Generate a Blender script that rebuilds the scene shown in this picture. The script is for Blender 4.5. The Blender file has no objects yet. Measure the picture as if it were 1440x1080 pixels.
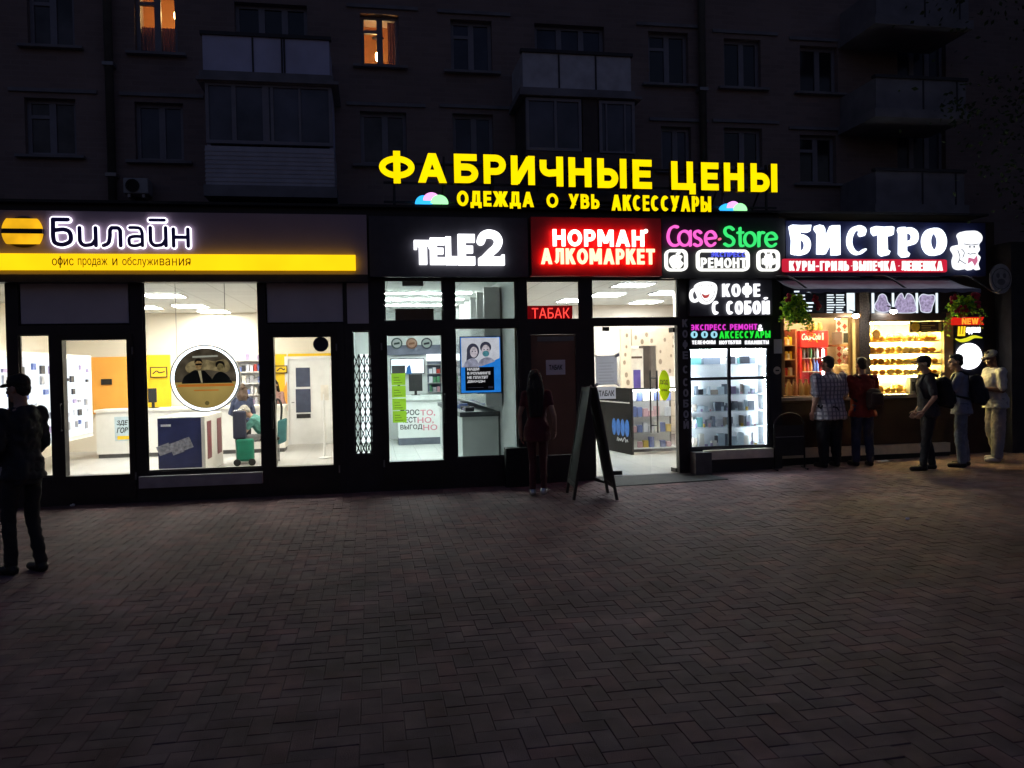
import bpy, bmesh, math, random
import numpy as np
from mathutils import Vector, Matrix, noise
random.seed(7)
sc = bpy.context.scene
COL = sc.collection
# ------------------------------------------------------------------ camera
FPX = 1130.0                       # focal length in photo pixels (1440 wide)
YAW = math.radians(9.93); PITCH = math.radians(1.115); ROLL = 0.02
CAMZ = 1.7; DIST = 11.65
CAM = Vector((-DIST * math.sin(YAW), -DIST * math.cos(YAW), CAMZ))
F0 = Vector((math.sin(YAW) * math.cos(PITCH), math.cos(YAW) * math.cos(PITCH), -math.sin(PITCH)))
R0 = Vector((math.cos(YAW), -math.sin(YAW), 0)); U0 = R0.cross(F0)
RT = R0 * math.cos(ROLL) - U0 * math.sin(ROLL)
UP = U0 * math.cos(ROLL) + R0 * math.sin(ROLL)
cd = bpy.data.cameras.new('camera'); cam = bpy.data.objects.new('camera', cd); COL.objects.link(cam)
cam.matrix_world = Matrix(((RT.x, UP.x, -F0.x, CAM.x), (RT.y, UP.y, -F0.y, CAM.y), (RT.z, UP.z, -F0.z, CAM.z), (0, 0, 0, 1)))
cd.sensor_width = 36; cd.lens = FPX / 1440 * 36; cd.clip_end = 500; cd.clip_start = 0.05
sc.camera = cam
# ------------------------------------------------------------------ sky at late dusk, exposure
W = bpy.data.worlds.new('World'); sc.world = W; W.use_nodes = True
wn = W.node_tree.nodes; bg = wn['Background']
sky = wn.new('ShaderNodeTexSky'); sky.sky_type = 'NISHITA'; sky.sun_disc = False
sky.sun_elevation = math.radians(-0.4); sky.sun_rotation = 0.0
tint = wn.new('ShaderNodeMix'); tint.data_type = 'RGBA'; tint.blend_type = 'MULTIPLY'; tint.inputs[0].default_value = 1
tint.inputs[7].default_value = (.66, .78, 1.5, 1)                      # blue hour
W.node_tree.links.new(sky.outputs[0], tint.inputs[6]); W.node_tree.links.new(tint.outputs[2], bg.inputs[0]); bg.inputs[1].default_value = 0.072
sc.view_settings.view_transform = 'Standard'; sc.view_settings.look = 'None'
sc.view_settings.exposure = 1.0; sc.view_settings.gamma = 1
sc.cycles.use_denoising = True
sc.cycles.max_bounces = 7; sc.cycles.transparent_max_bounces = 16
sc.cycles.sample_clamp_indirect = 4.0

# ------------------------------------------------------------------ photo pixel -> place helpers
def ray(px, py):
    d = F0 * FPX
    return d + RT * (px - 720) + UP * (540 - py)
def P(px, py, Y=0.0):
    d = ray(px, py); t = (Y - CAM.y) / d.y; return CAM + d * t
def PX(px, py, X):
    d = ray(px, py); t = (X - CAM.x) / d.x; return CAM + d * t
def PZ(px, py, Z):
    d = ray(px, py); t = (Z - CAM.z) / d.z; return CAM + d * t
def gz(x): return 0.018 * max(0.0, x) 
def G(px, py):
    p = PZ(px, py, 0.0)
    for _ in range(6): p = PZ(px, py, gz(p.x))
    return p
def R(a, b, c, d, Y=0.0):
    """photo box (left, top, right, bottom) on the plane y=Y -> x0, x1, z0, z1"""
    cx, cy = (a + c) / 2, (b + d) / 2
    return P(a, cy, Y).x, P(c, cy, Y).x, P(cx, d, Y).z, P(cx, b, Y).z

# ------------------------------------------------------------------ materials
MATS = {}
def mat(name, col, rough=0.6, metal=0.0, var=0.15, scale=6.0, bump=0.0, bscale=40.0, spec=0.4):
    if name in MATS: return MATS[name]
    m = bpy.data.materials.new(name); m.use_nodes = True; MATS[name] = m
    nt = m.node_tree; n = nt.nodes; b = n['Principled BSDF']
    b.inputs['Roughness'].default_value = rough; b.inputs['Metallic'].default_value = metal
    b.inputs['Specular IOR Level'].default_value = spec
    tc = n.new('ShaderNodeTexCoord'); nz = n.new('ShaderNodeTexNoise')
    nz.inputs['Scale'].default_value = scale; nz.inputs['Detail'].default_value = 5
    nt.links.new(tc.outputs['Object'], nz.inputs['Vector'])
    rp = n.new('ShaderNodeValToRGB'); nt.links.new(nz.outputs['Fac'], rp.inputs[0])
    lo = [c * (1 - var) for c in col]; hi = [min(1, c * (1 + var)) for c in col]
    rp.color_ramp.elements[0].position = .3; rp.color_ramp.elements[1].position = .7
    rp.color_ramp.elements[0].color = (*lo, 1); rp.color_ramp.elements[1].color = (*hi, 1)
    nt.links.new(rp.outputs[0], b.inputs['Base Color'])
    if bump:
        n2 = n.new('ShaderNodeTexNoise'); n2.inputs['Scale'].default_value = bscale
        nt.links.new(tc.outputs['Object'], n2.inputs['Vector'])
        bp = n.new('ShaderNodeBump'); bp.inputs['Strength'].default_value = bump; bp.inputs['Distance'].default_value = .01
        nt.links.new(n2.outputs['Fac'], bp.inputs['Height']); nt.links.new(bp.outputs[0], b.inputs['Normal'])
    return m
def emis(name, col, strength, var=0.06, scale=9.0):
    if name in MATS: return MATS[name]
    m = bpy.data.materials.new(name); m.use_nodes = True; MATS[name] = m
    nt = m.node_tree; n = nt.nodes; n.remove(n['Principled BSDF'])
    e = n.new('ShaderNodeEmission'); e.inputs[0].default_value = (*col, 1)
    tc = n.new('ShaderNodeTexCoord'); nz = n.new('ShaderNodeTexNoise'); nz.inputs['Scale'].default_value = scale
    nt.links.new(tc.outputs['Object'], nz.inputs['Vector'])
    mr = n.new('ShaderNodeMapRange'); mr.inputs[1].default_value = .3; mr.inputs[2].default_value = .7
    mr.inputs[3].default_value = strength * (1 - var); mr.inputs[4].default_value = strength * (1 + var)
    nt.links.new(nz.outputs['Fac'], mr.inputs[0]); nt.links.new(mr.outputs[0], e.inputs[1])
    nt.links.new(e.outputs[0], n['Material Output'].inputs[0])
    return m
def paper(name, col, tr=.55):
    """thin paper that lets the light behind it through"""
    if name in MATS: return MATS[name]
    m = mat(name, col, .8, var=.05, scale=4); nt = m.node_tree; n = nt.nodes; b = n['Principled BSDF']
    t = n.new('ShaderNodeBsdfTranslucent'); mx = n.new('ShaderNodeMixShader'); mx.inputs[0].default_value = tr
    nt.links.new(b.inputs['Base Color'].links[0].from_socket, t.inputs[0])
    nt.links.new(b.outputs[0], mx.inputs[1]); nt.links.new(t.outputs[0], mx.inputs[2]); nt.links.new(mx.outputs[0], n['Material Output'].inputs[0])
    return m
def glass(name, tint=(.96, .98, .97), rough=0.02):
    if name in MATS: return MATS[name]
    m = bpy.data.materials.new(name); m.use_nodes = True; MATS[name] = m
    nt = m.node_tree; n = nt.nodes; n.remove(n['Principled BSDF'])
    t = n.new('ShaderNodeBsdfTransparent'); t.inputs[0].default_value = (*tint, 1)
    g = n.new('ShaderNodeBsdfGlossy'); g.inputs['Roughness'].default_value = rough
    lw = n.new('ShaderNodeLayerWeight'); lw.inputs[0].default_value = .5
    pw = n.new('ShaderNodeMath'); pw.operation = 'POWER'; pw.inputs[1].default_value = 5; nt.links.new(lw.outputs['Facing'], pw.inputs[0])
    f = n.new('ShaderNodeMath'); f.operation = 'MULTIPLY_ADD'; f.inputs[1].default_value = .9; f.inputs[2].default_value = .03; nt.links.new(pw.outputs[0], f.inputs[0])
    mx = n.new('ShaderNodeMixShader')
    nt.links.new(f.outputs[0], mx.inputs[0]); nt.links.new(t.outputs[0], mx.inputs[1]); nt.links.new(g.outputs[0], mx.inputs[2])
    nt.links.new(mx.outputs[0], n['Material Output'].inputs[0])
    return m
def checker_mat(name, c1, c2, c3, sx, sz, rough=.8):
    """woven plaid: two sets of crossing bands"""
    m = mat(name, c1, rough, var=.1); nt = m.node_tree; n = nt.nodes; b = n['Principled BSDF']
    tc = n.new('ShaderNodeTexCoord'); sep = n.new('ShaderNodeSeparateXYZ'); nt.links.new(tc.outputs['Object'], sep.inputs[0])
    def band(sock, s):
        a = n.new('ShaderNodeMath'); a.operation = 'MULTIPLY'; a.inputs[1].default_value = s; nt.links.new(sock, a.inputs[0])
        f = n.new('ShaderNodeMath'); f.operation = 'FRACT'; nt.links.new(a.outputs[0], f.inputs[0])
        g = n.new('ShaderNodeMath'); g.operation = 'GREATER_THAN'; g.inputs[1].default_value = .62; nt.links.new(f.outputs[0], g.inputs[0])
        return g.outputs[0]
    bx, bz = band(sep.outputs[0], sx), band(sep.outputs[2], sz)
    m1 = n.new('ShaderNodeMix'); m1.data_type = 'RGBA'; m1.inputs[6].default_value = (*c1, 1); m1.inputs[7].default_value = (*c2, 1)
    nt.links.new(bx, m1.inputs[0])
    m2 = n.new('ShaderNodeMix'); m2.data_type = 'RGBA'; m2.inputs[7].default_value = (*c3, 1)
    mm = n.new('ShaderNodeMath'); mm.operation = 'MULTIPLY'; mm.inputs[1].default_value = .7; nt.links.new(bz, mm.inputs[0])
    nt.links.new(mm.outputs[0], m2.inputs[0]); nt.links.new(m1.outputs[2], m2.inputs[6]); nt.links.new(m2.outputs[2], b.inputs['Base Color'])
    return m
def brick_mat(name, c1, c2, mortar, bw=.25, bh=.077):
    m = mat(name, c1, .85); nt = m.node_tree; n = nt.nodes; b = n['Principled BSDF']
    tc = n.new('ShaderNodeTexCoord'); sep = n.new('ShaderNodeSeparateXYZ'); nt.links.new(tc.outputs['Object'], sep.inputs[0])
    ad = n.new('ShaderNodeMath'); nt.links.new(sep.outputs[0], ad.inputs[0]); nt.links.new(sep.outputs[1], ad.inputs[1])
    cb = n.new('ShaderNodeCombineXYZ'); nt.links.new(ad.outputs[0], cb.inputs[0]); nt.links.new(sep.outputs[2], cb.inputs[1])
    bt = n.new('ShaderNodeTexBrick'); nt.links.new(cb.outputs[0], bt.inputs['Vector'])
    bt.inputs['Color1'].default_value = (*c1, 1); bt.inputs['Color2'].default_value = (*c2, 1); bt.inputs['Mortar'].default_value = (*mortar, 1)
    bt.inputs['Scale'].default_value = 1; bt.inputs['Mortar Size'].default_value = .009
    bt.inputs['Brick Width'].default_value = bw; bt.inputs['Row Height'].default_value = bh
    nz = n.new('ShaderNodeTexNoise'); nz.inputs['Scale'].default_value = .9; nz.inputs['Detail'].default_value = 6
    nt.links.new(tc.outputs['Object'], nz.inputs['Vector'])
    mx = n.new('ShaderNodeMix'); mx.data_type = 'RGBA'; mx.blend_type = 'MULTIPLY'; mx.inputs[0].default_value = .55
    nt.links.new(bt.outputs['Color'], mx.inputs[6]); nt.links.new(nz.outputs['Fac'], mx.inputs[7]); nt.links.new(mx.outputs[2], b.inputs['Base Color'])
    bp = n.new('ShaderNodeBump'); bp.inputs['Strength'].default_value = .25; bp.inputs['Distance'].default_value = .005; bp.invert = True
    nt.links.new(bt.outputs['Fac'], bp.inputs['Height']); nt.links.new(bp.outputs[0], b.inputs['Normal'])
    return m

# ------------------------------------------------------------------ objects
ORG = {}
def prop(o, label=None, cat=None, group=None, kind=None):
    if label: o['label'] = label
    if cat: o['category'] = cat
    if group: o['group'] = group
    if kind: o['kind'] = kind
    return o
def T(name, label, cat, loc=(0, 0, 0), group=None, kind=None):
    o = bpy.data.objects.new(name, None); COL.objects.link(o); o.location = loc; o.empty_display_size = .2
    ORG[o.name] = Vector(loc)
    return prop(o, label, cat, group, kind)
class MB:
    def __init__(s): s.v = []; s.f = []; s.mi = []; s.cur = 0
    def add(s, vs, fs):
        k = len(s.v); s.v += [tuple(v) for v in vs]; s.f += [tuple(i + k for i in f) for f in fs]; s.mi += [s.cur] * len(fs); return s
    def m(s, i): s.cur = i; return s
    def box(s, x0, x1, y0, y1, z0, z1):
        if x0 > x1: x0, x1 = x1, x0
        if y0 > y1: y0, y1 = y1, y0
        if z0 > z1: z0, z1 = z1, z0
        return s.add([(x0, y0, z0), (x1, y0, z0), (x1, y1, z0), (x0, y1, z0), (x0, y0, z1), (x1, y0, z1), (x1, y1, z1), (x0, y1, z1)],
                     [(3, 2, 1, 0), (4, 5, 6, 7), (0, 1, 5, 4), (1, 2, 6, 5), (2, 3, 7, 6), (3, 0, 4, 7)])
    def rbox(s, a, Y0, Y1):                       # photo box on plane Y0 extruded to Y1
        x0, x1, z0, z1 = R(*a, Y0); return s.box(x0, x1, Y0, Y1, z0, z1)
    def obox(s, c, ax, ay, az):                   # oriented box, half axis vectors
        c = Vector(c); ax, ay, az = Vector(ax), Vector(ay), Vector(az)
        vs = [c + ax * i + ay * j + az * k for k in (-1, 1) for (i, j) in ((-1, -1), (1, -1), (1, 1), (-1, 1))]
        return s.add(vs, [(3, 2, 1, 0), (4, 5, 6, 7), (0, 1, 5, 4), (1, 2, 6, 5), (2, 3, 7, 6), (3, 0, 4, 7)])
    def bar(s, p, q, w, d=None):
        p, q = Vector(p), Vector(q); z = (q - p).normalized(); d = d or w
        x = z.cross(Vector((0, 1, 0))); x = x.normalized() if x.length > .05 else Vector((1, 0, 0)); y = z.cross(x)
        return s.obox((p + q) / 2, x * w / 2, y * d / 2, (q - p) / 2)
    def prism(s, pts, y0, y1):                    # polygon in (x,z), extruded along y
        n = len(pts); vs = [(x, y0, z) for x, z in pts] + [(x, y1, z) for x, z in pts]
        a = sum(pts[i][0] * pts[(i + 1) % n][1] - pts[(i + 1) % n][0] * pts[i][1] for i in range(n))
        fs = [tuple(range(n)), tuple(range(2 * n - 1, n - 1, -1))] + [(i, i + n, (i + 1) % n + n, (i + 1) % n) for i in range(n)]
        if a < 0: fs = [tuple(reversed(f)) for f in fs]
        return s.add(vs, fs)
    def sheet(s, x0, x1, y, z0, z1): return s.add([(x0, y, z0), (x1, y, z0), (x1, y, z1), (x0, y, z1)], [(0, 1, 2, 3)])
    def disc(s, x, z, rx, rz, y0, y1, n=32):
        return s.prism([(x + rx * math.cos(i * 2 * math.pi / n), z + rz * math.sin(i * 2 * math.pi / n)) for i in range(n)], y0, y1)
    def ring(s, x, z, r0, r1, y0, y1, n=48):
        for i in range(n):
            a, b = i * 2 * math.pi / n, (i + 1) * 2 * math.pi / n
            q = [(x + r * math.cos(t), y, z + r * math.sin(t)) for y in (y0, y1) for (r, t) in ((r0, a), (r1, a), (r1, b), (r0, b))]
            s.add(q, [(0, 1, 2, 3), (7, 6, 5, 4), (1, 5, 6, 2), (0, 3, 7, 4)])
        return s
    def tube(s, pts, r, n=8, caps=True):
        pts = [Vector(p) for p in pts]; rs = r if isinstance(r, (list, tuple)) else [r] * len(pts)
        k = len(s.v); up = None; rings = []
        for i, p in enumerate(pts):
            t = (pts[min(i + 1, len(pts) - 1)] - pts[max(i - 1, 0)]).normalized()
            if up is None:
                up = Vector((0, 0, 1)) if abs(t.z) < .9 else Vector((1, 0, 0))
            up = (up - t * up.dot(t)).normalized(); w = t.cross(up)
            rings.append([p + (up * math.cos(a) + w * math.sin(a)) * rs[i] for a in [j * 2 * math.pi / n for j in range(n)]])
        vs = [v for g in rings for v in g]; fs = []
        for i in range(len(pts) - 1):
            for j in range(n):
                a, b = i * n + j, i * n + (j + 1) % n; fs.append((a, b, b + n, a + n))
        if caps: fs += [tuple(range(n - 1, -1, -1)), tuple(range(len(vs) - n, len(vs)))]
        return s.add(vs, fs)
    def lathe(s, c, prof, n=16):                  # prof: (r, z) list
        c = Vector(c); vs = []; fs = []
        for r, z in prof:
            vs += [c + Vector((r * math.cos(j * 2 * math.pi / n), r * math.sin(j * 2 * math.pi / n), z)) for j in range(n)]
        for i in range(len(prof) - 1):
            for j in range(n):
                a, b = i * n + j, i * n + (j + 1) % n; fs.append((a, b, b + n, a + n))
        fs += [tuple(range(n - 1, -1, -1)), tuple(range(len(vs) - n, len(vs)))]
        return s.add(vs, fs)
    def ell(s, c, r, rot=None, nu=14, nv=9):
        c = Vector(c); vs = []; fs = []; rot = rot or Matrix.Identity(3)
        for i in range(nv + 1):
            th = math.pi * i / nv
            for j in range(nu):
                ph = 2 * math.pi * j / nu
                vs.append(c + rot @ Vector((r[0] * math.sin(th) * math.cos(ph), r[1] * math.sin(th) * math.sin(ph), -r[2] * math.cos(th))))
        for i in range(nv):
            for j in range(nu):
                a, b = i * nu + j, i * nu + (j + 1) % nu; fs.append((a, b, b + nu, a + nu))
        return s.add(vs, fs)
    def cap(s, p, q, r1, r2, n=12):               # tapered capsule
        p, q = Vector(p), Vector(q); t = (q - p).normalized()
        pts = []; rs = []
        for a in (85, 60, 35, 15): pts.append(p - t * r1 * math.sin(math.radians(a))); rs.append(r1 * math.cos(math.radians(a)))
        pts.append(p); rs.append(r1); pts.append(q); rs.append(r2)
        for a in (15, 35, 60, 85): pts.append(q + t * r2 * math.sin(math.radians(a))); rs.append(r2 * math.cos(math.radians(a)))
        return s.tube(pts, rs, n)
    def ribbon(s, pts, w, y0, y1, closed=False, cap=True):   # stroke in (x,z) with round ends, extruded in y
        n = len(pts); ws = w if isinstance(w, (list, tuple)) else [w] * n
        if len(ws) != n: ws = [ws[0] + (ws[-1] - ws[0]) * i / (n - 1) for i in range(n)]
        L = []; Rr = []
        for i in range(n):
            a = pts[(i - 1) % n] if closed else pts[max(i - 1, 0)]; b = pts[(i + 1) % n] if closed else pts[min(i + 1, n - 1)]
            dx, dz = b[0] - a[0], b[1] - a[1]; l = math.hypot(dx, dz) or 1; nx, nz = -dz / l, dx / l
            L.append((pts[i][0] + nx * ws[i] / 2, pts[i][1] + nz * ws[i] / 2)); Rr.append((pts[i][0] - nx * ws[i] / 2, pts[i][1] - nz * ws[i] / 2))
        for i in range(n if closed else n - 1):
            j = (i + 1) % n
            q = [(Rr[i][0], y0, Rr[i][1]), (Rr[j][0], y0, Rr[j][1]), (L[j][0], y0, L[j][1]), (L[i][0], y0, L[i][1])]
            q += [(x, y1, z) for x, _, z in q]
            s.add(q, [(0, 1, 2, 3), (7, 6, 5, 4), (0, 4, 5, 1), (2, 6, 7, 3)])
        if cap and not closed:
            for i, sg in ((0, -1), (n - 1, 1)):
                a = pts[max(i - 1, 0)]; b = pts[min(i + 1, n - 1)]; th = math.atan2(b[1] - a[1], b[0] - a[0])
                r = ws[i] / 2
                arc = [(pts[i][0] + sg * r * math.cos(th + t), pts[i][1] + sg * r * math.sin(th + t)) for t in [math.radians(-90 + 180 * k / 8) for k in range(9)]]
                s.prism(arc, y0 + .0004, y1 - .0004)
        return s
    def mesh(s, name, mats, org=Vector((0, 0, 0)), smooth=False):
        me = bpy.data.meshes.new(name)
        me.from_pydata([(v[0] - org.x, v[1] - org.y, v[2] - org.z) for v in s.v], [], s.f)
        for mm in (mats if isinstance(mats, (list, tuple)) else [mats]): me.materials.append(mm)
        if any(s.mi): me.polygons.foreach_set('material_index', s.mi)
        if smooth: me.polygons.foreach_set('use_smooth', [True] * len(me.polygons))
        me.update(); return me
    def build(s, name, mats, parent=None, label=None, cat=None, group=None, smooth=False, bevel=0, kind=None, loc=None):
        if parent is not None: org = ORG[parent.name]
        else: org = Vector(loc) if loc is not None else Vector(s.base())
        o = bpy.data.objects.new(name, s.mesh(name, mats, org, smooth)); COL.objects.link(o)
        if parent is not None: o.parent = parent
        else: o.location = org
        ORG[o.name] = org
        if bevel:
            b = o.modifiers.new('bevel', 'BEVEL'); b.width = bevel; b.segments = 2; b.limit_method = 'ANGLE'
        return prop(o, label, cat, group, kind)
    def base(s):
        a = np.array(s.v); lo, hi = a.min(0), a.max(0); return ((lo[0] + hi[0]) / 2, (lo[1] + hi[1]) / 2, lo[2])
def copy_tree(o, loc, label=None, rotz=None):
    c = o.copy(); COL.objects.link(c); c.location = loc
    if label: c['label'] = label
    if rotz is not None: c.rotation_euler.z = rotz
    def kids(src, dst):
        for ch in list(src.children):
            k = ch.copy(); COL.objects.link(k); k.parent = dst; kids(ch, k)
    kids(o, c); return c
def arc(cx, cz, rx, rz, a0, a1, n=14):
    return [(cx + rx * math.cos(math.radians(a0 + (a1 - a0) * i / n)), cz + rz * math.sin(math.radians(a0 + (a1 - a0) * i / n))) for i in range(n + 1)]
def cr(pts, n=6, closed=False):                   # smooth curve through points
    out = []; m = len(pts)
    for i in range(m if closed else m - 1):
        g = lambda k: pts[k % m] if closed else pts[min(max(k, 0), m - 1)]
        p0, p1, p2, p3 = g(i - 1), g(i), g(i + 1), g(i + 2)
        for k in range(n):
            t = k / n
            out.append(tuple(.5 * ((2 * p1[d]) + (-p0[d] + p2[d]) * t + (2 * p0[d] - 5 * p1[d] + 4 * p2[d] - p3[d]) * t * t + (-p0[d] + 3 * p1[d] - 3 * p2[d] + p3[d]) * t ** 3) for d in range(len(p1))))
    if not closed: out.append(tuple(pts[-1]))
    return out
def holes_wall(b, x0, x1, z0, z1, holes, y0, y1):
    """slab with rectangular openings (hole = x0,x1,z0,z1) incl. reveals"""
    xs = sorted({x0, x1, *[min(max(h[i], x0), x1) for h in holes for i in (0, 1)]})
    zs = sorted({z0, z1, *[min(max(h[i], z0), z1) for h in holes for i in (2, 3)]})
    for i in range(len(xs) - 1):
        for j in range(len(zs) - 1):
            cx, cz = (xs[i] + xs[i + 1]) / 2, (zs[j] + zs[j + 1]) / 2
            if any(h[0] < cx < h[1] and h[2] < cz < h[3] for h in holes): continue
            a, c, d, e = xs[i], xs[i + 1], zs[j], zs[j + 1]
            b.add([(a, y0, d), (c, y0, d), (c, y0, e), (a, y0, e), (a, y1, d), (c, y1, d), (c, y1, e), (a, y1, e)], [(0, 1, 2, 3), (7, 6, 5, 4)])
    for h in holes + [(x1, x0, z1, z0)]:
        a, c, d, e = h
        b.add([(a, y0, d), (c, y0, d), (c, y0, e), (a, y0, e), (a, y1, d), (c, y1, d), (c, y1, e), (a, y1, e)],
              [(0, 4, 5, 1), (1, 5, 6, 2), (2, 6, 7, 3), (3, 7, 4, 0)])
    return b
def text_mb(body, box, Y, depth=.02, bold=0.0, shear=0.0, world=None, res=3, mb=None, space=1.0):
    """lettering fitted into a photo box on plane y=Y (front face), growing `depth` backwards"""
    c = bpy.data.curves.new('t', 'FONT'); c.body = body; c.offset = bold; c.resolution_u = res; c.extrude = .5; c.shear = shear; c.space_character = space
    c.align_x = 'CENTER'
    o = bpy.data.objects.new('t', c); COL.objects.link(o)
    dg = bpy.context.evaluated_depsgraph_get(); me = o.evaluated_get(dg).to_mesh()
    vs = np.array([v.co for v in me.vertices]); fs = [tuple(p.vertices) for p in me.polygons]
    bpy.data.objects.remove(o); bpy.data.curves.remove(c)
    lo, hi = vs.min(0), vs.max(0); x0, x1, z0, z1 = world or R(*box, Y)
    out = [(x0 + (v[0] - lo[0]) / (hi[0] - lo[0]) * (x1 - x0), Y + (.5 - v[2]) * depth, z0 + (v[1] - lo[1]) / (hi[1] - lo[1]) * (z1 - z0)) for v in vs]
    b = mb or MB(); b.add(out, fs); return b
# ------------------------------------------------------------------ heavy block lettering drawn stroke by stroke (for the illuminated signs)
def _c(*a, n=5): return ('C', cr(list(a), n))
_O = ('O',)
GL = {  # width, strokes: ('L',x0,v0,x1,v1) straight, ('C',pts) curve, ('O',) closed oval
 'А': (.98, [('L', 0, 0, .5, 1), ('L', 1, 0, .5, 1), ('L', .25, .27, .75, .27)]),
 'Б': (.80, [('L', 0, 0, 0, 1), ('L', 0, 1, .92, 1), ('C', [(0, .57), (.5, .57)] + arc(.55, .285, .45, .285, 90, -90, 10) + [(.5, 0), (0, 0)])]),
 'В': (.80, [('L', 0, 0, 0, 1), ('C', [(0, 1), (.5, 1)] + arc(.52, .77, .38, .23, 90, -90, 8) + [(0, .54)]), ('C', [(0, .54), (.5, .54)] + arc(.55, .27, .45, .27, 90, -90, 8) + [(0, 0)])]),
 'Г': (.68, [('L', 0, 0, 0, 1), ('L', 0, 1, 1, 1)]),
 'Д': (.95, [('L', .2, .1, .3, 1), ('L', .3, 1, .82, 1), ('L', .82, .1, .82, 1), ('L', 0, .06, 1, .06), ('L', 0, -.14, 0, .06), ('L', 1, -.14, 1, .06)]),
 'Е': (.68, [('L', 0, 0, 0, 1), ('L', 0, 1, 1, 1), ('L', 0, 0, 1, 0), ('L', 0, .51, .9, .51)]),
 'Ж': (1.25, [('L', .5, 0, .5, 1), ('L', 0, 0, .42, .52), ('L', .02, 1, .42, .48), ('L', 1, 0, .58, .52), ('L', .98, 1, .58, .48)]),
 'И': (.90, [('L', 0, 0, 0, 1), ('L', 1, 0, 1, 1), ('L', .03, .04, .97, .96)]),
 'К': (.86, [('L', 0, 0, 0, 1), ('L', .1, .5, .95, 1), ('L', .3, .6, 1, 0)]),
 'Л': (.90, [('L', .3, 1, 1, 1), ('L', 1, 0, 1, 1), ('C', [(.32, 1), (.3, .5), (.24, .12), (.0, .0)])]),
 'М': (1.1, [('L', 0, 0, 0, 1), ('L', 1, 0, 1, 1), ('L', .04, 1, .5, .25), ('L', .96, 1, .5, .25)]),
 'Н': (.86, [('L', 0, 0, 0, 1), ('L', 1, 0, 1, 1), ('L', 0, .52, 1, .52)]),
 'О': (.98, [_O]), 'С': (.86, [('C', arc(.52, .5, .52, .5, 48, 312, 22))]),
 'П': (.86, [('L', 0, 0, 0, 1), ('L', 1, 0, 1, 1), ('L', 0, 1, 1, 1)]),
 'Р': (.78, [('L', 0, 0, 0, 1), ('C', [(0, 1), (.5, 1)] + arc(.55, .7, .45, .3, 90, -90, 10) + [(.5, .4), (0, .4)])]),
 'Т': (.80, [('L', .5, 0, .5, 1), ('L', 0, 1, 1, 1)]),
 'У': (.90, [('L', 0, 1, .55, .32), ('L', .18, 0, 1, 1)]),
 'Ф': (1.15, [('L', .5, -.06, .5, 1.06), ('F',)]),
 'Ц': (.92, [('L', 0, 0, 0, 1), ('L', .86, 0, .86, 1), ('L', 0, 0, 1, 0), ('L', 1, -.2, 1, 0)]),
 'Ч': (.80, [('L', 1, 0, 1, 1), ('C', [(0, 1), (0, .68)] + arc(.36, .66, .36, .24, 180, 270, 6) + [(1, .46)])]),
 'Ш': (1.2, [('L', 0, 0, 0, 1), ('L', .5, 0, .5, 1), ('L', 1, 0, 1, 1), ('L', 0, 0, 1, 0)]),
 'Ь': (.76, [('L', 0, 0, 0, 1), ('C', [(0, .57), (.5, .57)] + arc(.55, .285, .45, .285, 90, -90, 10) + [(.5, 0), (0, 0)])]),
 'Ы': (1.1, [('L', 0, 0, 0, 1), ('C', [(0, .57), (.3, .57)] + arc(.36, .285, .27, .285, 90, -90, 10) + [(.3, 0), (0, 0)]), ('L', 1, 0, 1, 1)]),
 'Э': (.86, [('C', arc(.48, .5, .52, .5, 132, -132, 22)), ('L', .35, .5, .95, .5)]),
 '-': (.5, [('L', .1, .45, .9, .45)]), '·': (.32, [('L', .3, .5, .7, .5)]), ' ': (.45, []),
 'N': (.86, [('L', 0, 0, 0, 1), ('L', 1, 0, 1, 1), ('L', .03, .96, .97, .04)]), 'W': (1.3, [('L', 0, 1, .25, 0), ('L', .5, 1, .25, 0), ('L', .5, 1, .75, 0), ('L', 1, 1, .75, 0)]), 'E': (.68, [('L', 0, 0, 0, 1), ('L', 0, 1, 1, 1), ('L', 0, 0, 1, 0), ('L', 0, .51, .9, .51)]),
 '&': (.9, [('C', cr([(1, 0), (.3, .7), (.3, .95), (.55, 1), (.7, .85), (.55, .65), (.1, .4), (.1, .1), (.4, 0), (.75, .12), (.95, .45)], 5))]),
}
GL['Й'] = (.90, GL['И'][1] + [('B',)])
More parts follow.
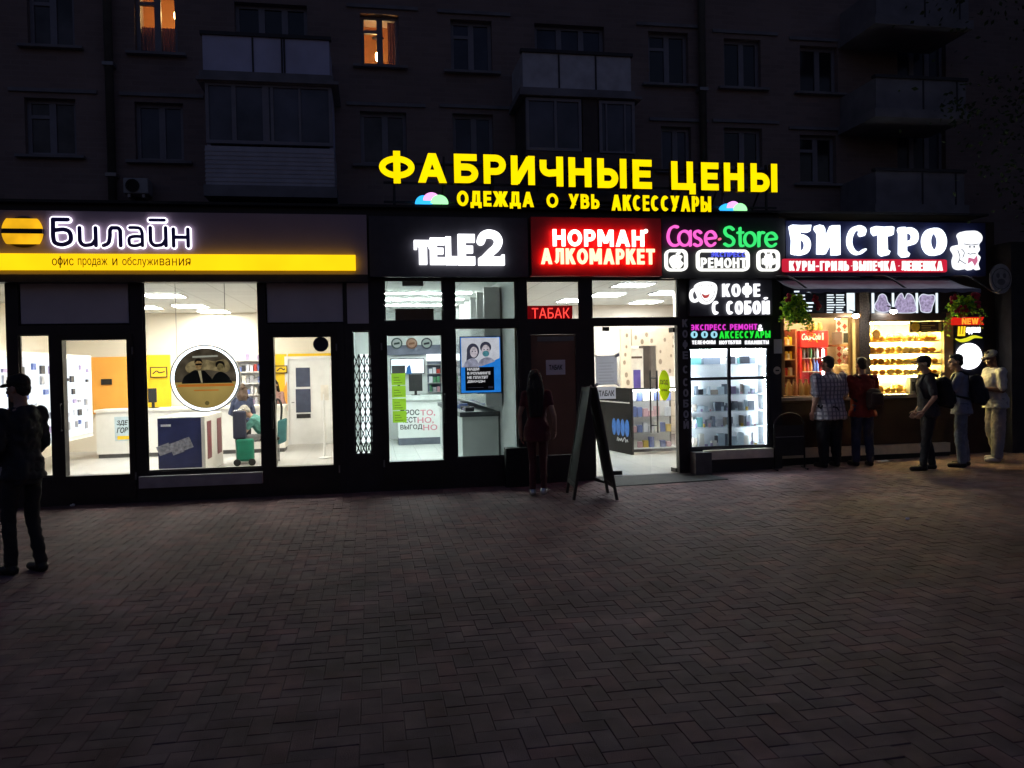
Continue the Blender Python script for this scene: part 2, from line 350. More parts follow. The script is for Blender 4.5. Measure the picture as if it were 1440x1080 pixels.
def strokes_letter(b, ch, x0, x1, z0, z1, w, Y, d, k=0):
    h = w / 2; W_, H_ = x1 - x0 - w, z1 - z0 - w
    mp = lambda u, v: (x0 + h + u * W_, z0 + h + v * H_)
    for s_ in GL[ch][1]:
        y0 = Y - k * .0005; k += 1
        if s_[0] == 'L':
            (ax, az), (bx, bz) = mp(s_[1], s_[2]), mp(s_[3], s_[4])
            if abs(ax - bx) < 1e-6: b.box(ax - h, ax + h, y0, Y + d, min(az, bz) - h, max(az, bz) + h)
            elif abs(az - bz) < 1e-6: b.box(min(ax, bx) - (h if ch != '·' else 0), max(ax, bx) + (h if ch != '·' else 0), y0, Y + d, az - h, az + h)
            else:
                if az > bz: ax, az, bx, bz = bx, bz, ax, az
                m_ = (bx - ax) / (bz - az); l = math.hypot(bx - ax, bz - az); hw = h * l / (bz - az)
                hw = min(hw, h * 1.7)
                lo, hi = az - h, bz + h
                cx0, cx1 = ax - m_ * 0, bx + m_ * 0
                b.prism([(cx0 - hw, lo), (cx0 + hw, lo), (cx1 + hw, hi), (cx1 - hw, hi)], y0, Y + d)
        elif s_[0] == 'C': b.ribbon([mp(*p) for p in s_[1]], w, y0, Y + d, cap=False)
        elif s_[0] == 'O': b.ribbon([mp(*p) for p in arc(.5, .5, .5, .5, 0, 350, 35)], w, y0, Y + d, closed=True)
        elif s_[0] == 'F': b.ribbon([mp(*p) for p in arc(.5, .5, .5, .36, 0, 350, 35)], w * .9, y0, Y + d, closed=True)
        elif s_[0] == 'B': b.ribbon([mp(*p) for p in arc(.5, 1.46, .22, .16, 200, 340, 8)], w * .8, y0, Y + d, cap=False)
    return b
def block_mb(body, box, Y, depth=.02, w=.2, gap=.16, world=None):
    """row of block letters fitted into a photo box; w = stroke width as a share of the height"""
    x0, x1, z0, z1 = world or R(*box, Y); H_ = z1 - z0
    tot = sum(GL[c][0] for c in body) + gap * (len(body) - 1); sx = (x1 - x0) / tot; x = x0; b = MB()
    for i, c in enumerate(body):
        lw = GL[c][0] * sx; strokes_letter(b, c, x, x + lw, z0, z1, min(w * H_, lw * .42), Y, depth, i % 3); x += lw + gap * sx
    return b
def split_sides(b):
    """material 1 on everything that does not face the street"""
    for i, f in enumerate(b.f):
        p = [Vector(b.v[j]) for j in f[:3]]; n = (p[1] - p[0]).cross(p[2] - p[0])
        if n.length and n.normalized().y > -.5: b.mi[i] = 1
    return b
# ------------------------------------------------------------------ common materials
BLACKF = mat('dark_frame_paint', (.026, .021, .023), .45, var=.2)
WHITEP = mat('white_plastic', (.72, .72, .72), .4, var=.05)
GLASS = glass('shop_glass')
CLEAR = glass('clear_glass', (.97, .98, .98))
DARKPANE = mat('dark_window_pane', (.02, .021, .026), .12, var=.3, scale=1.5, spec=.5)
PVC = mat('white_window_frame', (.27, .265, .3), .5, var=.1)
GREYM = mat('grey_metal', (.25, .25, .26), .4, .6)
BLACKP = mat('black_plastic', (.012, .012, .013), .4)
PAPER = mat('white_paper', (.75, .75, .78), .8, var=.04)
CHROME = mat('steel', (.55, .55, .56), .25, 1.0, var=.05)
ROOMW = mat('room_white_wall', (.74, .72, .68), .8, var=.04, scale=1.2)
ROOMW2 = mat('room_cool_wall', (.7, .73, .73), .7, var=.04, scale=1.2)
CEILM = mat('ceiling_tile', (.7, .7, .68), .85, var=.04)
PANEL_L = emis('ceiling_light_panel', (1, .95, .85), 29.0, .03)
PANEL_C = emis('ceiling_light_panel_cool', (.93, .98, 1), 29.0, .03)

# ------------------------------------------------------------------ ground
def pavement():
    cols = [(.180, .120, .114), (.168, .115, .110), (.190, .121, .114), (.172, .124, .119), (.158, .111, .107), (.188, .130, .120), (.192, .114, .107)]
    w = .105; vs = []; fs = []; fc = []
    rng = random.Random(3)
    def vis(x, y):
        d = Vector((x, y, 0)) - CAM; z = d.dot(F0)
        if z < 2.2: return False
        return abs(d.dot(RT)) / z * FPX < 720 + 140 and y < .15 and -d.dot(UP) / z * FPX < 660
    for i in range(-110, 130):
        for j in range(-125, 3):
            k = (i - j) % 4
            if k == 0: a, b, c, d = i * w, (i + 2) * w, j * w, (j + 1) * w
            elif k == 3: a, b, c, d = i * w, (i + 1) * w, j * w, (j + 2) * w
            else: continue
            cx, cy = (a + b) / 2, (c + d) / 2
            if not vis(cx, cy): continue
            g = .0016; ch = .003; jit = rng.gauss(0, .0008) + .006 * noise.noise(Vector((cx * .5, cy * .5, 3)))
            tx, ty = rng.gauss(0, .007), rng.gauss(0, .008)
            def z(x, y, o): return gz(x) + jit + o + (x - cx) * tx + (y - cy) * ty
            n = len(vs)
            for (o, e) in ((-.010, 0), (-.002, 0), (0, ch)):
                for (x, y) in ((a + g + e, c + g + e), (b - g - e, c + g + e), (b - g - e, d - g - e), (a + g + e, d - g - e)):
                    vs.append((x, y, z(x, y, o)))
            for r in (0, 4):
                for q in range(4): fs.append((n + r + q, n + r + (q + 1) % 4, n + r + 4 + (q + 1) % 4, n + r + 4 + q))
            fs.append((n + 8, n + 9, n + 10, n + 11))
            col = list(rng.choice(cols)); f = rng.uniform(.98, 1.2)
            if rng.random() < .006: f = 1.45
            t = noise.noise(Vector((cx * .35, cy * .35, 9)))
            f *= 1 + .25 * t
            fc += [[col[0] * f * .93, col[1] * f * .90, col[2] * f * 1.0]] * 9
    me = bpy.data.meshes.new('pavement'); me.from_pydata(vs, [], fs)
    at = me.attributes.new('brick', 'FLOAT_COLOR', 'FACE')
    at.data.foreach_set('color', [q for c in fc for q in (*c, 1)])
    m = mat('paving_bricks', (.1, .08, .075), .5, var=.2, scale=60, bump=.35, bscale=220, spec=.12); nt = m.node_tree
    an = nt.nodes.new('ShaderNodeAttribute'); an.attribute_name = 'brick'
    nz = nt.nodes.new('ShaderNodeTexNoise'); nz.inputs['Scale'].default_value = 1.3; nz.inputs['Detail'].default_value = 8
    mp = nt.nodes.new('ShaderNodeMapRange'); mp.inputs[1].default_value = .3; mp.inputs[2].default_value = .7; mp.inputs[3].default_value = .6; mp.inputs[4].default_value = 1.3
    mx = nt.nodes.new('ShaderNodeMix'); mx.data_type = 'RGBA'; mx.blend_type = 'MULTIPLY'; mx.inputs[0].default_value = 1
    tc = nt.nodes.new('ShaderNodeTexCoord'); nt.links.new(tc.outputs['Object'], nz.inputs['Vector'])
    nt.links.new(nz.outputs['Fac'], mp.inputs[0]); nt.links.new(an.outputs['Color'], mx.inputs[6]); nt.links.new(mp.outputs[0], mx.inputs[7])
    vo = nt.nodes.new('ShaderNodeTexVoronoi'); vo.inputs['Scale'].default_value = 1.7; nt.links.new(tc.outputs['Object'], vo.inputs['Vector'])
    v2 = nt.nodes.new('ShaderNodeMapRange'); v2.inputs[1].default_value = .035; v2.inputs[2].default_value = .05; v2.inputs[3].default_value = .55; v2.inputs[4].default_value = 1.0
    nt.links.new(vo.outputs['Distance'], v2.inputs[0])
    nd = nt.nodes.new('ShaderNodeTexNoise'); nd.inputs['Scale'].default_value = 4.5; nd.inputs['Detail'].default_value = 9; nt.links.new(tc.outputs['Object'], nd.inputs['Vector'])
    v3 = nt.nodes.new('ShaderNodeMapRange'); v3.inputs[1].default_value = .35; v3.inputs[2].default_value = .65; v3.inputs[3].default_value = .72; v3.inputs[4].default_value = 1.18; nt.links.new(nd.outputs['Fac'], v3.inputs[0])
    v4 = nt.nodes.new('ShaderNodeMath'); v4.operation = 'MULTIPLY'; nt.links.new(v2.outputs[0], v4.inputs[0]); nt.links.new(v3.outputs[0], v4.inputs[1])
    mx2 = nt.nodes.new('ShaderNodeMix'); mx2.data_type = 'RGBA'; mx2.blend_type = 'MULTIPLY'; mx2.inputs[0].default_value = 1
    nt.links.new(mx.outputs[2], mx2.inputs[6]); nt.links.new(v4.outputs[0], mx2.inputs[7]); nt.links.new(mx2.outputs[2], nt.nodes['Principled BSDF'].inputs['Base Color'])
    rr = nt.nodes.new('ShaderNodeMapRange'); rr.inputs[3].default_value = .62; rr.inputs[4].default_value = .9
    nt.links.new(nz.outputs['Fac'], rr.inputs[0]); nt.links.new(rr.outputs[0], nt.nodes['Principled BSDF'].inputs['Roughness'])
    me.materials.append(m)
    o = bpy.data.objects.new('pavement', me); COL.objects.link(o); prop(o, kind='structure')
    b = MB(); gx = [-120, -9, 0, 14, 120]; gy = [-120, -12.5, .5, 80]
    hz = lambda x: min(gz(x), .25) - .006
    for i in range(4):
        for j in range(3):
            if i == 0 or True:
                b.add([(gx[i], gy[j], hz(gx[i])), (gx[i + 1], gy[j], hz(gx[i + 1])), (gx[i + 1], gy[j + 1], hz(gx[i + 1])), (gx[i], gy[j + 1], hz(gx[i]))], [(0, 1, 2, 3)])
    b.build('ground', mat('ground_sand', (.12, .085, .08), .9, var=.3, scale=3, bump=.3), kind='structure', loc=(0, 0, 0))
pavement()

# ------------------------------------------------------------------ apartment building above the shops
YW = 1.2
APT = T('apartment_building', 'dark brown brick apartment block with balconies rising above the row of shops', 'building', (0, YW, 3.2))
FACB = brick_mat('facade_bricks', (.40, .30, .27), (.33, .25, .23), (.38, .30, .275))
wins = [  # photo box, style
    ((35, 138, 107, 218), 'a'), ((190, 144, 258, 226), 'b'), ((38, -25, 104, 64), 'a'), ((507, 157, 572, 231), 'b'), ((637, 160, 694, 228), 'b'),
    ((634, 28, 692, 100), 'a'), ((912, 45, 968, 118), 'a'), ((930, 178, 972, 240), 'b'), ((1018, 55, 1070, 123), 'b'), ((1125, 65, 1178, 130), 'b'),
    ((1018, 180, 1072, 236), 'b'), ((1125, 190, 1176, 258), 'a'), ((330, 5, 432, 60), 'c'), ((752, 35, 850, 95), 'c'), ((330, 130, 440, 230), 'c'), ((752, 150, 850, 225), 'c'),
    ((1262, 40, 1330, 130), 'c'), ((1262, 170, 1330, 262), 'c'), ((189, -30, 249, 74), 'lit_curtain'), ((507, 20, 561, 92), 'lit_lamp')]
hs = [R(*a, YW) for a, _ in wins]
wall = holes_wall(MB(), -12, 24, 3.2, 14.5, hs, YW, YW + .5)
wall.build('wall', FACB, APT)
MB().box(-12.2, 24.2, YW - .3, YW + 9, 14.5, 14.75).build('roof', GREYM, APT)
CONC = mat('balcony_concrete', (.24, .235, .25), .85, var=.2, scale=3, bump=.2)
CURT = mat('window_curtain', (.09, .09, .1), .9, var=.2, scale=3)
LITC = mat('lit_curtain_cloth', (.45, .2, .17), .9, var=.15, scale=14)
LITW = mat('lit_room_wallpaper', (.6, .33, .14), .9, var=.1)
BULB = emis('warm_bulb', (1, .62, .25), 75)
PANES = [DARKPANE, mat('bluish_window_pane', (.06, .065, .10), .15, var=.5, scale=1.2), mat('curtained_window_pane', (.085, .08, .085), .2, var=.5, scale=2.5)]  # bluish variant has the sky's reflection painted into the pane colour
for (a, st), (x0, x1, z0, z1) in zip(wins, hs):
    fr = MB(); t = .055; yf = YW + .1
    for q in ((x0, x1, z0, z0 + t), (x0, x1, z1 - t, z1), (x0, x0 + t, z0 + t, z1 - t), (x1 - t, x1, z0 + t, z1 - t)): fr.box(q[0], q[1], yf, yf + .06, q[2], q[3])
    ms = [.5] if st != 'c' else [.36, .68]
    if st == 'b': ms = [.53]
    for k in ms:
        xm = x0 + (x1 - x0) * k; fr.box(xm - .045, xm + .045, yf, yf + .06, z0 + t, z1 - t)
    if st in ('a', 'lit_curtain', 'lit_lamp'):
        zt = z1 - (z1 - z0) * .3; xm = x0 + (x1 - x0) * .5
        fr.box(x0 + t, xm - .045, yf + .002, yf + .056, zt - .025, zt + .025)
    w = fr.build('window', PVC, APT)
    lit = st.startswith('lit')
    MB().box(x0 + t, x1 - t, yf + .025, yf + .035, z0 + t, z1 - t).build('pane', CLEAR if lit else PANES[int(abs(x0 * 7)) % 3], w)
    if lit:
        d = 1.1; rm = MB()
        X0, X1, Z0, Z1, Y0, Y1 = x0 - .5, x1 + .5, z0 - .4, z1 + .5, YW + .502, YW + .5 + d
        rm.add([(X0, Y0, Z0), (X1, Y0, Z0), (X1, Y0, Z1), (X0, Y0, Z1), (X0, Y1, Z0), (X1, Y1, Z0), (X1, Y1, Z1), (X0, Y1, Z1)], [(7, 6, 5, 4), (0, 4, 5, 1), (1, 5, 6, 2), (2, 6, 7, 3), (3, 7, 4, 0)])
        rm.build('room', LITW, w)
        if st == 'lit_curtain':
            cb = MB(); zc = z0 + (z1 - z0) * .45; n = 40
            pts = [(x0 + (x1 - x0) * i / n, YW + .3 + .02 * math.sin(i * 1.9)) for i in range(n + 1)]
            cb.add([(x, y, z) for z in (z0, zc) for x, y in pts], [(i, i + 1, n + 2 + i, n + 1 + i) for i in range(n)])
            cb.build('curtain', mat('thin_pink_curtain', (.5, .2, .18), .9), w)
            MB().ell((x1 - .1, YW + .8, z1 - .2), (.12, .12, .12)).build('lamp', emis('round_lamp', (1, .6, .22), 17), w, smooth=True)
        else:
            lb = MB(); px = P(532, 80, YW + .6); lb.ell(px, (.045, .045, .08)); lb.build('lamp_bulb', BULB, w, smooth=True)
            MB().tube([px + Vector((0, 0, .08)), px + Vector((.02, 0, .25)), px + Vector((0, .1, .4))], .012).ell(px + Vector((0.0, 0, .3)), (.1, .05, .03)).build('lamp_stem', BLACKP, w)
            cb = MB(); n = 14; xa = x0 + (x1 - x0) * .72
            pts = [(xa + (x1 - xa) * i / n, YW + .3 + .02 * math.sin(i * 1.9)) for i in range(n + 1)]
            cb.add([(x, y, z) for z in (z0, z1) for x, y in pts], [(i, i + 1, n + 2 + i, n + 1 + i) for i in range(n)])
            cb.build('curtain', LITC, w)
    if st in 'ab' or lit:
        MB().box(x0 - .12, x1 + .12, YW - .09, YW - .002, z0 - .05, z0 - .012).build('sill', CONC, w)
        MB().box(x0 - .2, x1 + .3, YW - .035, YW - .002, z1 + .08, z1 + .13).build('lintel', CONC, w)
# balconies
BALP = mat('balcony_panel_paint', (.62, .63, .82), .7, var=.14, scale=2.5)
SIDING = mat('balcony_siding', (.5, .5, .56), .6, var=.1)
def glazing(par, boxes, Yb, splits):
    for a, sp in zip(boxes, splits):
        x0, x1, z0, z1 = R(*a, Yb); f = MB(); t = .045
        for q in ((x0, x1, z0, z0 + t), (x0, x1, z1 - t, z1), (x0, x0 + t, z0 + t, z1 - t), (x1 - t, x1, z0 + t, z1 - t)): f.box(q[0], q[1], Yb, Yb + .06, q[2], q[3])
        for k, wd in sp: xm = x0 + (x1 - x0) * k; f.box(xm - wd, xm + wd, Yb, Yb + .06, z0 + t, z1 - t)
        fo = f.build('glazing_frame', PVC, par)
        MB().box(x0 + t, x1 - t, Yb + .025, Yb + .033, z0 + t, z1 - t).build('pane', mat('balcony_pane', (.10, .105, .14), .15, var=.5, scale=1.5), fo)
def panel(par, a, Yb, mt, ribs=0, segs=(), top=True):
    x0, x1, z0, z1 = R(*a, Yb); b = MB()
    b.box(x0, x1, Yb, Yb + .05, z0, z1); b.box(x0, x0 + .05, Yb + .052, YW - .002, z0, z1); b.box(x1 - .05, x1, Yb + .052, YW - .002, z0, z1)
    o = b.build('railing_panel', mt, par)
    d = MB()
    if ribs:
        rb = MB()
        for i in range(1, ribs): zz = z0 + (z1 - z0) * i / ribs; rb.box(x0 - .006, x1 + .006, Yb - .008, Yb - .001, zz - .014, zz + .014)
        rb.build('siding_batten', mt, o)
    for k in segs: xm = x0 + (x1 - x0) * k; d.box(xm - .012, xm + .012, Yb - .012, Yb - .001, z0 + .01, z1 - .01)
    if top: d.box(x0 - .03, x1 + .03, Yb - .03, Yb + .07, z1 + .002, z1 + .05)
    if d.v: d.build('trim', mat('dark_trim', (.05, .05, .055), .6), o)
    return x0, x1, z0, z1
YB = .3
b1 = APT
x0, x1, z0, z1 = panel(APT, (285, 53, 463, 103), YB, BALP, segs=(.39, .62, .64))
MB().box(x0 - .05, x1 + .05, YB - .04, YW - .002, z0 - .16, z0 - .003).build('balcony_slab', CONC, APT)
X = panel(APT, (289, 207, 470, 261), YB, SIDING, ribs=9, top=False)
glazing(APT, [(289, 118, 467, 203)], YB, [[(.22, .03), (.47, .045), (.52, .02), (.74, .015)]])
gx0, gx1, gz0, gz1 = R(289, 118, 467, 203, YB)
sg = MB()
for xx in (gx0, gx1 - .05): MB().box(xx, xx + .05, YB + .062, YW - .002, X[3] + .003, gz1).build('balcony_side', BALP, APT)
0
MB().box(gx0 - .1, gx1 + .1, YB - .08, YW - .002, gz1 + .003, gz1 + .05).build('balcony_canopy', CONC, APT)
MB().box(X[0] - .03, X[1] + .03, YB - .02, YW - .002, X[2] - .16, X[2] - .003).build('balcony_slab', CONC, APT)
x0, x1, z0, z1 = panel(APT, (735, 77, 887, 126), YB, mat('corrugated_panel', (.55, .55, .58), .5, .1, var=.15), segs=(.33, .67))
MB().box(x0 - .05, x1 + .05, YB - .04, YW - .002, z0 - .12, z0 - .003).build('balcony_slab', CONC, APT)
glazing(APT, [(740, 138, 818, 212), (843, 142, 893, 217)], YB, [[(.53, .02)], [(.2, .012), (.72, .012)]])
qx0, qx1, qz0, qz1 = R(740, 138, 893, 215, YB)
mid0, mid1 = R(819, 140, 842, 215, YB)[:2]
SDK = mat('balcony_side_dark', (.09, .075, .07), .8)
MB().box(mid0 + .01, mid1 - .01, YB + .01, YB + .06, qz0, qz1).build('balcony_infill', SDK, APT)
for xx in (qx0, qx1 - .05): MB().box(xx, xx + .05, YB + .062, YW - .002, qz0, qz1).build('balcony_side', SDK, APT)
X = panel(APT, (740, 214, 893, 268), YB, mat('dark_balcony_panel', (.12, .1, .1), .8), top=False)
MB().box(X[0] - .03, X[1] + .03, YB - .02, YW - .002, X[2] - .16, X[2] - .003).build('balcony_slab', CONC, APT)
MB().box(qx0 - .1, qx1 + .1, YB - .06, YW - .002, qz1 + .003, qz1 + .04).build('balcony_canopy', CONC, APT)
for a in ((1232, -14, 1362, 26), (1232, 112, 1358, 155), (1232, 242, 1356, 288)):
    x0, x1, z0, z1 = panel(APT, a, .2, CONC, segs=(.52, .9))
    MB().box(x0 - .05, x1 + .05, .15, YW - .002, z0 - .14, z0 - .003).build('balcony_slab', CONC, APT)
# loose fittings on the wall
def pipe(px, label):
    a, b = P(px, -40, YW - .1), P(px + 6, 288, YW - .1); x = (a.x + b.x) / 2
    t = T('drainpipe', label, 'drainpipe', (x, YW - .1, 3.9), 'rain pipes on the brick wall')
    MB().tube([(x, YW - .1, 3.9), (x, YW - .1, 14.4)], .06, 12).build('pipe', mat('grey_pipe', (.12, .12, .11), .5, .3), t, smooth=True)
    c = MB()
    for z in (4.6, 6.2, 7.8): c.box(x - .075, x + .075, YW - .17, YW - .002, z, z + .05)
    c.build('clamp', GREYM, t)
pipe(151, 'grey rain pipe running down the brick wall beside the lit curtained window')
pipe(985, 'grey rain pipe on the brick wall above the letters of the yellow sign')
x0, x1, z0, z1 = R(173, 250, 208, 272, YW - .3)
t = T('air_conditioner', 'small white air conditioner unit hung on the brick wall left of the glazed balcony', 'air conditioner', ((x0 + x1) / 2, YW - .3, z0))
MB().box(x0, x1, YW - .3, YW - .04, z0, z1).build('casing', mat('dull_white_casing', (.4, .4, .4), .5), t, bevel=.015)
fx, fz, fr_ = x0 + (x1 - x0) * .38, (z0 + z1) / 2, (z1 - z0) * .42
fb = MB().ring(fx, fz, fr_ * .86, fr_, YW - .315, YW - .302)
for k in range(1, 4): fb.ring(fx, fz, fr_ * k * .22, fr_ * (k * .22 + .05), YW - .312, YW - .303)
fb.build('fan_grille', BLACKP, t)
MB().disc(fx, fz, fr_ * .85, fr_ * .85, YW - .3025, YW - .301).build('fan_opening', mat('fan_dark', (.03, .03, .03), .8), t)
MB().box(x0 + .05, x0 + .09, YW - .28, YW - .002, z0 - .05, z0 - .002).box(x1 - .09, x1 - .05, YW - .28, YW - .002, z0 - .05, z0 - .002).build('bracket', GREYM, t)
# ------------------------------------------------------------------ the row of shops: fronts and rooms
def zprism(b, pts, z0, z1):
    n = len(pts); a = sum(pts[i][0] * pts[(i + 1) % n][1] - pts[(i + 1) % n][0] * pts[i][1] for i in range(n))
    if a < 0: pts = pts[::-1]
    vs = [(x, y, z0) for x, y in pts] + [(x, y, z1) for x, y in pts]
    return b.add(vs, [tuple(range(n - 1, -1, -1)), tuple(range(n, 2 * n))] + [(i, (i + 1) % n, (i + 1) % n + n, i + n) for i in range(n)])
def xs(px, py=560, Y=0): return P(px, py, Y).x
def project(p):
    d = Vector(p) - CAM; z = d.dot(F0); return 720 + FPX * d.dot(RT) / z, 540 - FPX * d.dot(UP) / z
ZF = 3.02                                          # underside of the fascias
def front(name, label, px0, px1, holes, zbot, ztop=3.98, m=None):
    x0, x1 = xs(px0), xs(px1)
    t = T(name, label, 'shop front', ((x0 + x1) / 2, 0, zbot))
    hs = [R(*h, 0) for h in holes]
    holes_wall(MB(), x0, x1, zbot, ztop, hs, 0, .12).build('frame', m or BLACKF, t)
    return t, x0, x1
def pane(t, a, name='window_pane', m=None, y=.05, label=None):
    x0, x1, z0, z1 = R(*a, 0)
    o = MB().box(x0, x1, y, y + .008, z0, z1).build(name, m or GLASS, t, label)
    b = MB(); k = .022
    for q in ((x0, x1, z0, z0 + k), (x0, x1, z1 - k, z1), (x0, x0 + k, z0 + k, z1 - k), (x1 - k, x1, z0 + k, z1 - k)): b.box(q[0] + .001, q[1] - .001, .03, .049, q[2] + .001, q[3] - .001)
    b.build('glazing_bead', BLACKF, o); return o
def door(t, a, hand, label=None, side=.085, bot=.3, hz=(1.0, 1.35)):
    x0, x1, z0, z1 = R(*a, 0); b = MB(); y0, y1 = -.028, -.002
    b.box(x0 - side, x0, y0, y1, z0 - bot, z1 + side); b.box(x1, x1 + side, y0, y1, z0 - bot, z1 + side)
    b.box(x0, x1, y0, y1, z1, z1 + side); b.box(x0, x1, y0, y1, z0 - bot, z0)
    d = b.build('door', mat('door_leaf_paint', (.02, .017, .017), .38, var=.2), t, label)
    MB().box(x0, x1, .05, .058, z0, z1).build('door_pane', GLASS, d)
    hx = x1 + side * .45 if hand > 0 else x0 - side * .45
    MB().tube(cr([(hx, -.03, hz[0]), (hx, -.085, hz[0] + .02), (hx - hand * .01, -.1, (hz[0] + hz[1]) / 2), (hx, -.085, hz[1] - .02), (hx, -.03, hz[1])], 5), .013, 8).build('door_handle', BLACKP, d, smooth=True)
    k = MB()
    for z in (z0 - bot + .25, z1 - .2): k.tube([(x0 - side - .004 if hand > 0 else x1 + side + .004, -.03, z), (x0 - side - .004 if hand > 0 else x1 + side + .004, -.03, z + .1)], .012)
    k.build('hinge', GREYM, d)
    return d
def room(t, x0, x1, y1, z0, z1, floor, wall, back=None, y0=.121):
    MB().add([(x0, y0, z0), (x1, y0, z0), (x1, y1, z0), (x0, y1, z0)], [(0, 1, 2, 3)]).build('floor', floor, t)
    MB().add([(x0, y0, z1), (x1, y0, z1), (x1, y1, z1), (x0, y1, z1)], [(3, 2, 1, 0)]).build('ceiling', tiles('ceiling_tiles', (.72, .72, .7), .6, .012, .8), t)
    MB().add([(x0, y0, z0), (x0, y1, z0), (x0, y1, z1), (x0, y0, z1)], [(0, 1, 2, 3)]).build('side_wall', wall, t)
    MB().add([(x1, y0, z0), (x1, y1, z0), (x1, y1, z1), (x1, y0, z1)], [(3, 2, 1, 0)]).build('side_wall', wall, t)
    MB().add([(x0, y1, z0), (x1, y1, z0), (x1, y1, z1), (x0, y1, z1)], [(0, 1, 2, 3)]).build('back_wall', back or wall, t)
def tiles(name, col, size, gap, rough):
    if name in MATS: return MATS[name]
    m = mat(name, col, rough, var=.05, scale=2); nt = m.node_tree; n = nt.nodes; b = n['Principled BSDF']
    tc = n.new('ShaderNodeTexCoord'); bt = n.new('ShaderNodeTexBrick'); nt.links.new(tc.outputs['Object'], bt.inputs['Vector'])
    bt.offset = 0; bt.inputs['Scale'].default_value = 1; bt.inputs['Brick Width'].default_value = size; bt.inputs['Row Height'].default_value = size
    bt.inputs['Mortar Size'].default_value = gap / 2
    for k, f in (('Color1', 1), ('Color2', .94), ('Mortar', .55)): bt.inputs[k].default_value = (*[c * f for c in col], 1)
    nt.links.new(bt.outputs['Color'], b.inputs['Base Color']); return m
def ceil_light(px, py, z, sx, sy, m, label, group):
    p = PZ(px, py, z - .02)
    t = T('ceiling_light', label, 'ceiling light', (p.x, p.y, z - .03), group)
    MB().box(p.x - sx, p.x + sx, p.y - sy, p.y + sy, z - .022, z - .016).build('diffuser', m, t)
    b = MB(); k = .025
    for q in ((-sx - k, sx + k, -sy - k, -sy), (-sx - k, sx + k, sy, sy + k), (-sx - k, -sx, -sy, sy), (sx, sx + k, -sy, sy)): b.box(p.x + q[0], p.x + q[1], p.y + q[2], p.y + q[3], z - .028, z - .003)
    b.build('frame', WHITEP, t)
FL_G = tiles('grey_floor_tiles', (.42, .41, .4), .45, .006, .35)
FL_W = tiles('white_floor_tiles', (.62, .64, .62), .45, .006, .25)
DULLG = mat('dull_grey_panel', (.62, .57, .62), .35, var=.08, scale=2)

# ---- phone shop with the yellow band (left)
BH = dict(win0=(-90, 390, 11, 652), side=(28, 470, 72, 672), d1=(91, 478, 181, 668), big=(203, 390, 366, 661), d2=(387, 474, 467, 655), g1=(25, 394, 182, 457), g2=(373, 394, 518, 455))
BEE, bx0, bx1 = front('phone_shop', 'phone shop with grey fascia, yellow light band and big round sign in its window', -130, 486, [BH[k] for k in BH if k != 'g2'] + [(373, 394, 484, 455)], -.06)
for k in ('win0', 'side', 'big'): pane(BEE, BH[k])
pane(BEE, BH['g1'], 'transom_panel', DULLG, .03); pane(BEE, (373, 394, 484, 455), 'transom_panel', DULLG, .03)
door(BEE, BH['d1'], -1, side=.07, bot=.33); door(BEE, BH['d2'], -1, side=.075, bot=.36, hz=(.95, 1.4))
SILLM = mat('grey_stone_sill', (.33, .31, .33), .7, var=.15, bump=.1)
x0, x1, z0, z1 = R(198, 666, 370, 682, 0); MB().box(x0, x1, -.1, -.002, z0, z1).build('window_sill', SILLM, BEE)
x0, x1, z0, z1 = R(-90, 658, 24, 673, 0); MB().box(x0, x1, -.1, -.002, z0, z1).build('window_sill', SILLM, BEE)
XL = P(134, 600, 6.2).x
room(BEE, XL - 1.2, bx1 - .06, 8.0, .015, 3.12, FL_G, mat('cream_wall', (.76, .70, .60), .8, var=.03, scale=1))
BL = 'square phone shop ceiling light'
for px, py, w in ((231, 416, 'nearest of three seen through the big window'), (268, 431, 'middle one of three seen through the big window'), (301, 438.5, 'farthest of three seen through the big window')):
    ceil_light(px, py, 3.12, .31, .3, PANEL_L, BL + ', ' + w, 'ceiling lights of the phone shop')
for k in range(3):
    p = Vector((-6.6, 2.2 + 2 * k, 3.1)); q = project(p); ceil_light(*q, 3.12, .31, .3, PANEL_L, 'square light panel in the phone shop ceiling hidden above the left doorway', 'ceiling lights of the phone shop')
for k in range(2):
    p = Vector((-3.1, 2.2 + 2.8 * k, 3.1)); q = project(p); ceil_light(*q, 3.12, .31, .3, PANEL_L, 'square light panel in the phone shop ceiling hidden above the right doorway', 'ceiling lights of the phone shop')
YEL = mat('yellow_wall_panel', (.80, .50, .015), .6, var=.05); ORA = mat('orange_wall_panel', (.75, .34, .06), .6, var=.08, scale=1.5)
def wallpanel(a, Y, m, label, cat='wall panel', d=.03, name='wall_panel', grp=None):
    x0, x1, z0, z1 = R(*a, Y); o = MB().box(x0, x1, Y, Y + d, z0, z1).build(name, m, None, label, cat, grp, bevel=.004); return o
wallpanel((120, 502, 182, 582), 7.9, ORA, 'orange wall panel behind the white counter seen through the left door')
wallpanel((205, 499, 240, 586), 7.92, YEL, 'yellow wall panel left of the round sign at the back of the phone shop')
wallpanel((372, 498, 404, 580), 7.92, YEL, 'yellow wall panel beside the white inner door of the phone shop')
wallpanel((405, 497, 470, 503), 7.93, YEL, 'thin yellow strip above the white inner door of the phone shop')
x0, x1, z0, z1 = R(388, 536, 404, 578, 7.9); MB().prism([(x0, z0), (x1, z0), (x1, z1)], 7.89, 7.9).build('wall_decal', ORA, None, 'orange diagonal decal on the yellow panel beside the inner door', 'decal')
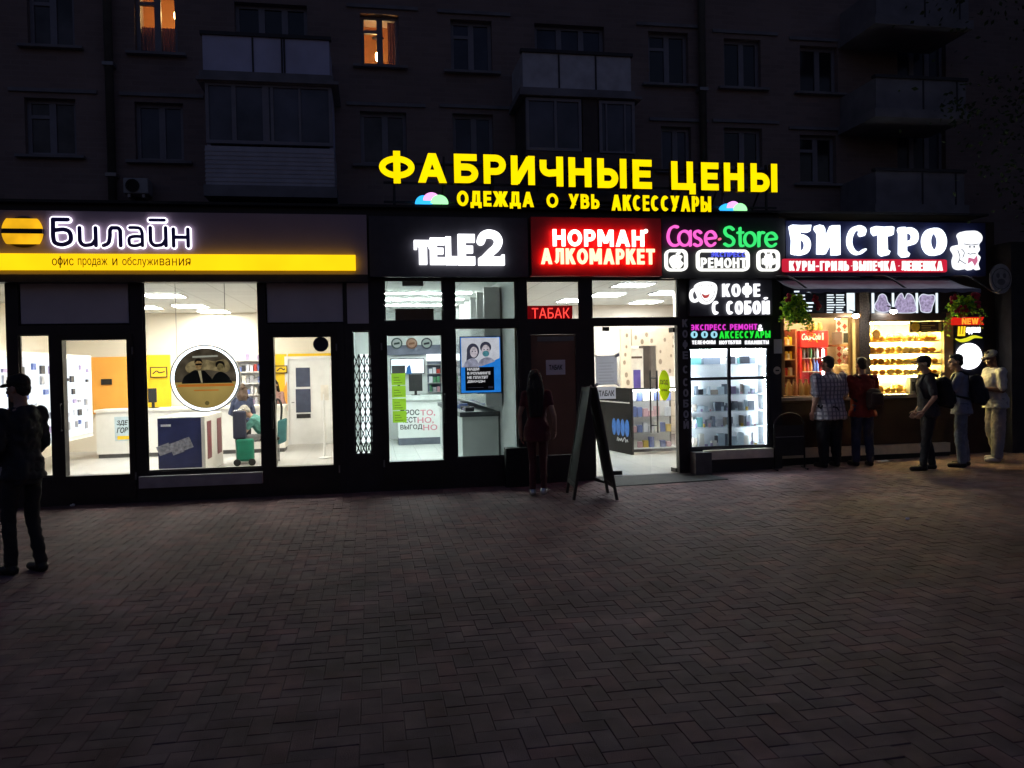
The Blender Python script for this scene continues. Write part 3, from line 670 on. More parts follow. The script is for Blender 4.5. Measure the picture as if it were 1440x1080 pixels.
for a, l in (((211, 516, 235, 531), 'small black framed notice on the yellow panel left of the round sign'), ((386, 514, 404, 525), 'small black framed notice on the yellow panel by the inner door'), ((142, 533, 157, 541), 'small dark plaque on the orange wall panel')):
    x0, x1, z0, z1 = R(*a, 7.86)
    t = T('framed_notice', l, 'notice', ((x0 + x1) / 2, 7.86, z0)); 
    f = MB(); k = .02
    for q in ((x0, x1, z0, z0 + k), (x0, x1, z1 - k, z1), (x0, x0 + k, z0 + k, z1 - k), (x1 - k, x1, z0 + k, z1 - k)): f.box(q[0], q[1], 7.86, 7.885, q[2], q[3])
    f.build('frame', BLACKP, t); MB().box(x0 + k, x1 - k, 7.87, 7.88, z0 + k, z1 - k).build('sheet', YEL if a[0] > 200 else BLACKP, t)
    if a[0] > 200:
        s = MB(); s.ribbon(cr([(x0 + .06, (z0 + z1) / 2 - .03), (x0 + .14, (z0 + z1) / 2 + .03), (x0 + .2, (z0 + z1) / 2 - .01), (x1 - .06, (z0 + z1) / 2 + .01)], 5), .025, 7.864, 7.868); s.build('scribble', BLACKP, t)
# white counter along the back
x0, _, _, z1 = R(134, 574, 340, 580, 6.2); xr = xs(400, 600, 6.2)
t = T('shop_counter', 'long white service counter at the back of the phone shop', 'counter', ((x0 + xr) / 2, 6.2, .02))
CW = mat('counter_white', (.78, .76, .72), .45, var=.04)
MB().box(x0, xr, 6.22, 6.9, .1, z1 - .05).build('counter_body', CW, t)
MB().box(x0 - .02, xr + .03, 6.17, 6.93, z1 - .05, z1).build('worktop', mat('worktop_cream', (.8, .77, .7), .35), t)
MB().box(x0 + .02, xr - .02, 6.26, 6.86, .016, .1).build('plinth', mat('dark_plinth', (.1, .1, .1), .6), t)
x0, x1, z0, z1 = R(161, 586, 186, 620, 6.19)
t = T('counter_poster', 'pale blue poster with slanted black words on the white counter', 'poster', ((x0 + x1) / 2, 6.19, z0))
MB().box(x0, x1, 6.2, 6.212, z0, z1).build('sheet', mat('pale_blue_paper', (.5, .62, .68), .7), t)
text_mb('ЗДЕ', (164, 591, 180, 599), 6.197, .003, .03, .25).build('lettering', BLACKP, t)
text_mb('ГОВ', (164, 601, 180, 609), 6.197, .003, .03, .25).build('lettering', BLACKP, t)
MB().rbox((165, 613, 182, 618), 6.196, 6.199).build('yellow_tag', YEL, t)
# lit product wall on the left
LIT = emis('lit_display_panel', (.88, .93, 1), .8, .12, 2.0)
t = T('lit_display_wall', 'long white backlit product display along the left wall of the phone shop', 'display', (XL + .1, 3, .55))
MB().box(XL - .2, XL + .1, .9, 5.75, .52, 2.12).build('cabinet', CW, t)
MB().box(XL + .101, XL + .112, .97, 5.68, .6, 2.04).build('light_panel', LIT, t)
gm = [mat('pack_blue', (.10, .14, .35), .5), mat('pack_grey', (.3, .3, .33), .5), mat('pack_black', (.03, .03, .04), .4), mat('pack_mauve', (.35, .28, .45), .5), mat('pack_white', (.6, .6, .66), .5)]
def goods(n, fn, label, grp, name='product_pack', cat='product'):
    for i in range(n):
        r = fn(i)
        if r is None: continue
        b, m = r; b.build(name, m, None, label, cat, grp)
rng = random.Random(11)
def dw(i):
    r_, c_ = divmod(i, 13); y = 1.15 + c_ * .35 + rng.uniform(-.13, .13); z = 1.86 - r_ * .21 + rng.uniform(-.05, .04)
    if rng.random() < .1: return None
    w, h = rng.uniform(.03, .08), rng.uniform(.05, .16)
    return MB().box(XL + .115, XL + .15, y - w, y + w, z - h / 2, z + h / 2), rng.choice(gm)
goods(78, dw, 'small packaged phone accessory hanging on the backlit wall of the phone shop', 'packs on the backlit display wall')
# navy promo stand
x0, x1, z0, z1 = R(222, 588, 283, 660, 2.75); zt = PZ(250, 585, 1).z
t = T('promo_stand', 'white display table with a navy poster front under the round sign', 'display stand', ((x0 + x1) / 2, 2.75, .02))
MB().box(x0, x1 + .06, 2.78, 4.4, .016, z1 + .02).build('stand_body', CW, t, bevel=.01)
MB().box(x0, x1, 2.755, 2.779, z0 + .02, z1).build('navy_poster', mat('navy_print', (.02, .025, .085), .35, var=.3, scale=3), t)
bp = MB()
for (a, b_, c, d, ang) in ((231, 632, 16, 12, .35), (248, 630, 14, 15, .35), (262, 624, 13, 14, .35)):
    p = P(a, b_, 2.75); bp.obox((p.x, 2.752, p.z), (c / 160, 0, c / 160 * ang), (0, .002, 0), (-d / 160 * .4, 0, d / 160))
bp.build('printed_band', mat('printed_grey', (.2, .2, .24), .5, var=.5, scale=20), t)
bp = MB().box(x1 + .0605, x1 + .066, 2.95, 3.3, .25, z1 - .08).box(x1 + .0605, x1 + .066, 3.85, 4.25, .25, z1 - .08); bp.build('burgundy_panel', mat('burgundy_panel', (.16, .02, .03), .4), t)
MB().rbox((226, 597, 240, 600), 2.751, 2.754).build('lettering', mat('pale_print', (.5, .5, .55), .6), t)
# inner door, floor stand, back shelves
x0, x1, z0, z1 = R(406, 505, 465, 624, 7.93)
t = T('inner_door', 'white inner door with two dark panes on the back wall of the phone shop', 'door', ((x0 + x1) / 2, 7.93, .02))
f = MB(); f.box(x0 - .07, x0, 7.9, 7.995, .016, z1 + .07).box(x1, x1 + .07, 7.9, 7.995, .016, z1 + .07).box(x0, x1, 7.9, 7.995, z1, z1 + .07); f.build('door_frame', WHITEP, t)
MB().box(x0 + .004, x1 - .004, 7.93, 7.99, .02, z1 - .004).build('door_leaf', WHITEP, t)
for a in ((416, 517, 436, 544), (416, 547, 437, 580)): MB().rbox(a, 7.918, 7.929).build('door_window', mat('dim_blue_pane', (.06, .07, .11), .2), t)
MB().rbox((417, 582, 437, 588), 7.917, 7.9285).build('vent_grille', BLACKP, t)
MB().tube([P(410, 566, 7.9), P(414, 566, 7.9)], .012).build('door_handle', GREYM, t)
p = PZ(457, 644, .02)
t = T('floor_stand', 'slim white floor stand beside the inner door of the phone shop', 'stand', p)
MB().lathe(p, [(.13, 0), (.13, .015), (.03, .03)]).build('base', WHITEP, t); MB().tube([p + Vector((0, 0, .02)), p + Vector((0, 0, 1.25))], .025).build('pole', WHITEP, t)
MB().box(p.x - .05, p.x + .1, p.y - .02, p.y + .01, 1.15, 1.45).build('leaflet_holder', mat('pack_cream', (.7, .66, .6), .5), t)
x0, x1, z0, z1 = R(322, 498, 378, 572, 7.7)
t = T('accessory_shelves', 'white wall shelves full of small accessories right of the round sign', 'shelves', ((x0 + x1) / 2, 7.7, z0))
MB().box(x0, x1, 7.93, 7.98, z0, z1).build('back_board', WHITEP, t)
for k in range(5): MB().box(x0, x1, 7.7, 7.929, z0 + (z1 - z0) * k / 4.6, z0 + (z1 - z0) * k / 4.6 + .02).build('shelf', CW, t)
def sh(i):
    r_, c_ = divmod(i, 9)
    if rng.random() < .12: return None
    w = rng.uniform(.022, .045); x = x0 + .06 + c_ * (x1 - x0 - .1) / 9; z = z0 + (z1 - z0) * r_ / 4.6 + .021
    return MB().box(x - w, x + w, 7.75, 7.85, z, z + rng.uniform(.1, .2)), rng.choice(gm + [mat('pack_cream', (.7, .66, .6), .5), mat('pack_white', (.6, .6, .66), .5), mat('pack_taupe', (.35, .3, .26), .5), mat('pack_red', (.4, .04, .03), .5)])
goods(45, sh, 'small accessory pack standing on the back shelves right of the round sign', 'packs on the phone shop back shelves')
def monitor(a, Y, label, z0=None):
    x0, x1, zz, z1 = R(*a, Y); zz0 = z0 if z0 is not None else zz - .1
    t = T('monitor', label, 'monitor', ((x0 + x1) / 2, Y, zz0))
    MB().box(x0, x1, Y, Y + .04, zz, z1).build('screen_back', BLACKP, t, bevel=.006)
    MB().box((x0 + x1) / 2 - .03, (x0 + x1) / 2 + .03, Y + .05, Y + .07, zz0, zz + .1).box((x0 + x1) / 2 - .1, (x0 + x1) / 2 + .1, Y, Y + .18, zz0, zz0 + .012).build('stand', BLACKP, t)
zc = R(134, 574, 340, 580, 6.2)[3]
monitor((208, 546, 220, 566), 6.4, 'black monitor seen from behind on the white counter left of the round sign', zc + .001)
# round hanging lightbox
c = P(289, 532, .35); r = 47 / FPX * ((c - CAM).dot(F0))
t = T('round_lightbox', 'round white rimmed lightbox poster of two men hanging in the big window', 'sign', (c.x, .35, c.z - r))
ringm = emis('lightbox_rim', (.82, .9, 1), 2.2)
MB().ring(c.x, c.z, r * .90, r * .965, .33, .40, 64).build('glowing_rim', ringm, t)
MB().ring(c.x, c.z, r * .966, r, .32, .42, 64).build('case', GREYM, t)
MB().disc(c.x, c.z, r * .9, r * .9, .372, .38, 64).build('poster', emis('poster_brown', (.045, .035, .024), .7, .6, 5), t)
low = [(c.x + r * .895 * math.cos(a), c.z + r * .895 * math.sin(a)) for a in [math.radians(187 + 166 * k / 30) for k in range(31)]]
MB().prism(low, .366, .371).build('poster_band', emis('poster_ochre', (.34, .235, .07), .5, .25, 2), t)
s = r / 47.
def PP(x, y): return (c.x + (x - 289) * s, c.z - (y - 532) * s)
INK = mat('print_dark', (.012, .012, .012), .5)
fg = MB()
fg.prism([PP(*q) for q in cr([(257, 539), (260, 530), (268, 524), (275, 520), (281, 522), (287, 521), (292, 526), (297, 532), (300, 539)], 4)], .360, .3655)
fg.prism([PP(*q) for q in cr([(297, 539), (299, 531), (304, 525), (310, 523), (317, 527), (322, 533), (325, 539)], 4)], .3605, .365); fg.build('printed_suit', INK, t)
MB().prism([PP(*q) for q in ((279, 521), (283, 521), (285, 538), (283, 538))], .357, .3595).build('printed_shirt', emis('print_cream', (.30, .25, .15), .5), t)
FACE = emis('print_face', (.20, .12, .05), .55, .45, 26)
fc = MB(); q = PP(280, 512.5); fc.disc(q[0], q[1], 4.6 * s, 7 * s, .357, .3595); fc.build('printed_face', FACE, t); fc = MB(); q = PP(309, 516); fc.disc(q[0], q[1], 4.4 * s, 6 * s, .3572, .3595); fc.build('printed_face', emis('print_face_dim', (.12, .09, .04), .55, .45, 26), t)
hh = MB(); hh.prism([PP(*v) for v in cr([(274.8, 511), (275.5, 506), (279, 504), (283, 504.5), (285, 507), (285.2, 511), (283, 508), (278, 507.5)], 3, True)], .354, .3565); hh.build('printed_hair', mat('print_hair', (.03, .02, .012), .5), t)
hh = MB(); hh.prism([PP(*v) for v in cr([(303.5, 517), (303, 511), (307, 508), (312, 508.5), (315, 512), (314.5, 518), (312.5, 512.5), (307, 511.5)], 3, True)], .354, .3565); hh.build('printed_hair', mat('print_hair', (.03, .02, .012), .5), t)
hh = MB(); hh.prism([PP(*v) for v in ((275.6, 511), (284.4, 511), (284.2, 513.6), (276, 513.6))], .354, .3565); hh.build('printed_glasses', INK, t)
gl_ = MB(); gl_.prism([PP(*v) for v in cr([(262, 516), (270, 508), (290, 506), (300, 508), (316, 506), (322, 516), (316, 524), (290, 520), (268, 524)], 4, True)], .3672, .3712); gl_.build('printed_glow', emis('print_glow', (.16, .12, .06), .55, .5, 14), t)
MB().prism([PP(*v) for v in ((252, 540), (326, 540), (327, 543.5), (251, 543.5))], .362, .3655).build('printed_line', emis('print_orange', (.42, .13, .02), .5), t)
MB().prism([PP(*v) for v in ((272, 500.5), (306, 499.5), (306, 502), (272, 503))], .362, .3655).build('printed_line', emis('print_pale', (.3, .29, .24), .5), t)
MB().prism([PP(*v) for v in ((273, 548), (306, 548), (306, 549.6), (273, 549.6))], .362, .3655).build('printed_line', emis('print_orange', (.42, .13, .02), .5), t)
q = PP(290, 567); MB().disc(q[0], q[1], 3 * s, 3 * s, .362, .3655).build('printed_emblem', emis('print_olive_emblem', (.12, .09, .03), .5), t)
wr = MB()
for px in (249, 318): a = P(px, 505, .36); wr.tube([(a.x, .36, c.z + r * math.sqrt(max(.05, 1 - ((a.x - c.x) / r) ** 2))), (a.x, .36, 3.115)], .004, 5)
wr.build('hanging_wire', GREYM, t)
c = P(451, 484, .02); MB().disc(c.x, c.z, .105, .105, .04, .047).build('door_sticker', mat('navy_sticker', (.025, .03, .07), .4), None, 'round navy sticker in the top corner of the phone shop right door', 'sticker')
# shopper's bag and handle behind the right door
p = P(396, 627, 4.2)
t = T('shopping_bag', 'teal cloth shopping bag hanging from a black handle behind the right door', 'bag', p)
x0, x1, z0, z1 = R(389, 588, 403, 626, 4.2)
MB().prism([(x0, z0), (x1 - .02, z0 + .06), (x1, z1), (x0 + .02, z1 - .05)], 4.2, 4.4).build('bag_body', mat('teal_cloth', (.05, .16, .17), .9, bump=.4), t, bevel=.03)
MB().tube(cr([P(387, 600, 4.3), P(388, 566, 4.3), P(392, 562, 4.3), P(396, 572, 4.3), P(395, 592, 4.3)], 6), .02).build('bag_handle', BLACKP, t, smooth=True)

# ---- operator shop in the middle
TH = dict(t1=(540, 393, 623, 452), t2=(639, 394, 726, 450), dr=(546, 472, 622, 648), win=(641, 460, 731, 643), gr=(497, 465, 522, 640))
TEL, tx0, tx1 = front('operator_shop', 'small mobile operator shop between the yellow banded shop and the liquor shop', 486.2, 733, list(TH.values()), -.06)
for k in ('t1', 't2', 'win', 'gr'): pane(TEL, TH[k])
door(TEL, TH['dr'], 1, bot=.32, side=.075, hz=(.95, 1.35))
x0, x1, z0, z1 = R(517 - 30, 394, 518, 455, 0); MB().box(x0 + .01, x1, -.014, -.002, z0, z1).build('transom_panel', DULLG, TEL)
room(TEL, bx1 + .0, tx1 - .06, 8.3, .015, 3.12, FL_W, ROOMW2)
for y, w in ((3.2, 'nearest'), (4.5, 'middle'), (5.9, 'farthest')):
    x = (bx1 + tx1) / 2 - .05
    t = T('ceiling_light', 'long white strip light across the operator shop ceiling, the ' + w + ' of three', 'ceiling light', (x, y, 3.09), 'strip lights of the operator shop')
    MB().box(x - 1.0, x + 1.0, y - .07, y + .07, 3.085, 3.1).build('diffuser', emis('strip_light', (.9, 1, .96), 37, .02), t)
    MB().box(x - 1.02, x + 1.02, y - .09, y + .09, 3.101, 3.118).build('housing', WHITEP, t)
Yc = 6.8
x0, x1, z0, z1 = R(560, 556, 640, 624, Yc)
t = T('sales_counter', 'white sales counter with a black and pink slogan facing the door', 'counter', ((x0 + x1) / 2, Yc, .02))
MB().box(x0, x1, Yc + .02, Yc + .6, .17, z1 - .1).build('counter_front', mat('counter_cool', (.7, .73, .72), .4, var=.03), t)
MB().box(x0 - .03, x1 + .03, Yc - .03, Yc + .65, z1 - .1, z1).build('counter_top', mat('counter_top_cool', (.6, .64, .63), .35), t)
MB().box(x0, x1, Yc + .015, Yc + .58, .016, .17).build('plinth', mat('slate_plinth', (.09, .1, .13), .5), t)
PINK = mat('pink_print', (.6, .22, .28), .6)
for a, b_, s, m in ((563, 590, 'ПРОС', BLACKP), (591, 612, 'ТО,', PINK), (563, 586, 'ЧЕСТ', BLACKP), (587, 610, 'НО,', PINK), (563, 594, 'ВЫГОД', BLACKP), (595, 615, 'НО', PINK)):
    ln = {'П': 0, 'Т': 0, 'Ч': 1, 'Н': 1, 'В': 2}[s[0]] if s != 'НО' else 2
    yy = 576 + ln * 10.5; text_mb(s, (a, yy, b_, yy + 8 + (1.5 if ',' in s else 0)), Yc + .016, .003, .02).build('lettering', m, t)
cz = R(560, 556, 640, 624, Yc)[3]
monitor((575, 526, 594, 550), Yc + .25, 'tall black monitor seen from behind on the operator shop counter', cz + .001)
monitor((551, 514, 570, 530), Yc + .35, 'low black monitor behind the green leaflets in the operator shop', cz + .001)
wallpanel((540, 485, 640, 499), 8.2, mat('slate_panel', (.11, .12, .17), .5), 'dark slate band across the back wall of the operator shop')
x0, x1, z0, z1 = R(549, 504, 597, 526, 8.1)
t = T('wall_screen', 'pale lit advertising screen on the back wall of the operator shop', 'screen', ((x0 + x1) / 2, 8.1, z0))
MB().box(x0, x1, 8.12, 8.18, z0, z1).build('case', BLACKP, t)
MB().box(x0 + .02, x1 - .02, 8.108, 8.119, z0 + .02, z1 - .02).build('screen', emis('screen_picture', (.75, .9, 1), 1.1, .2, 3), t)
bp = MB(); a, b_ = P(571, 526, 8.1), P(579, 526, 8.1); bp.prism([(a.x, a.z), (b_.x, a.z), (b_.x - .03, a.z + .2), (b_.x - .06, a.z + .22), (a.x + .02, a.z + .15)], 8.1, 8.107); bp.build('screen_figure', emis('screen_blue', (.05, .2, .5), .5), t)
wallpanel((600, 498, 625, 507), 8.15, emis('small_lightbox', (.95, 1, 1), 1.5), 'small white lightbox above the dark shelves of the operator shop', 'sign', name='small_lightbox')
x0, x1, z0, z1 = R(602, 508, 634, 552, 7.9)
t = T('dark_shelves', 'dark shelf unit with coloured accessories behind the operator shop counter', 'shelves', ((x0 + x1) / 2, 7.9, z0))
MB().box(x0, x1, 8.1, 8.15, z0, z1).build('back_board', mat('slate_panel', (.11, .12, .17), .5), t)
for k in range(4): MB().box(x0, x1, 7.9, 8.099, z0 + (z1 - z0) * k / 3.4, z0 + (z1 - z0) * k / 3.4 + .02).build('shelf', GREYM, t)
pc = [mat('pack_red', (.4, .04, .03), .5), mat('pack_white', (.6, .6, .66), .5), mat('pack_green', (.06, .2, .1), .5), mat('pack_grey', (.3, .3, .33), .5), mat('pack_pink', (.5, .25, .3), .5)]
def sh2(i):
    r_, c_ = divmod(i, 5); x = x0 + .07 + c_ * (x1 - x0 - .1) / 5; z = z0 + (z1 - z0) * r_ / 3.4 + .021; w = rng.uniform(.025, .04)
    return MB().box(x - w, x + w, 7.95, 8.03, z, z + rng.uniform(.1, .17)), rng.choice(pc)
goods(15, sh2, 'small accessory pack on the dark shelves behind the operator shop counter', 'packs on the dark shelves')
# right side counters and glass wall cabinets
x1 = tx1 - .07
t = T('side_counter', 'long white side counter with a dark worktop along the right of the operator shop', 'counter', (x1 - .3, 3, .02))
MB().box(x1 - .62, x1 - .02, 1.6, 6.0, .016, .92).build('counter_body', mat('counter_cool', (.7, .73, .72), .4, var=.03), t)
MB().box(x1 - .66, x1 - .01, 1.55, 6.05, .921, 1.0).build('worktop', mat('slate_worktop', (.07, .075, .085), .4), t)
t = T('glass_cabinets', 'white glass fronted wall cabinets lining the right wall of the operator shop', 'cabinet', (x1 - .1, 3, 1.1))
MB().box(x1 - .06, x1 - .02, 1.2, 7.4, 1.1, 3.0).build('back_board', WHITEP, t)
for k in range(8): MB().box(x1 - .28, x1 - .062, 1.2 + k * .88, 1.23 + k * .88, 1.1, 3.0).build('upright', WHITEP, t)
for z in (1.1, 1.5, 1.9, 2.3): MB().box(x1 - .27, x1 - .063, 1.24, 7.35, z, z + .02).build('shelf', CLEAR if z > 1.2 else WHITEP, t)
MB().box(x1 - .3, x1 - .285, 1.2, 7.39, 1.12, 2.5).build('glass_front', CLEAR, t)
def sh3(i):
    r_, c_ = divmod(i, 14); y = 1.4 + c_ * .42 + rng.uniform(-.08, .08); z = 1.121 + r_ * .4
    return MB().box(x1 - .2, x1 - .12, y - .06, y + .06, z, z + rng.uniform(.1, .2)), rng.choice(gm[1:] + pc)
goods(42, sh3, 'small boxed phone accessory behind glass on the right wall of the operator shop', 'boxes in the glass wall cabinets')
def shc(i):
    y = 1.75 + i * .3; return MB().box(x1 - .55, x1 - .4, y, y + .12, 1.001, 1.001 + rng.uniform(.03, .09)), rng.choice(gm)
goods(12, shc, 'small display handset lying on the dark worktop of the side counter', 'handsets on the side counter')
# signs hung inside the glass
x0, x1_, z0, z1 = R(556, 434, 610, 451, .25); MB().box(x0, x1_, .25, .31, z0, z1).build('sign_back', mat('dark_sign_back', (.03, .03, .05), .5), None, 'dark back of a sign box hanging behind the transom above the operator shop door', 'sign')
x0, x1_, z0, z1 = R(566, 393, 595, 402, .25); MB().box(x0, x1_, .25, .31, z0, z1 + .04).build('speaker_box', mat('dark_sign_back', (.03, .03, .05), .5), None, 'small dark box at the top edge of the left transom pane', 'box')
# poster with couple, its sheet and print made to glow as if backlit
a = (648, 474, 704, 552); x0, x1_, z0, z1 = R(*a, .066)
t = T('window_poster', 'glowing blue and white poster of a couple inside the operator shop window', 'poster', ((x0 + x1_) / 2, .07, z0))
MB().box(x0, x1_, .070, .074, z0, z1).build('sheet', emis('poster_blue', (.02, .22, .75), .42, .1), t)
MB().box(x0 - .012, x1_ + .012, .0745, .078, z0 - .012, z1 + .012).build('backing', BLACKP, t)
def Q(u, v): return (x0 + u * (x1_ - x0), z0 + v * (z1 - z0))
MB().prism([Q(.02, .99), Q(.98, .99), Q(.98, .62), Q(.62, .5), Q(.02, .46)], .066, .0695).build('printed_sky', emis('poster_pale', (.62, .62, .7), .42, .12), t)
wq = x1_ - x0
def pe(u, v, ru, rv, y, b): q = Q(u, v); return b.disc(q[0], q[1], ru * wq, rv * wq, y, y + .003, 24)
h = MB(); pe(.31, .75, .155, .19, .0625, h); pe(.63, .815, .14, .14, .0628, h); h.prism([Q(.16, .74), Q(.14, .56), Q(.26, .5), Q(.3, .7)], .063, .0655); h.build('printed_hair', emis('print_slate', (.05, .05, .08), .4), t)
b_ = MB(); b_.prism(cr([Q(.06, .47), Q(.12, .56), Q(.26, .62), Q(.38, .6), Q(.46, .5)], 4) + [Q(.46, .46), Q(.06, .46)], .0605, .0622); b_.prism(cr([Q(.42, .49), Q(.48, .58), Q(.62, .63), Q(.76, .62), Q(.86, .56)], 4) + [Q(.5, .47)], .060, .0622); b_.build('printed_clothes', emis('print_mauve', (.3, .3, .4), .42, .35, 15), t)
f = MB(); pe(.33, .73, .095, .135, .0565, f); pe(.63, .755, .105, .145, .0568, f); f.build('printed_face', emis('print_paleface', (.5, .45, .5), .42, .3, 20), t)
f = MB(); pe(.63, .70, .085, .075, .053, f); f.build('printed_beard', emis('print_teal', (.08, .25, .3), .4, .3, 20), t)
f = MB()
for u, v in ((.295, .745), (.365, .745), (.59, .775), (.67, .775)): pe(u, v, .018, .012, .0532, f)
f.build('printed_eye', emis('print_slate', (.05, .05, .08), .4), t)
MB().box(x0 + .06, x1_ - .1, .0555, .0585, z0 + .03, z0 + (z1 - z0) * .46).build('text_panel', BLACKP, t)
for k in range(4):
    s = ('НАШИ', 'В РОУМИНГЕ', 'НЕ ПЛАТЯТ', 'ДВАЖДЫ')[k]; wd = (.3, .58, .52, .44)[k]; zz = z0 + (z1 - z0) * (.40 - k * .075)
    text_mb(s, None, .0535, .0015, .03, world=(x0 + .09, x0 + .09 + wd * (x1_ - x0), zz, zz + (z1 - z0) * .05)).build('lettering', emis('poster_white', (.8, .8, .85), .4), t)
MB().box(x0 + .09, x0 + .09 + .4 * (x1_ - x0), .0535, .055, z0 + .07, z0 + .078).box(x1_ - .19, x1_ - .12, .0535, .055, z0 + .06, z0 + .09).build('small_print', PAPER, t)
# door stickers and leaflets
for px, m, l in ((558, mat('sticker_green', (.05, .1, .09), .4), 'round dark green no smoking sticker, leftmost on the operator shop door'), (579, mat('sticker_orange', (.6, .25, .15), .4), 'round orange sticker in the middle of the three on the operator shop door'), (600, mat('sticker_slate', (.05, .06, .09), .4), 'round slate sticker, rightmost of three on the operator shop door')):
    c = P(px, 483, .06); t = T('door_sticker', l, 'sticker', (c.x, .06, c.z - .08))
    MB().ring(c.x, c.z, .062, .08, .061, .064, 32).build('rim', m, t); MB().add([(c.x + .06 * math.cos(a), .063, c.z + .06 * math.sin(a)) for a in [i * math.pi / 12 for i in range(24)]], [tuple(range(24))]).build('face', paper('sticker_pale_%d' % px, (.6, .66, .66) if px != 579 else (.9, .5, .35), .7), t)
    b_ = MB(); b_.obox((c.x, .0605, c.z), (.04, 0, .006), (0, .0008, 0), (0, 0, .014)); b_.build('pictogram', m, t)
GREEN = paper('lime_paper', (.42, .72, .05), .7)
for k in range(4):
    a = (550.5 + k * .6, 525 + k * 17.6, 570 + k * .6, 541.5 + k * 17.6); x0, x1_, z0, z1 = R(*a, .062)
    t = T('leaflet', 'lime green leaflet taped inside the operator shop door, ' + ('topmost', 'second from the top', 'second from the bottom', 'lowest')[k] + ' of the column', 'leaflet', ((x0 + x1_) / 2, .062, z0), 'lime leaflets on the door')
    MB().sheet(x0, x1_, .063, z0, z1).build('sheet', GREEN, t)
    f = MB()
    for j in range(3): f.box(x0 + .03, x1_ - .05 - .02 * j, .0595, .0615, z0 + .03 + j * .035, z0 + .038 + j * .035)
    f.build('print', mat('print_olive', (.13, .22, .03), .7), t)
# scissor grille in the narrow window
x0, x1_, z0, z1 = R(*TH['gr'], .2)
t = T('folding_grille', 'dark folding scissor grille behind the narrow window between the first two shops', 'grille', ((x0 + x1_) / 2, .2, z0))
g = MB(); zb, zt_ = z0, R(497, 498, 522, 640, .2)[3]
w_ = (x1_ - x0 + .12) / 5
n_ = 7
for i in range(0, 5):
    for j in range(n_ + 1):
        hh = (zt_ - zb) / n_; xa = x0 - .06 + i * w_
        g.bar((xa, .2, zb + j * hh), (xa + w_, .2, zb + (j + 1) * hh), .014, .006) if j < n_ else None
        g.bar((xa + w_, .207, zb + j * hh), (xa, .207, zb + (j + 1) * hh), .014, .006) if j < n_ else None
g.build('lattice', BLACKF, t)
g = MB()
for i in range(6): g.box(x0 - .06 + i * w_ - .008, x0 - .06 + i * w_ + .008, .212, .225, zb, zt_)
g.build('grille_bar', BLACKF, t)
x0, x1_, z0, z1 = R(508, 498, 524, 622, .5); MB().box(x0, x1_ + .1, .5, .54, z0, z1).build('lit_banner', emis('lit_banner', (.85, .98, 1), .9, .1), None, 'tall pale lit banner behind the folding grille', 'banner')

# ---- liquor shop entrance
NH = dict(t1=(740, 394, 816, 450), t2=(832, 392, 955, 448), bd=(748, 470, 811, 640), en=(837, 458, 954, 668))
NOR, nx0, nx1 = front('liquor_shop', 'liquor shop with a red fascia, brown door and open glass entrance', 733.2, 968, list(NH.values()), -.04)
pane(NOR, NH['t1']); pane(NOR, NH['t2'])
NFZ = gz(2.5) + .022
NFL = tiles('cream_floor_tiles', (.6, .6, .57), .45, .006, .2); NWL = mat('beige_wall', (.62, .55, .48), .8, var=.05, scale=1.5)
NX0, NX1, NX2, NYM, NY1, NZ = nx0 + .01, 3.7, 5.6, 3.12, 6.5, 3.12
for z, m_, nm_, fl in ((NFZ, NFL, 'floor', 0), (NZ, tiles('ceiling_tiles', (.72, .72, .7), .6, .012, .8), 'ceiling', 1)):
    b_ = MB()
    for q in ((NX0, NX1, .121, NYM), (NX0, NX2, NYM, NY1)): b_.add([(q[0], q[2], z), (q[1], q[2], z), (q[1], q[3], z), (q[0], q[3], z)], [(3, 2, 1, 0) if fl else (0, 1, 2, 3)])
    b_.build(nm_, m_, NOR)
for p0, p1 in (((NX0, .121), (NX0, NY1)), ((NX1, .47), (NX1, NYM)), ((NX1, NYM), (NX2, NYM)), ((NX2, NYM), (NX2, NY1))):
    MB().add([(*p0, NFZ), (*p1, NFZ), (*p1, NZ), (*p0, NZ)], [(0, 1, 2, 3)]).build('side_wall', NWL, NOR)
MB().add([(NX0, NY1, NFZ), (NX2, NY1, NFZ), (NX2, NY1, NZ), (NX0, NY1, NZ)], [(0, 1, 2, 3)]).build('back_wall', NWL, NOR)
MB().add([(nx1, .47, NFZ), (NX1, .47, NFZ), (NX1, .47, NZ), (nx1, .47, NZ)], [(0, 1, 2, 3)]).add([(nx1, .121, NFZ), (nx1, .47, NFZ), (nx1, .47, NZ), (nx1, .121, NZ)], [(0, 1, 2, 3)]).build('side_wall', NWL, NOR)
for px, py, l in ((890, 401, 'nearest'), (853, 415, 'second nearest on the left'), (940, 412, 'rightmost'), (908, 425, 'second farthest'), (862, 437, 'farthest'), (806, 423, 'leftmost')):
    ceil_light(px, py, 3.12, .3, .3, PANEL_C, 'square liquor shop ceiling light, the ' + l + ' one seen through the transoms', 'ceiling lights of the liquor shop')
# brown side door
x0, x1_, z0, z1 = R(*NH['bd'], 0)
d = MB().box(x0 + .004, x1_ - .004, .03, .07, z0 + .004, z1 - .004).build('brown_door', mat('brown_door_film', (.22, .12, .075), .5, var=.12, scale=2), NOR)
MB().box(x0 + .1, x1_ - .02, .026, .0295, z1 - .1, z1 - .03).build('top_strip', mat('pale_strip', (.3, .27, .23), .5), d)
a = R(768, 506, 795, 527, .02)
t = T('paper_notice', 'white paper notice taped on the dim brown door', 'notice', ((a[0] + a[1]) / 2, .02, a[2])); MB().box(a[0], a[1], .024, .0285, a[2], a[3]).build('sheet', PAPER, t)
text_mb('ТАБАК', (772, 513, 791, 520), .0215, .002, .03).build('lettering', BLACKP, t)
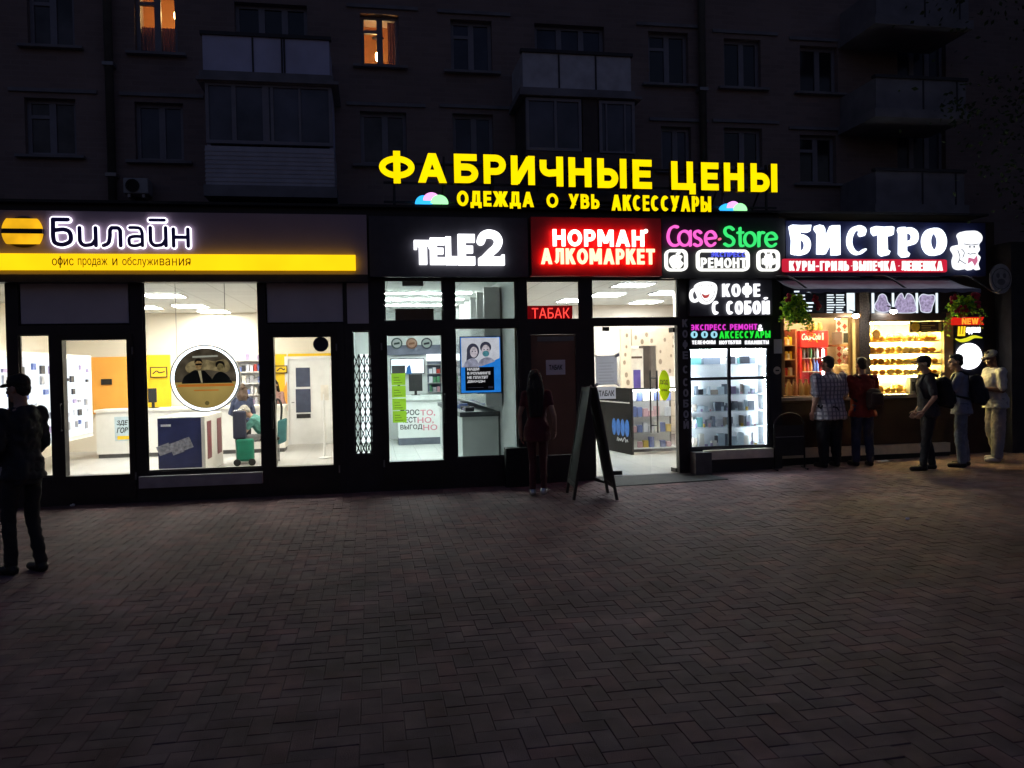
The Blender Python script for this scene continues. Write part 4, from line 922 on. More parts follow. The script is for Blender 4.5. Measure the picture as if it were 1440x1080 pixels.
# glass leaves
x0, x1_, z0, z1 = R(*NH['en'], 0); zb = NFZ + .01
xm = xs(916)
t = T('glass_door', 'fixed frameless glass door leaf with taped papers at the liquor shop entrance', 'door', ((x0 + xm) / 2, .06, zb))
MB().box(x0 + .01, xm, .06, .07, zb, z1 - .03).build('glass_leaf', GLASS, t)
b_ = MB()
for px in (868,): p = P(px, 664, .06); b_.box(p.x - .075, p.x + .075, .05, .08, zb, zb + .06)
p = P(852, 460, .06); b_.box(p.x - .05, p.x + .05, .05, .08, z1 - .07, z1 - .01); b_.build('clamp_fitting', BLACKP, t)
Hx = x1_ - .02; wd = .84; best = min(((abs(project((Hx - wd * math.cos(math.radians(a)), .06 + wd * math.sin(math.radians(a)), 1.3))[0] - 919), a) for a in range(10, 85)), key=lambda q: q[0])[1]
ca, sa = math.cos(math.radians(best)), math.sin(math.radians(best))
t = T('glass_door', 'open frameless glass door leaf with a long black handle and lime oval sticker', 'door', (Hx, .06, zb))
ax = Vector((-ca, sa, 0)); nn = Vector((-sa, -ca, 0))
def leafbox(u0, u1, z0_, z1_, off, th): return MB().obox(Vector((Hx, .06, (z0_ + z1_) / 2)) + ax * (u0 + u1) / 2 + nn * off, ax * (u1 - u0) / 2, nn * th, Vector((0, 0, (z1_ - z0_) / 2)))
leafbox(.01, wd, zb, z1 - .03, 0, .005).build('glass_leaf', GLASS, t)
hb = MB(); hz0, hz1 = .62, 1.62
for off, u in ((.06, wd - .1), (-.06, wd - .1)):
    q = Vector((Hx, .06, 0)) + ax * u + nn * off
    hb.tube([q + Vector((0, 0, hz0)), q + Vector((0, 0, hz1))], .014)
for z in (hz0 + .12, hz1 - .12): q = Vector((Hx, .06, z)) + ax * (wd - .1); hb.tube([q + nn * .06, q - nn * .06], .01)
hb.build('door_handle', BLACKP, t, smooth=True)
b_ = leafbox(.02, .16, zb, zb + .06, 0, .015); c2 = leafbox(.02, .16, z1 - .1, z1 - .03, 0, .015); b_.add(c2.v, c2.f); b_.build('clamp_fitting', BLACKP, t)
ov = MB(); cz_ = P(934, 542, .3).z; cen = Vector((Hx, .06, cz_)) + ax * (wd * .42) + nn * .008
ring_ = [cen + ax * (.19 * math.cos(a)) + Vector((0, 0, .235 * math.sin(a))) for a in [i * 2 * math.pi / 32 for i in range(32)]]
ov.add(ring_, [tuple(range(32))])
ov.build('oval_sticker', paper('lime_sticker', (.70, .95, .01), .75), t)
tb = text_mb('ВХОД', None, 0, .002, .02, world=(-.13, .13, 0, .085)); tb2 = text_mb('с улицы', None, 0, .002, .0, world=(-.11, .11, -.1, -.06))
tv = MB()
for b2 in (tb, tb2): tv.add([cen - ax * v[0] + Vector((0, 0, v[2])) + nn * (.007 - v[1]) for v in b2.v], b2.f)
tv.build('lettering', mat('print_olive_dark', (.07, .1, .01), .6), t)
# papers on fixed leaf
a = R(838, 500, 868, 541, .05)
t = T('paper_notice', 'large grey paper notice with white corner tapes on the glass entrance', 'notice', ((a[0] + a[1]) / 2, .05, a[2])); MB().sheet(a[0], a[1], .054, a[2], a[3]).build('sheet', paper('grey_paper', (.5, .5, .58), .5), t)
tp = MB()
for xx, zz in ((a[0], a[2]), (a[1], a[2]), (a[0], a[3]), (a[1], a[3])): tp.obox((xx, .05, zz), (.035, 0, .02 if (xx == a[0]) == (zz == a[2]) else -.02), (0, .0015, 0), (-.012, 0, .02))
tp.build('tape', PAPER, t)
ln = MB()
for k in range(7): ln.box(a[0] + .04, a[1] - .05 - .02 * (k % 3), .0495, .0515, a[2] + .05 + k * .045, a[2] + .056 + k * .045)
ln.build('print', mat('print_grey', (.25, .25, .3), .8), t)
a = R(839, 544, 866, 561, .05)
t = T('paper_notice', 'small grey tobacco notice below the large paper on the glass entrance', 'notice', ((a[0] + a[1]) / 2, .05, a[2])); MB().sheet(a[0], a[1], .054, a[2], a[3]).build('sheet', paper('grey_paper', (.5, .5, .58), .5), t)
text_mb('ТАБАК', (842, 549, 864, 557), .049, .002, .03).build('lettering', BLACKP, t)
a = R(874, 566, 886, 580, 3.4); MB().box(a[0], a[1], 3.4, 3.41, a[2], a[3]).build('price_sheet', PAPER, None, 'small white sheet hanging on the corner of the black counter', 'paper')
# red LED box
a = R(742, 430, 805, 449.5, .2)
t = T('led_sign', 'red LED tobacco sign glowing behind the transom above the brown door', 'sign', ((a[0] + a[1]) / 2, .2, a[2]))
MB().box(a[0], a[1], .2, .24, a[2], a[3]).build('panel', emis('led_panel_red', (.5, .0, .012), .13, .3, 30), t)
text_mb('ТАБАК', (748, 433, 801, 447.5), .192, .006, .0).build('lettering', emis('led_red', (1, .05, .04), 1.0), t)
# counter and lit showcase
C0 = PZ(888, 640, NFZ); C1 = PZ(950, 636, NFZ); C2 = PZ(842, 630, NFZ)
zt_ = P(888, 546, C0.y).z
t = T('black_counter', 'black counter with four blue ovals in the liquor shop', 'counter', ((C0.x + C2.x) / 2, (C0.y + C2.y) / 2, NFZ))
n2 = Vector((-(C2 - C0).y, (C2 - C0).x, 0)).normalized(); n2 = n2 if n2.y > 0 else -n2
q0, q1 = Vector((C0.x, C0.y, 0)), Vector((C2.x, C2.y, 0))
bk = zprism(MB(), [tuple((q0 + n2 * .005)[:2]), tuple((q1 + n2 * .005)[:2]), tuple((q1 + n2 * .05)[:2]), tuple((q0 + n2 * .05)[:2])], NFZ + .002, zt_); bk.build('counter_body', mat('black_laminate', (.004, .004, .005), .6, spec=.15), t)
dx = (q1 - q0); L_ = dx.length; du = dx / L_
rl = MB(); rl.tube([q0 - n2 * .03 + Vector((0, 0, zt_ - .27)), q1 - n2 * .03 + Vector((0, 0, zt_ - .27))], .015); rl.build('rail', CHROME, t)
bl = MB()
for k in range(4):
    c = q0 + du * (.16 + k * .19) - n2 * .004; zc_ = P(862, 604, C0.y).z
    rg = [c + du * (.085 * math.cos(a)) + Vector((0, 0, zc_ + .16 * math.sin(a))) for a in [i * 2 * math.pi / 24 for i in range(24)]]
    bl.add(rg + [p + n2 * .004 for p in rg], [tuple(range(24)), tuple(range(47, 23, -1))] + [(i, i + 24, (i + 1) % 24 + 24, (i + 1) % 24) for i in range(24)])
bl.build('blue_oval', mat('blue_print', (.03, .18, .62), .4, var=.3, scale=12), t)
zz = P(868, 624, C0.y).z
sc_ = MB(); sp = cr([(.6, .0), (.56, .07), (.53, .0), (.48, .05), (.44, .01), (.40, .06), (.36, .0), (.32, .04), (.26, .08), (.22, .0), (.17, .05), (.13, .01)], 5)
sc_.tube([q0 + du * u - n2 * .004 + Vector((0, 0, zz + v)) for u, v in sp], .007, 5); sc_.build('script_mark', PAPER, t)
t = T('glass_showcase', 'brightly lit glass showcase full of goods in the liquor shop entrance', 'showcase', ((C0.x + C1.x) / 2, C0.y, NFZ))
sx0, sx1, sy = C0.x + .02, max(C1.x, C0.x + .95), C0.y
sx1 = min(sx1, 3.62)
fr = MB()
for x in (sx0, sx1 - .03): fr.box(x, x + .03, sy, sy + .03, NFZ + .002, zt_).box(x, x + .03, sy + .45, sy + .48, NFZ + .002, zt_)
fr.box(sx0 + .03, sx1 - .03, sy, sy + .03, zt_ - .03, zt_).box(sx0 + .03, sx1 - .03, sy, sy + .03, NFZ + .05, NFZ + .1); fr.build('frame', BLACKF, t)
MB().box(sx0 + .031, sx1 - .031, sy + .46, sy + .47, NFZ + .1, zt_ - .03).build('back_board', WHITEP, t)
MB().box(sx0 + .031, sx1 - .031, sy + .01, sy + .015, NFZ + .101, zt_ - .031).build('glass_front', CLEAR, t)
MB().box(sx0 + .035, sx1 - .035, sy + .05, sy + .09, zt_ - .06, zt_ - .035).build('led_strip', emis('showcase_led', (.95, .98, 1), 22, .02), t)
for k in range(4): MB().box(sx0 + .032, sx1 - .032, sy + .06, sy + .455, NFZ + .1 + k * .29, NFZ + .112 + k * .29).build('shelf', CLEAR if k else WHITEP, t)
gp = [mat('pack_white', (.6, .6, .66), .5), mat('pack_rose', (.6, .35, .38), .5), mat('pack_gold', (.6, .4, .06), .5), mat('pack_pale', (.7, .68, .62), .5), mat('pack_blue', (.10, .14, .35), .5)]
def sh4(i):
    r_, c_ = divmod(i, 7); x = sx0 + .1 + c_ * (sx1 - sx0 - .15) / 7; z = NFZ + .113 + r_ * .29
    if rng.random() < .1: return None
    return MB().box(x - .045, x + .045, sy + .16, sy + .26, z, z + rng.uniform(.08, .2)), rng.choice(gp)
goods(28, sh4, 'small box of goods inside the lit showcase of the liquor shop', 'goods in the lit liquor shop showcase')
# coffee wallpaper and back opening
WP = mat('coffee_wallpaper', (.60, .47, .34), .8, var=.05)
for a, l in (((873, 462, 888, 552), 'left of the dark opening'), ((924, 462, 958, 600), 'right of the dark opening'), ((888.4, 462, 923.6, 486), 'above the dark opening')):
    x0, x1_, z0, z1 = R(*a, 5.6)
    t = T('wallpaper_panel', 'beige coffee bean wallpaper panel ' + l + ' in the liquor shop', 'wall panel', ((x0 + x1_) / 2, 5.6, z0))
    MB().box(x0, x1_, 5.6, 5.66, z0, z1).build('panel', WP, t)
    bn = MB(); r2 = random.Random(5)
    nb = max(4, int((x1_ - x0) * (z1 - z0) * 22)); pts_ = []
    for _ in range(400):
        if len(pts_) >= nb: break
        p = (r2.uniform(x0 + .08, x1_ - .08), r2.uniform(z0 + .08, z1 - .08))
        if all((p[0] - q[0]) ** 2 + (p[1] - q[1]) ** 2 > .028 for q in pts_): pts_.append(p)
    for p in pts_: q = r2.uniform(.55, 1.1); bn.obox((p[0], 5.5965, p[1]), (.028 * q, 0, .02 * q * r2.uniform(-1, 1)), (0, .0025, 0), (0, 0, .04 * q)); bn.disc(p[0], p[1], .038 * q, .06 * q, 5.593, 5.5985, 14)
    bn.build('bean_print', mat('bean_tan', (.26, .18, .12), .8), t)
wallpanel((905, 486, 924, 552), 5.9, mat('dark_opening', (.07, .05, .04), .8), 'dark panel painted as the shaded cupboard behind the liquor shop showcase', 'recess', .3, 'recess')  # dark panel put in for the shade of the back opening
x0, x1_, z0, z1 = R(886, 490, 905, 552, 5.8)
t = T('tall_fridge', 'tall white fridge with a purple sticker behind the liquor shop counter', 'fridge', ((x0 + x1_) / 2, 5.8, NFZ))
MB().box(x0, x1_, 5.8, 6.3, NFZ + .002, z1).build('body', mat('fridge_cream', (.75, .66, .55), .5), t, bevel=.01)
MB().rbox((891, 520, 901, 548), 5.79, 5.799).build('sticker', mat('purple_print', (.09, .06, .25), .5), t)
MB().rbox((888, 501, 903, 504), 5.79, 5.799).build('print', mat('bean_brown', (.10, .06, .04), .8), t)
x0, x1_, z0, z1 = R(909, 528, 920, 545, 4.2); MB().box(x0, x1_, C0.y + .3, C0.y + .4, zt_ + .002, zt_ + .2).build('counter_box', mat('pack_pale', (.7, .68, .62), .5), None, 'small pale box standing on top of the lit showcase', 'box')
# ramp mat at entrance
a0, a1, a2, a3 = G(950, 671), G(1002, 674), G(985, 683), G(840, 683)
x0, x1_ = xs(835, 668), xs(985, 672)
b_ = zprism(MB(), [(x0, -.02), (x1_, -.02), (x1_ + .1, -.75), (x0 + .1, -.75)], 0, 1)
b_.v = [(x, y, (gz(x) + .012 if y < -.1 else NFZ + .004) if z > .5 else gz(x) - .03) for x, y, z in b_.v]
b_.build('entrance_mat', mat('dark_rubber', (.03, .03, .032), .8, bump=.5, bscale=300), None, 'dark rubber entrance mat in front of the open glass door', 'mat')
# thin dark planter/bin block beside brown door
x0, x1_, z0, z1 = R(712, 630, 744, 684, -.2); MB().box(x0, x1_, -.2, -.01, -.02, z1).build('plinth_box', mat('black_box', (.012, .012, .012), .6), None, 'low black box against the wall between the operator window and the brown door', 'box', bevel=.01)
# ---- repair counter front and the bistro kiosk
REP, rx0, rx1 = front('repair_shop', 'narrow phone repair shop front with a bright showcase', 968.2, 1099, [(969.5, 488, 1084, 630)], -.02, m=mat('charcoal_cladding', (.025, .025, .03), .5))
x0, x1_, z0, z1 = R(969.5, 488, 1084, 630, 0)
YD = .42
SCW = mat('showcase_white', (.8, .82, .85), .5, var=.02)
b_ = MB(); b_.add([(x0, YD, z0), (x1_, YD, z0), (x1_, YD, z1), (x0, YD, z1)], [(0, 1, 2, 3)]).add([(x0, .121, z0), (x1_, .121, z0), (x1_, YD, z0), (x0, YD, z0)], [(0, 1, 2, 3)])
b_.add([(x0, .121, z1), (x1_, .121, z1), (x1_, YD, z1), (x0, YD, z1)], [(3, 2, 1, 0)]).add([(x0, .121, z0), (x0, YD, z0), (x0, YD, z1), (x0, .121, z1)], [(0, 1, 2, 3)]).add([(x1_, .121, z0), (x1_, YD, z0), (x1_, YD, z1), (x1_, .121, z1)], [(3, 2, 1, 0)])
b_.build('showcase_lining', SCW, REP)
fr = MB(); xm = xs(1027); zm = P(1027, 532, 0).z
fr.box(xm - .022, xm + .022, .02, .06, z0, z1).box(x0, xm - .022, .02, .06, zm - .022, zm + .022).box(xm + .022, x1_, .02, .06, zm - .022, zm + .022)
for q in ((x0, x1_, z0, z0 + .035), (x0, x1_, z1 - .03, z1), (x0, x0 + .035, z0 + .035, z1 - .03), (x1_ - .05, x1_, z0 + .035, z1 - .03)): fr.box(q[0], q[1], .015, .065, q[2], q[3])
o = fr.build('showcase_frame', mat('dark_alu', (.06, .06, .07), .4, .5), REP)
MB().box(x0 + .036, x1_ - .051, .035, .041, z0 + .036, z1 - .031).build('showcase_pane', GLASS, o)
st = MB()
for x in (x0 + .02, x1_ - .03): st.box(x, x + .012, .13, .145, z0 + .05, z1 - .05)
st.box(x0 + .04, x1_ - .05, .13, .15, z1 - .03, z1 - .015); st.build('led_strip', emis('repair_led', (.82, .92, 1), 70, .02), REP)
shz = [P(1027, y, .3).z for y in (626, 599, 577, 554, 512)]
rr = random.Random(21)
gq = [mat('pack_white', (.6, .6, .66), .5), mat('pack_ice', (.55, .65, .72), .5), mat('pack_mauve', (.35, .28, .45), .5), mat('pack_black', (.03, .03, .04), .4), mat('pack_teal', (.1, .25, .25), .5), mat('pack_cream', (.7, .66, .6), .5), mat('pack_slate', (.14, .16, .2), .5), mat('pack_grey', (.3, .3, .33), .5), mat('pack_ice', (.55, .65, .72), .5), mat('pack_taupe', (.35, .3, .26), .5), mat('pack_slate', (.14, .16, .2), .5)]
for k, z in enumerate(shz):
    MB().box(x0 + .005, x1_ - .005, .16, .41, z - .012, z).build('glass_shelf', mat('frosted_shelf', (.6, .66, .7), .3), REP)
    x = x0 + .06
    while x < x1_ - .16:
        w = rr.uniform(.03, .11); h = rr.uniform(.05, .18) if k else rr.uniform(.08, .2)
        if k == 4: h = .1
        if rr.random() < .85:
            y = rr.uniform(.18, .28); MB().box(x, x + w, y, y + rr.uniform(.03, .1), z + .001, z + h).build('boxed_accessory', rr.choice(gq), None, 'small boxed accessory on a shelf of the bright repair shop showcase', 'box', 'goods in the repair shop showcase')
        x += w + rr.uniform(.003, .02)
for k, z in enumerate(shz[:4]):
    x = x0 + .08
    while x < x1_ - .12:
        w = rr.uniform(.02, .05)
        if rr.random() < .6: MB().box(x, x + w, .165, .175, z + .001, z + rr.uniform(.03, .07)).build('price_tag', rr.choice(gq[:3] + [mat('pack_rose', (.6, .35, .38), .5), mat('pack_gold', (.6, .4, .06), .5)]), None, 'small price card standing at the front of a shelf in the repair showcase', 'price card', 'price cards in the repair showcase')
        x += w + rr.uniform(.02, .08)
bl = [(972, 500, 986, 507), (990, 500, 1013, 507), (1022, 499, 1034, 507), (1041, 499, 1054, 507)]
for k, a in enumerate(bl):
    X0, X1, Z0, Z1 = R(*a, .2); MB().box(X0, X1, .2, .26, shz[4] + .001, shz[4] + .001 + (Z1 - Z0) + .03).build('phone_case', gq[(4, 6, 3, 3)[k]], None, ('teal', 'slate', 'black', 'dark')[k] + ' phone case on the top shelf of the repair showcase, ' + ('leftmost', 'second from left', 'second from right', 'rightmost')[k], 'phone case', 'phone cases on the top shelf')
# plinths under showcase
x0, x1_, z0, z1 = R(992, 632, 1088, 645, -.1); MB().box(x0, x1_, -.1, -.002, z0, z1).build('stone_ledge', mat('pale_ledge', (.72, .64, .5), .7, bump=.1), REP)
X0, X1 = xs(968), xs(1000); MB().box(X0 + .01, X1 - .1, -.22, -.004, gz(2.5) - .02, P(980, 637, -.2).z).build('stone_plinth', mat('dark_stone', (.12, .11, .11), .7, bump=.3), REP)
# post with papers (between repair and bistro)
a = R(1089, 477, 1100, 497, -.02); MB().box(a[0], a[1], -.016, -.002, a[2], a[3]).build('paper_notice', PAPER, None, 'small white paper on the dark post left of the bistro window', 'notice')
c = P(1093, 521, -.01); t = T('round_sticker', 'small cream round sticker on the dark post left of the bistro', 'sticker', (c.x, -.01, c.z - .06)); MB().disc(c.x, c.z, .06, .06, -.012, -.002).build('face', mat('cream_sticker', (.6, .55, .42), .5), t); MB().box(c.x - .03, c.x + .03, -.015, -.0125, c.z - .01, c.z + .01).build('print', mat('print_dark', (.012, .012, .012), .5), t)
# vertical letters on the post
t = T('post_lettering', 'grey vertical coffee lettering down the dark post right of the entrance', 'sign', (xs(963), -.02, 1.0))
px = 963.5
for ch, y in zip('КОФЕСCОБОЙ'.replace('C', 'С'), (449, 464, 479, 494, 514, 532, 547, 562, 577, 592)):
    dx = (y - 520) * .012
    block_mb(ch, (960.5 + dx, y, 967.8 + dx, y + 11), -.008, .006, .22).build('letter', mat('grey_letter', (.42, .42, .46), .6), t)

# ---- bistro kiosk
YK = .4
kx0, kx1 = xs(1099.5), xs(1386); gk = gz(5.2)
KIO = T('bistro_kiosk', 'food kiosk with lit pastry window, menu boards and dark brown counter', 'kiosk', ((kx0 + kx1) / 2, YK, gk))
WOODD = mat('dark_brown_panel', (.045, .028, .02), .45, var=.25, scale=3); WOOD = mat('varnished_wood', (.34, .19, .08), .45, var=.25, scale=4)
hk = [R(1101, 447, 1207, 556, YK), R(1223, 452, 1327, 556, YK)]
X0, X1 = xs(1095, 560, YK), xs(1400, 560, YK)
holes_wall(MB(), X0, X1, gk - .3, 3.98, hk, YK, YK + .06).build('frame', WOODD, KIO)
for h in hk: MB().box(h[0], h[1], YK + .03, YK + .036, h[2], h[3]).build('window_pane', GLASS, KIO)
a = R(1098, 556, 1332, 561, YK - .15); MB().box(a[0], a[1], YK - .18, YK - .002, a[2], a[3]).build('counter_top', mat('counter_steel', (.3, .3, .32), .3, .7), KIO)
a = R(1098, 562, 1332, 626, YK - .05); MB().box(a[0], a[1], YK - .06, YK - .002, a[2], a[3] - .01).build('counter_front', WOODD, KIO)
a2 = R(1086, 627, 1334, 640, YK - .1); MB().box(a2[0], a2[1], YK - .14, YK - .004, a2[2], a2[3]).build('stone_ledge', mat('pale_ledge', (.72, .64, .5), .7, bump=.1), KIO)
MB().box(a2[0], a2[1], YK - .12, YK - .003, gk - .2, a2[2] - .002).build('base', mat('black_base', (.02, .02, .02), .7), KIO)
a = R(1208, 395, 1222, 556, YK - .02); MB().box(a[0], a[1], YK - .05, YK - .002, a[2], a[3]).build('post', mat('patterned_post', (.10, .08, .07), .5, var=.6, scale=40), KIO)
a = R(1326, 440, 1341, 560, YK - .02); MB().box(a[0], a[1], YK - .05, YK - .002, a[2], a[3]).build('wood_jamb', WOOD, KIO)
a = R(1100, 441, 1208, 447, YK - .02); MB().box(a[0], a[1], YK - .08, YK - .003, a[2], a[3]).build('rail', WOOD, KIO)
a = R(1222, 441, 1327, 451, YK - .02); MB().box(a[0], a[1], YK - .08, YK - .003, a[2], a[3]).build('rail', WOODD, KIO)
for px in (1101, 1206): a = R(px - 2, 447, px + 2, 556, YK - .02); MB().box(a[0], a[1], YK - .03, YK - .004, a[2], a[3]).build('jamb', WOOD, KIO)
a = R(1195.5, 447, 1199, 556, YK + .08); MB().box(a[0], a[1], YK + .08, YK + .13, a[2], a[3]).build('inner_jamb', mat('bright_wood', (.5, .28, .1), .5), KIO)
# room behind
kz = gk + .12
BEI = mat('kiosk_beige_wall', (.62, .5, .38), .8, var=.04)
room(KIO, max(X0, 3.74), X1 - .6, 3.0, kz, 2.75, mat('kiosk_floor', (.2, .18, .16), .6), BEI, y0=YK + .061)
# warm tube lamps of the kiosk
for x, l in ((P(1150, 500, 1.2).x, 'over the drinks side'), (P(1190, 500, 1.6).x + .3, 'over the seller')):
    t = T('tube_lamp', 'warm tube lamp under the kiosk ceiling ' + l, 'lamp', (x, 1.5, 2.7), 'warm tube lamps in the bistro'); MB().tube([(x - .35, 1.5, 2.7), (x + .35, 1.5, 2.7)], .03).build('tube', emis('warm_tube', (1, .76, .42), 115, .02), t); MB().box(x - .38, x + .38, 1.46, 1.54, 2.732, 2.745).build('housing', WHITEP, t)
# menu boards above the windows
MB_D = mat('menu_board_navy', (.012, .016, .035), .4)
MENUW = emis('menu_white', (.8, .92, 1), .6); 
def menu(a, label, bars):
    X = R(*a, YK - .05); t = T('menu_board', label, 'menu board', ((X[0] + X[1]) / 2, YK - .05, X[2]))
    MB().box(X[0], X[1], YK - .05, YK - .006, X[2], X[3]).build('board', MB_D, t); b = MB()
    for q in bars: y = R(*q, YK - .056); b.box(y[0], y[1], YK - .057, YK - .0505, y[2], y[3])
    if bars: b.build('lit_print', MENUW, t)
    return t
bars = []
r3 = random.Random(2)
for k in range(7): bars.append((1117, 403.5 + k * 5.4, 1117 + r3.uniform(14, 30), 405.6 + k * 5.4))
t = menu((1101, 398, 1160, 440), 'dark menu board with glowing price lines above the drinks, left one', bars)
bars = []
for k in range(8):
    y = 414 + k * 3.5; bars += [(1163, y, 1163 + r3.uniform(8, 12), y + 1.5), (1176, y, 1176 + r3.uniform(8, 13), y + 1.5)]
t = menu((1161, 399, 1203, 442), 'dark menu board with two columns of glowing lines left of the post', bars + [(1191, 412, 1202, 441)])
t = menu((1224, 399, 1322, 442), 'dark menu board with glowing food pictures above the pastries', [(1226, 412, 1229.5, 440), (1254.5, 412, 1257.5, 440), (1288, 412, 1291, 440), (1316, 412, 1319, 440)])
FOOD = emis('food_picture', (.55, .46, .72), .33, .45, 25); RIM = emis('food_rim', (.8, .85, 1), .45)
def blob(t, pts, nm='picture'):
    w = [(P(x, y, YK - .058).x, P(x, y, YK - .058).z) for x, y in cr(pts, 5, True)]
    MB().ribbon(w, .014, YK - .0615, YK - .0585, closed=True).build('picture_outline', RIM, t); MB().prism(w, YK - .0575, YK - .0508).build(nm, FOOD, t)
blob(t, [(1232, 436), (1230, 429), (1234, 422), (1236, 416), (1241, 413.5), (1246, 417), (1248, 424), (1252, 430), (1250, 437), (1241, 439)])
blob(t, [(1259, 439), (1258.5, 428), (1262, 418), (1268, 412.5), (1272, 420), (1276, 413), (1283, 416), (1287, 427), (1286.5, 439)])
blob(t, [(1296, 438), (1294, 430), (1292, 420), (1297, 414), (1305, 415), (1313, 415), (1314.5, 421), (1311, 431), (1308, 439)])
# spot lamps
for px, py, st, l in ((1203, 443, 22, 'white spot lamp at the top of the bistro post'), (1256, 437, 26, 'very bright spot lamp under the food picture board')):
    p = P(px, py, YK - .22); t = T('spot_lamp', l, 'lamp', p)
    MB().lathe(p + Vector((0, 0, -.0)), [(.05, 0), (.045, .03), (.025, .06)]).build('shade', BLACKP, t)
    MB().ell(p + Vector((0, -.01, -.012)), (.055, .05, .035)).build('bulb', emis('spot_bulb_%d' % st, (1, .95, .85), st * 2), t, smooth=True)
    MB().tube([p + Vector((0, 0, .05)), p + Vector((0, .15, .09))], .01).build('arm', BLACKP, t)
# awning
A0, A1 = P(1100, 393, -.02), P(1381, 399, -.02); B0, B1 = P(1100, 410, -.75), P(1384, 413, -.75)
zA, zB = 2.86, 2.66
zA = P(1240, 392, -.03).z; zB = P(1240, 407, -.72).z
xa, xb = P(1124, 411, -.73).x, P(1379, 412, -.73).x
t = T('awning', 'grey fabric awning stretched over the bistro counter', 'awning', ((xa + xb) / 2, -.03, zB))
n = 24; vs = []; fs = []
for i in range(n + 1):
    x = xa + (xb - xa) * i / n
    for j in range(7):
        v = j / 6; sag = -.035 * math.sin(v * math.pi) * (1 + .3 * math.sin(i * 1.3))
        vs.append((x, -.03 - .7 * v, zA + (zB - zA) * v + sag))
for i in range(n):
    for j in range(6): a = i * 7 + j; fs.append((a, a + 7, a + 8, a + 1))
b_ = MB().add(vs, fs); o = b_.build('fabric', mat('awning_fabric', (.27, .27, .33), .8, var=.1, bump=.15), t, smooth=True)
m_ = o.modifiers.new('solid', 'SOLIDIFY'); m_.thickness = .006
vb = MB(); vb.add([(xa + (xb - xa) * i / 60, -.735, zB - (.0 if k else .045 + .01 * math.cos(i * 1.05))) for k in (0, 1) for i in range(61)], [(i, i + 1, i + 62, i + 61) for i in range(60)])
o = vb.build('valance', mat('awning_fabric', (.27, .27, .33), .8, var=.1, bump=.15), t); m_ = o.modifiers.new('solid', 'SOLIDIFY'); m_.thickness = .005
for px in (1118, 1255, 1368):
    x = xs(px, 420, -.3); MB().tube(cr([(x - .35, -.01, zA + .02), (x - .1, -.3, zA + .0), (x + .1, -.6, zB - .02), (x + .15, -.72, zB - .01)], 5), .014).build('awning_arm', BLACKP, t)
# drinks side: fridge, shelf, bottles
RED = mat('fridge_red', (.50, .012, .02), .35, var=.05)
FX = R(1125, 466, 1163, 560, 2.0)
t = T('drinks_fridge', 'red topped drinks fridge with white script and lit shelves of bottles', 'fridge', ((FX[0] + FX[1]) / 2, 2.0, kz))
ft = P(1143, 489, 2.0).z; zt2 = P(1143, 465, 2.0).z
b_ = MB(); b_.box(FX[0], FX[0] + .04, 2.0, 2.6, kz, ft).box(FX[1] - .04, FX[1], 2.0, 2.6, kz, ft).box(FX[0] + .04, FX[1] - .04, 2.56, 2.6, kz, ft).box(FX[0] + .04, FX[1] - .04, 2.0, 2.56, kz, kz + .15); b_.build('cabinet', RED, t)
hd = MB().box(FX[0] - .005, FX[1] + .005, 1.96, 2.6, ft + .002, zt2).build('header', RED, t, bevel=.01)
text_mb('Coca-Cola', (1127.5, 469, 1154, 478), 1.955, .004, .01, .35).build('lettering', PAPER, hd)
MB().rbox((1156, 468, 1158, 478), 1.952, 1.956).build('lettering', PAPER, hd)
MB().box(FX[1] - .065, FX[1] - .045, 2.02, 2.05, kz + .3, ft - .03).build('led_strip', emis('fridge_led', (.9, .95, 1), 18), t)
MB().box(FX[0] + .04, FX[1] - .04, 2.005, 2.012, kz + .16, ft - .005).build('glass_door', CLEAR, t)
bcol = [mat('drink_red', (.55, .04, .02), .25), mat('drink_orange', (.7, .2, .03), .25), mat('drink_green', (.03, .22, .08), .25), mat('drink_blue', (.05, .1, .3), .25), mat('drink_clear', (.4, .5, .45), .2), mat('drink_cola', (.05, .015, .01), .2)]
def bottle_mb(p, h, r):
    return MB().lathe(p, [(r * .9, 0), (r, .01), (r, h * .55), (r * .8, h * .68), (r * .38, h * .82), (r * .36, h * .97), (r * .42, h * .975), (r * .42, h)], 10)
zsh = [P(1143, y, 2.1).z for y in (556, 522, 503)]
for k, z in enumerate(zsh[:3]):
    MB().box(FX[0] + .045, FX[1] - .07, 2.03, 2.5, z - .015, z).build('shelf', WHITEP, t)
    for i in range(6):
        x = FX[0] + .09 + i * (FX[1] - FX[0] - .2) / 5; c = (2, 2, 4, 2, 2, 4, 4) if k == 0 else (0, 1, 0, 1, 3, 3, 2) if k == 1 else (5, 4, 5, 2, 5, 4, 3)
        bottle_mb((x, 2.15, z + .001), .2 + .03 * ((i * 7 + k) % 3), .034).build('drink_bottle', bcol[c[i]], None, ('green or clear bottle on the low shelf of the drinks fridge', 'red or blue bottle on the middle shelf of the drinks fridge', 'dark bottle on the top shelf of the drinks fridge')[k], 'bottle', ('bottles on the low fridge shelf', 'bottles on the middle fridge shelf', 'bottles on the top fridge shelf')[k], smooth=True)
for i in range(14):
    x = P(1106 + i * 4.1, 560, .95).x; r_, c_ = i % 2, i
    p = (x, .85 + .14 * r_, P(1120, 556, .9).z)
    bottle_mb(p, .27, .036).build('counter_bottle', mat('sauce_bottle_%d' % (i % 3), ((.45, .26, .1), (.5, .38, .18), (.35, .14, .06))[i % 3], .2), None, 'amber bottle standing in the row behind the left bistro counter', 'bottle', 'bottles on the bistro counter', smooth=True)
a = P(1120, 556, .9).z; xA, xB = xs(1101, 556, .9), xs(1205, 556, .9)
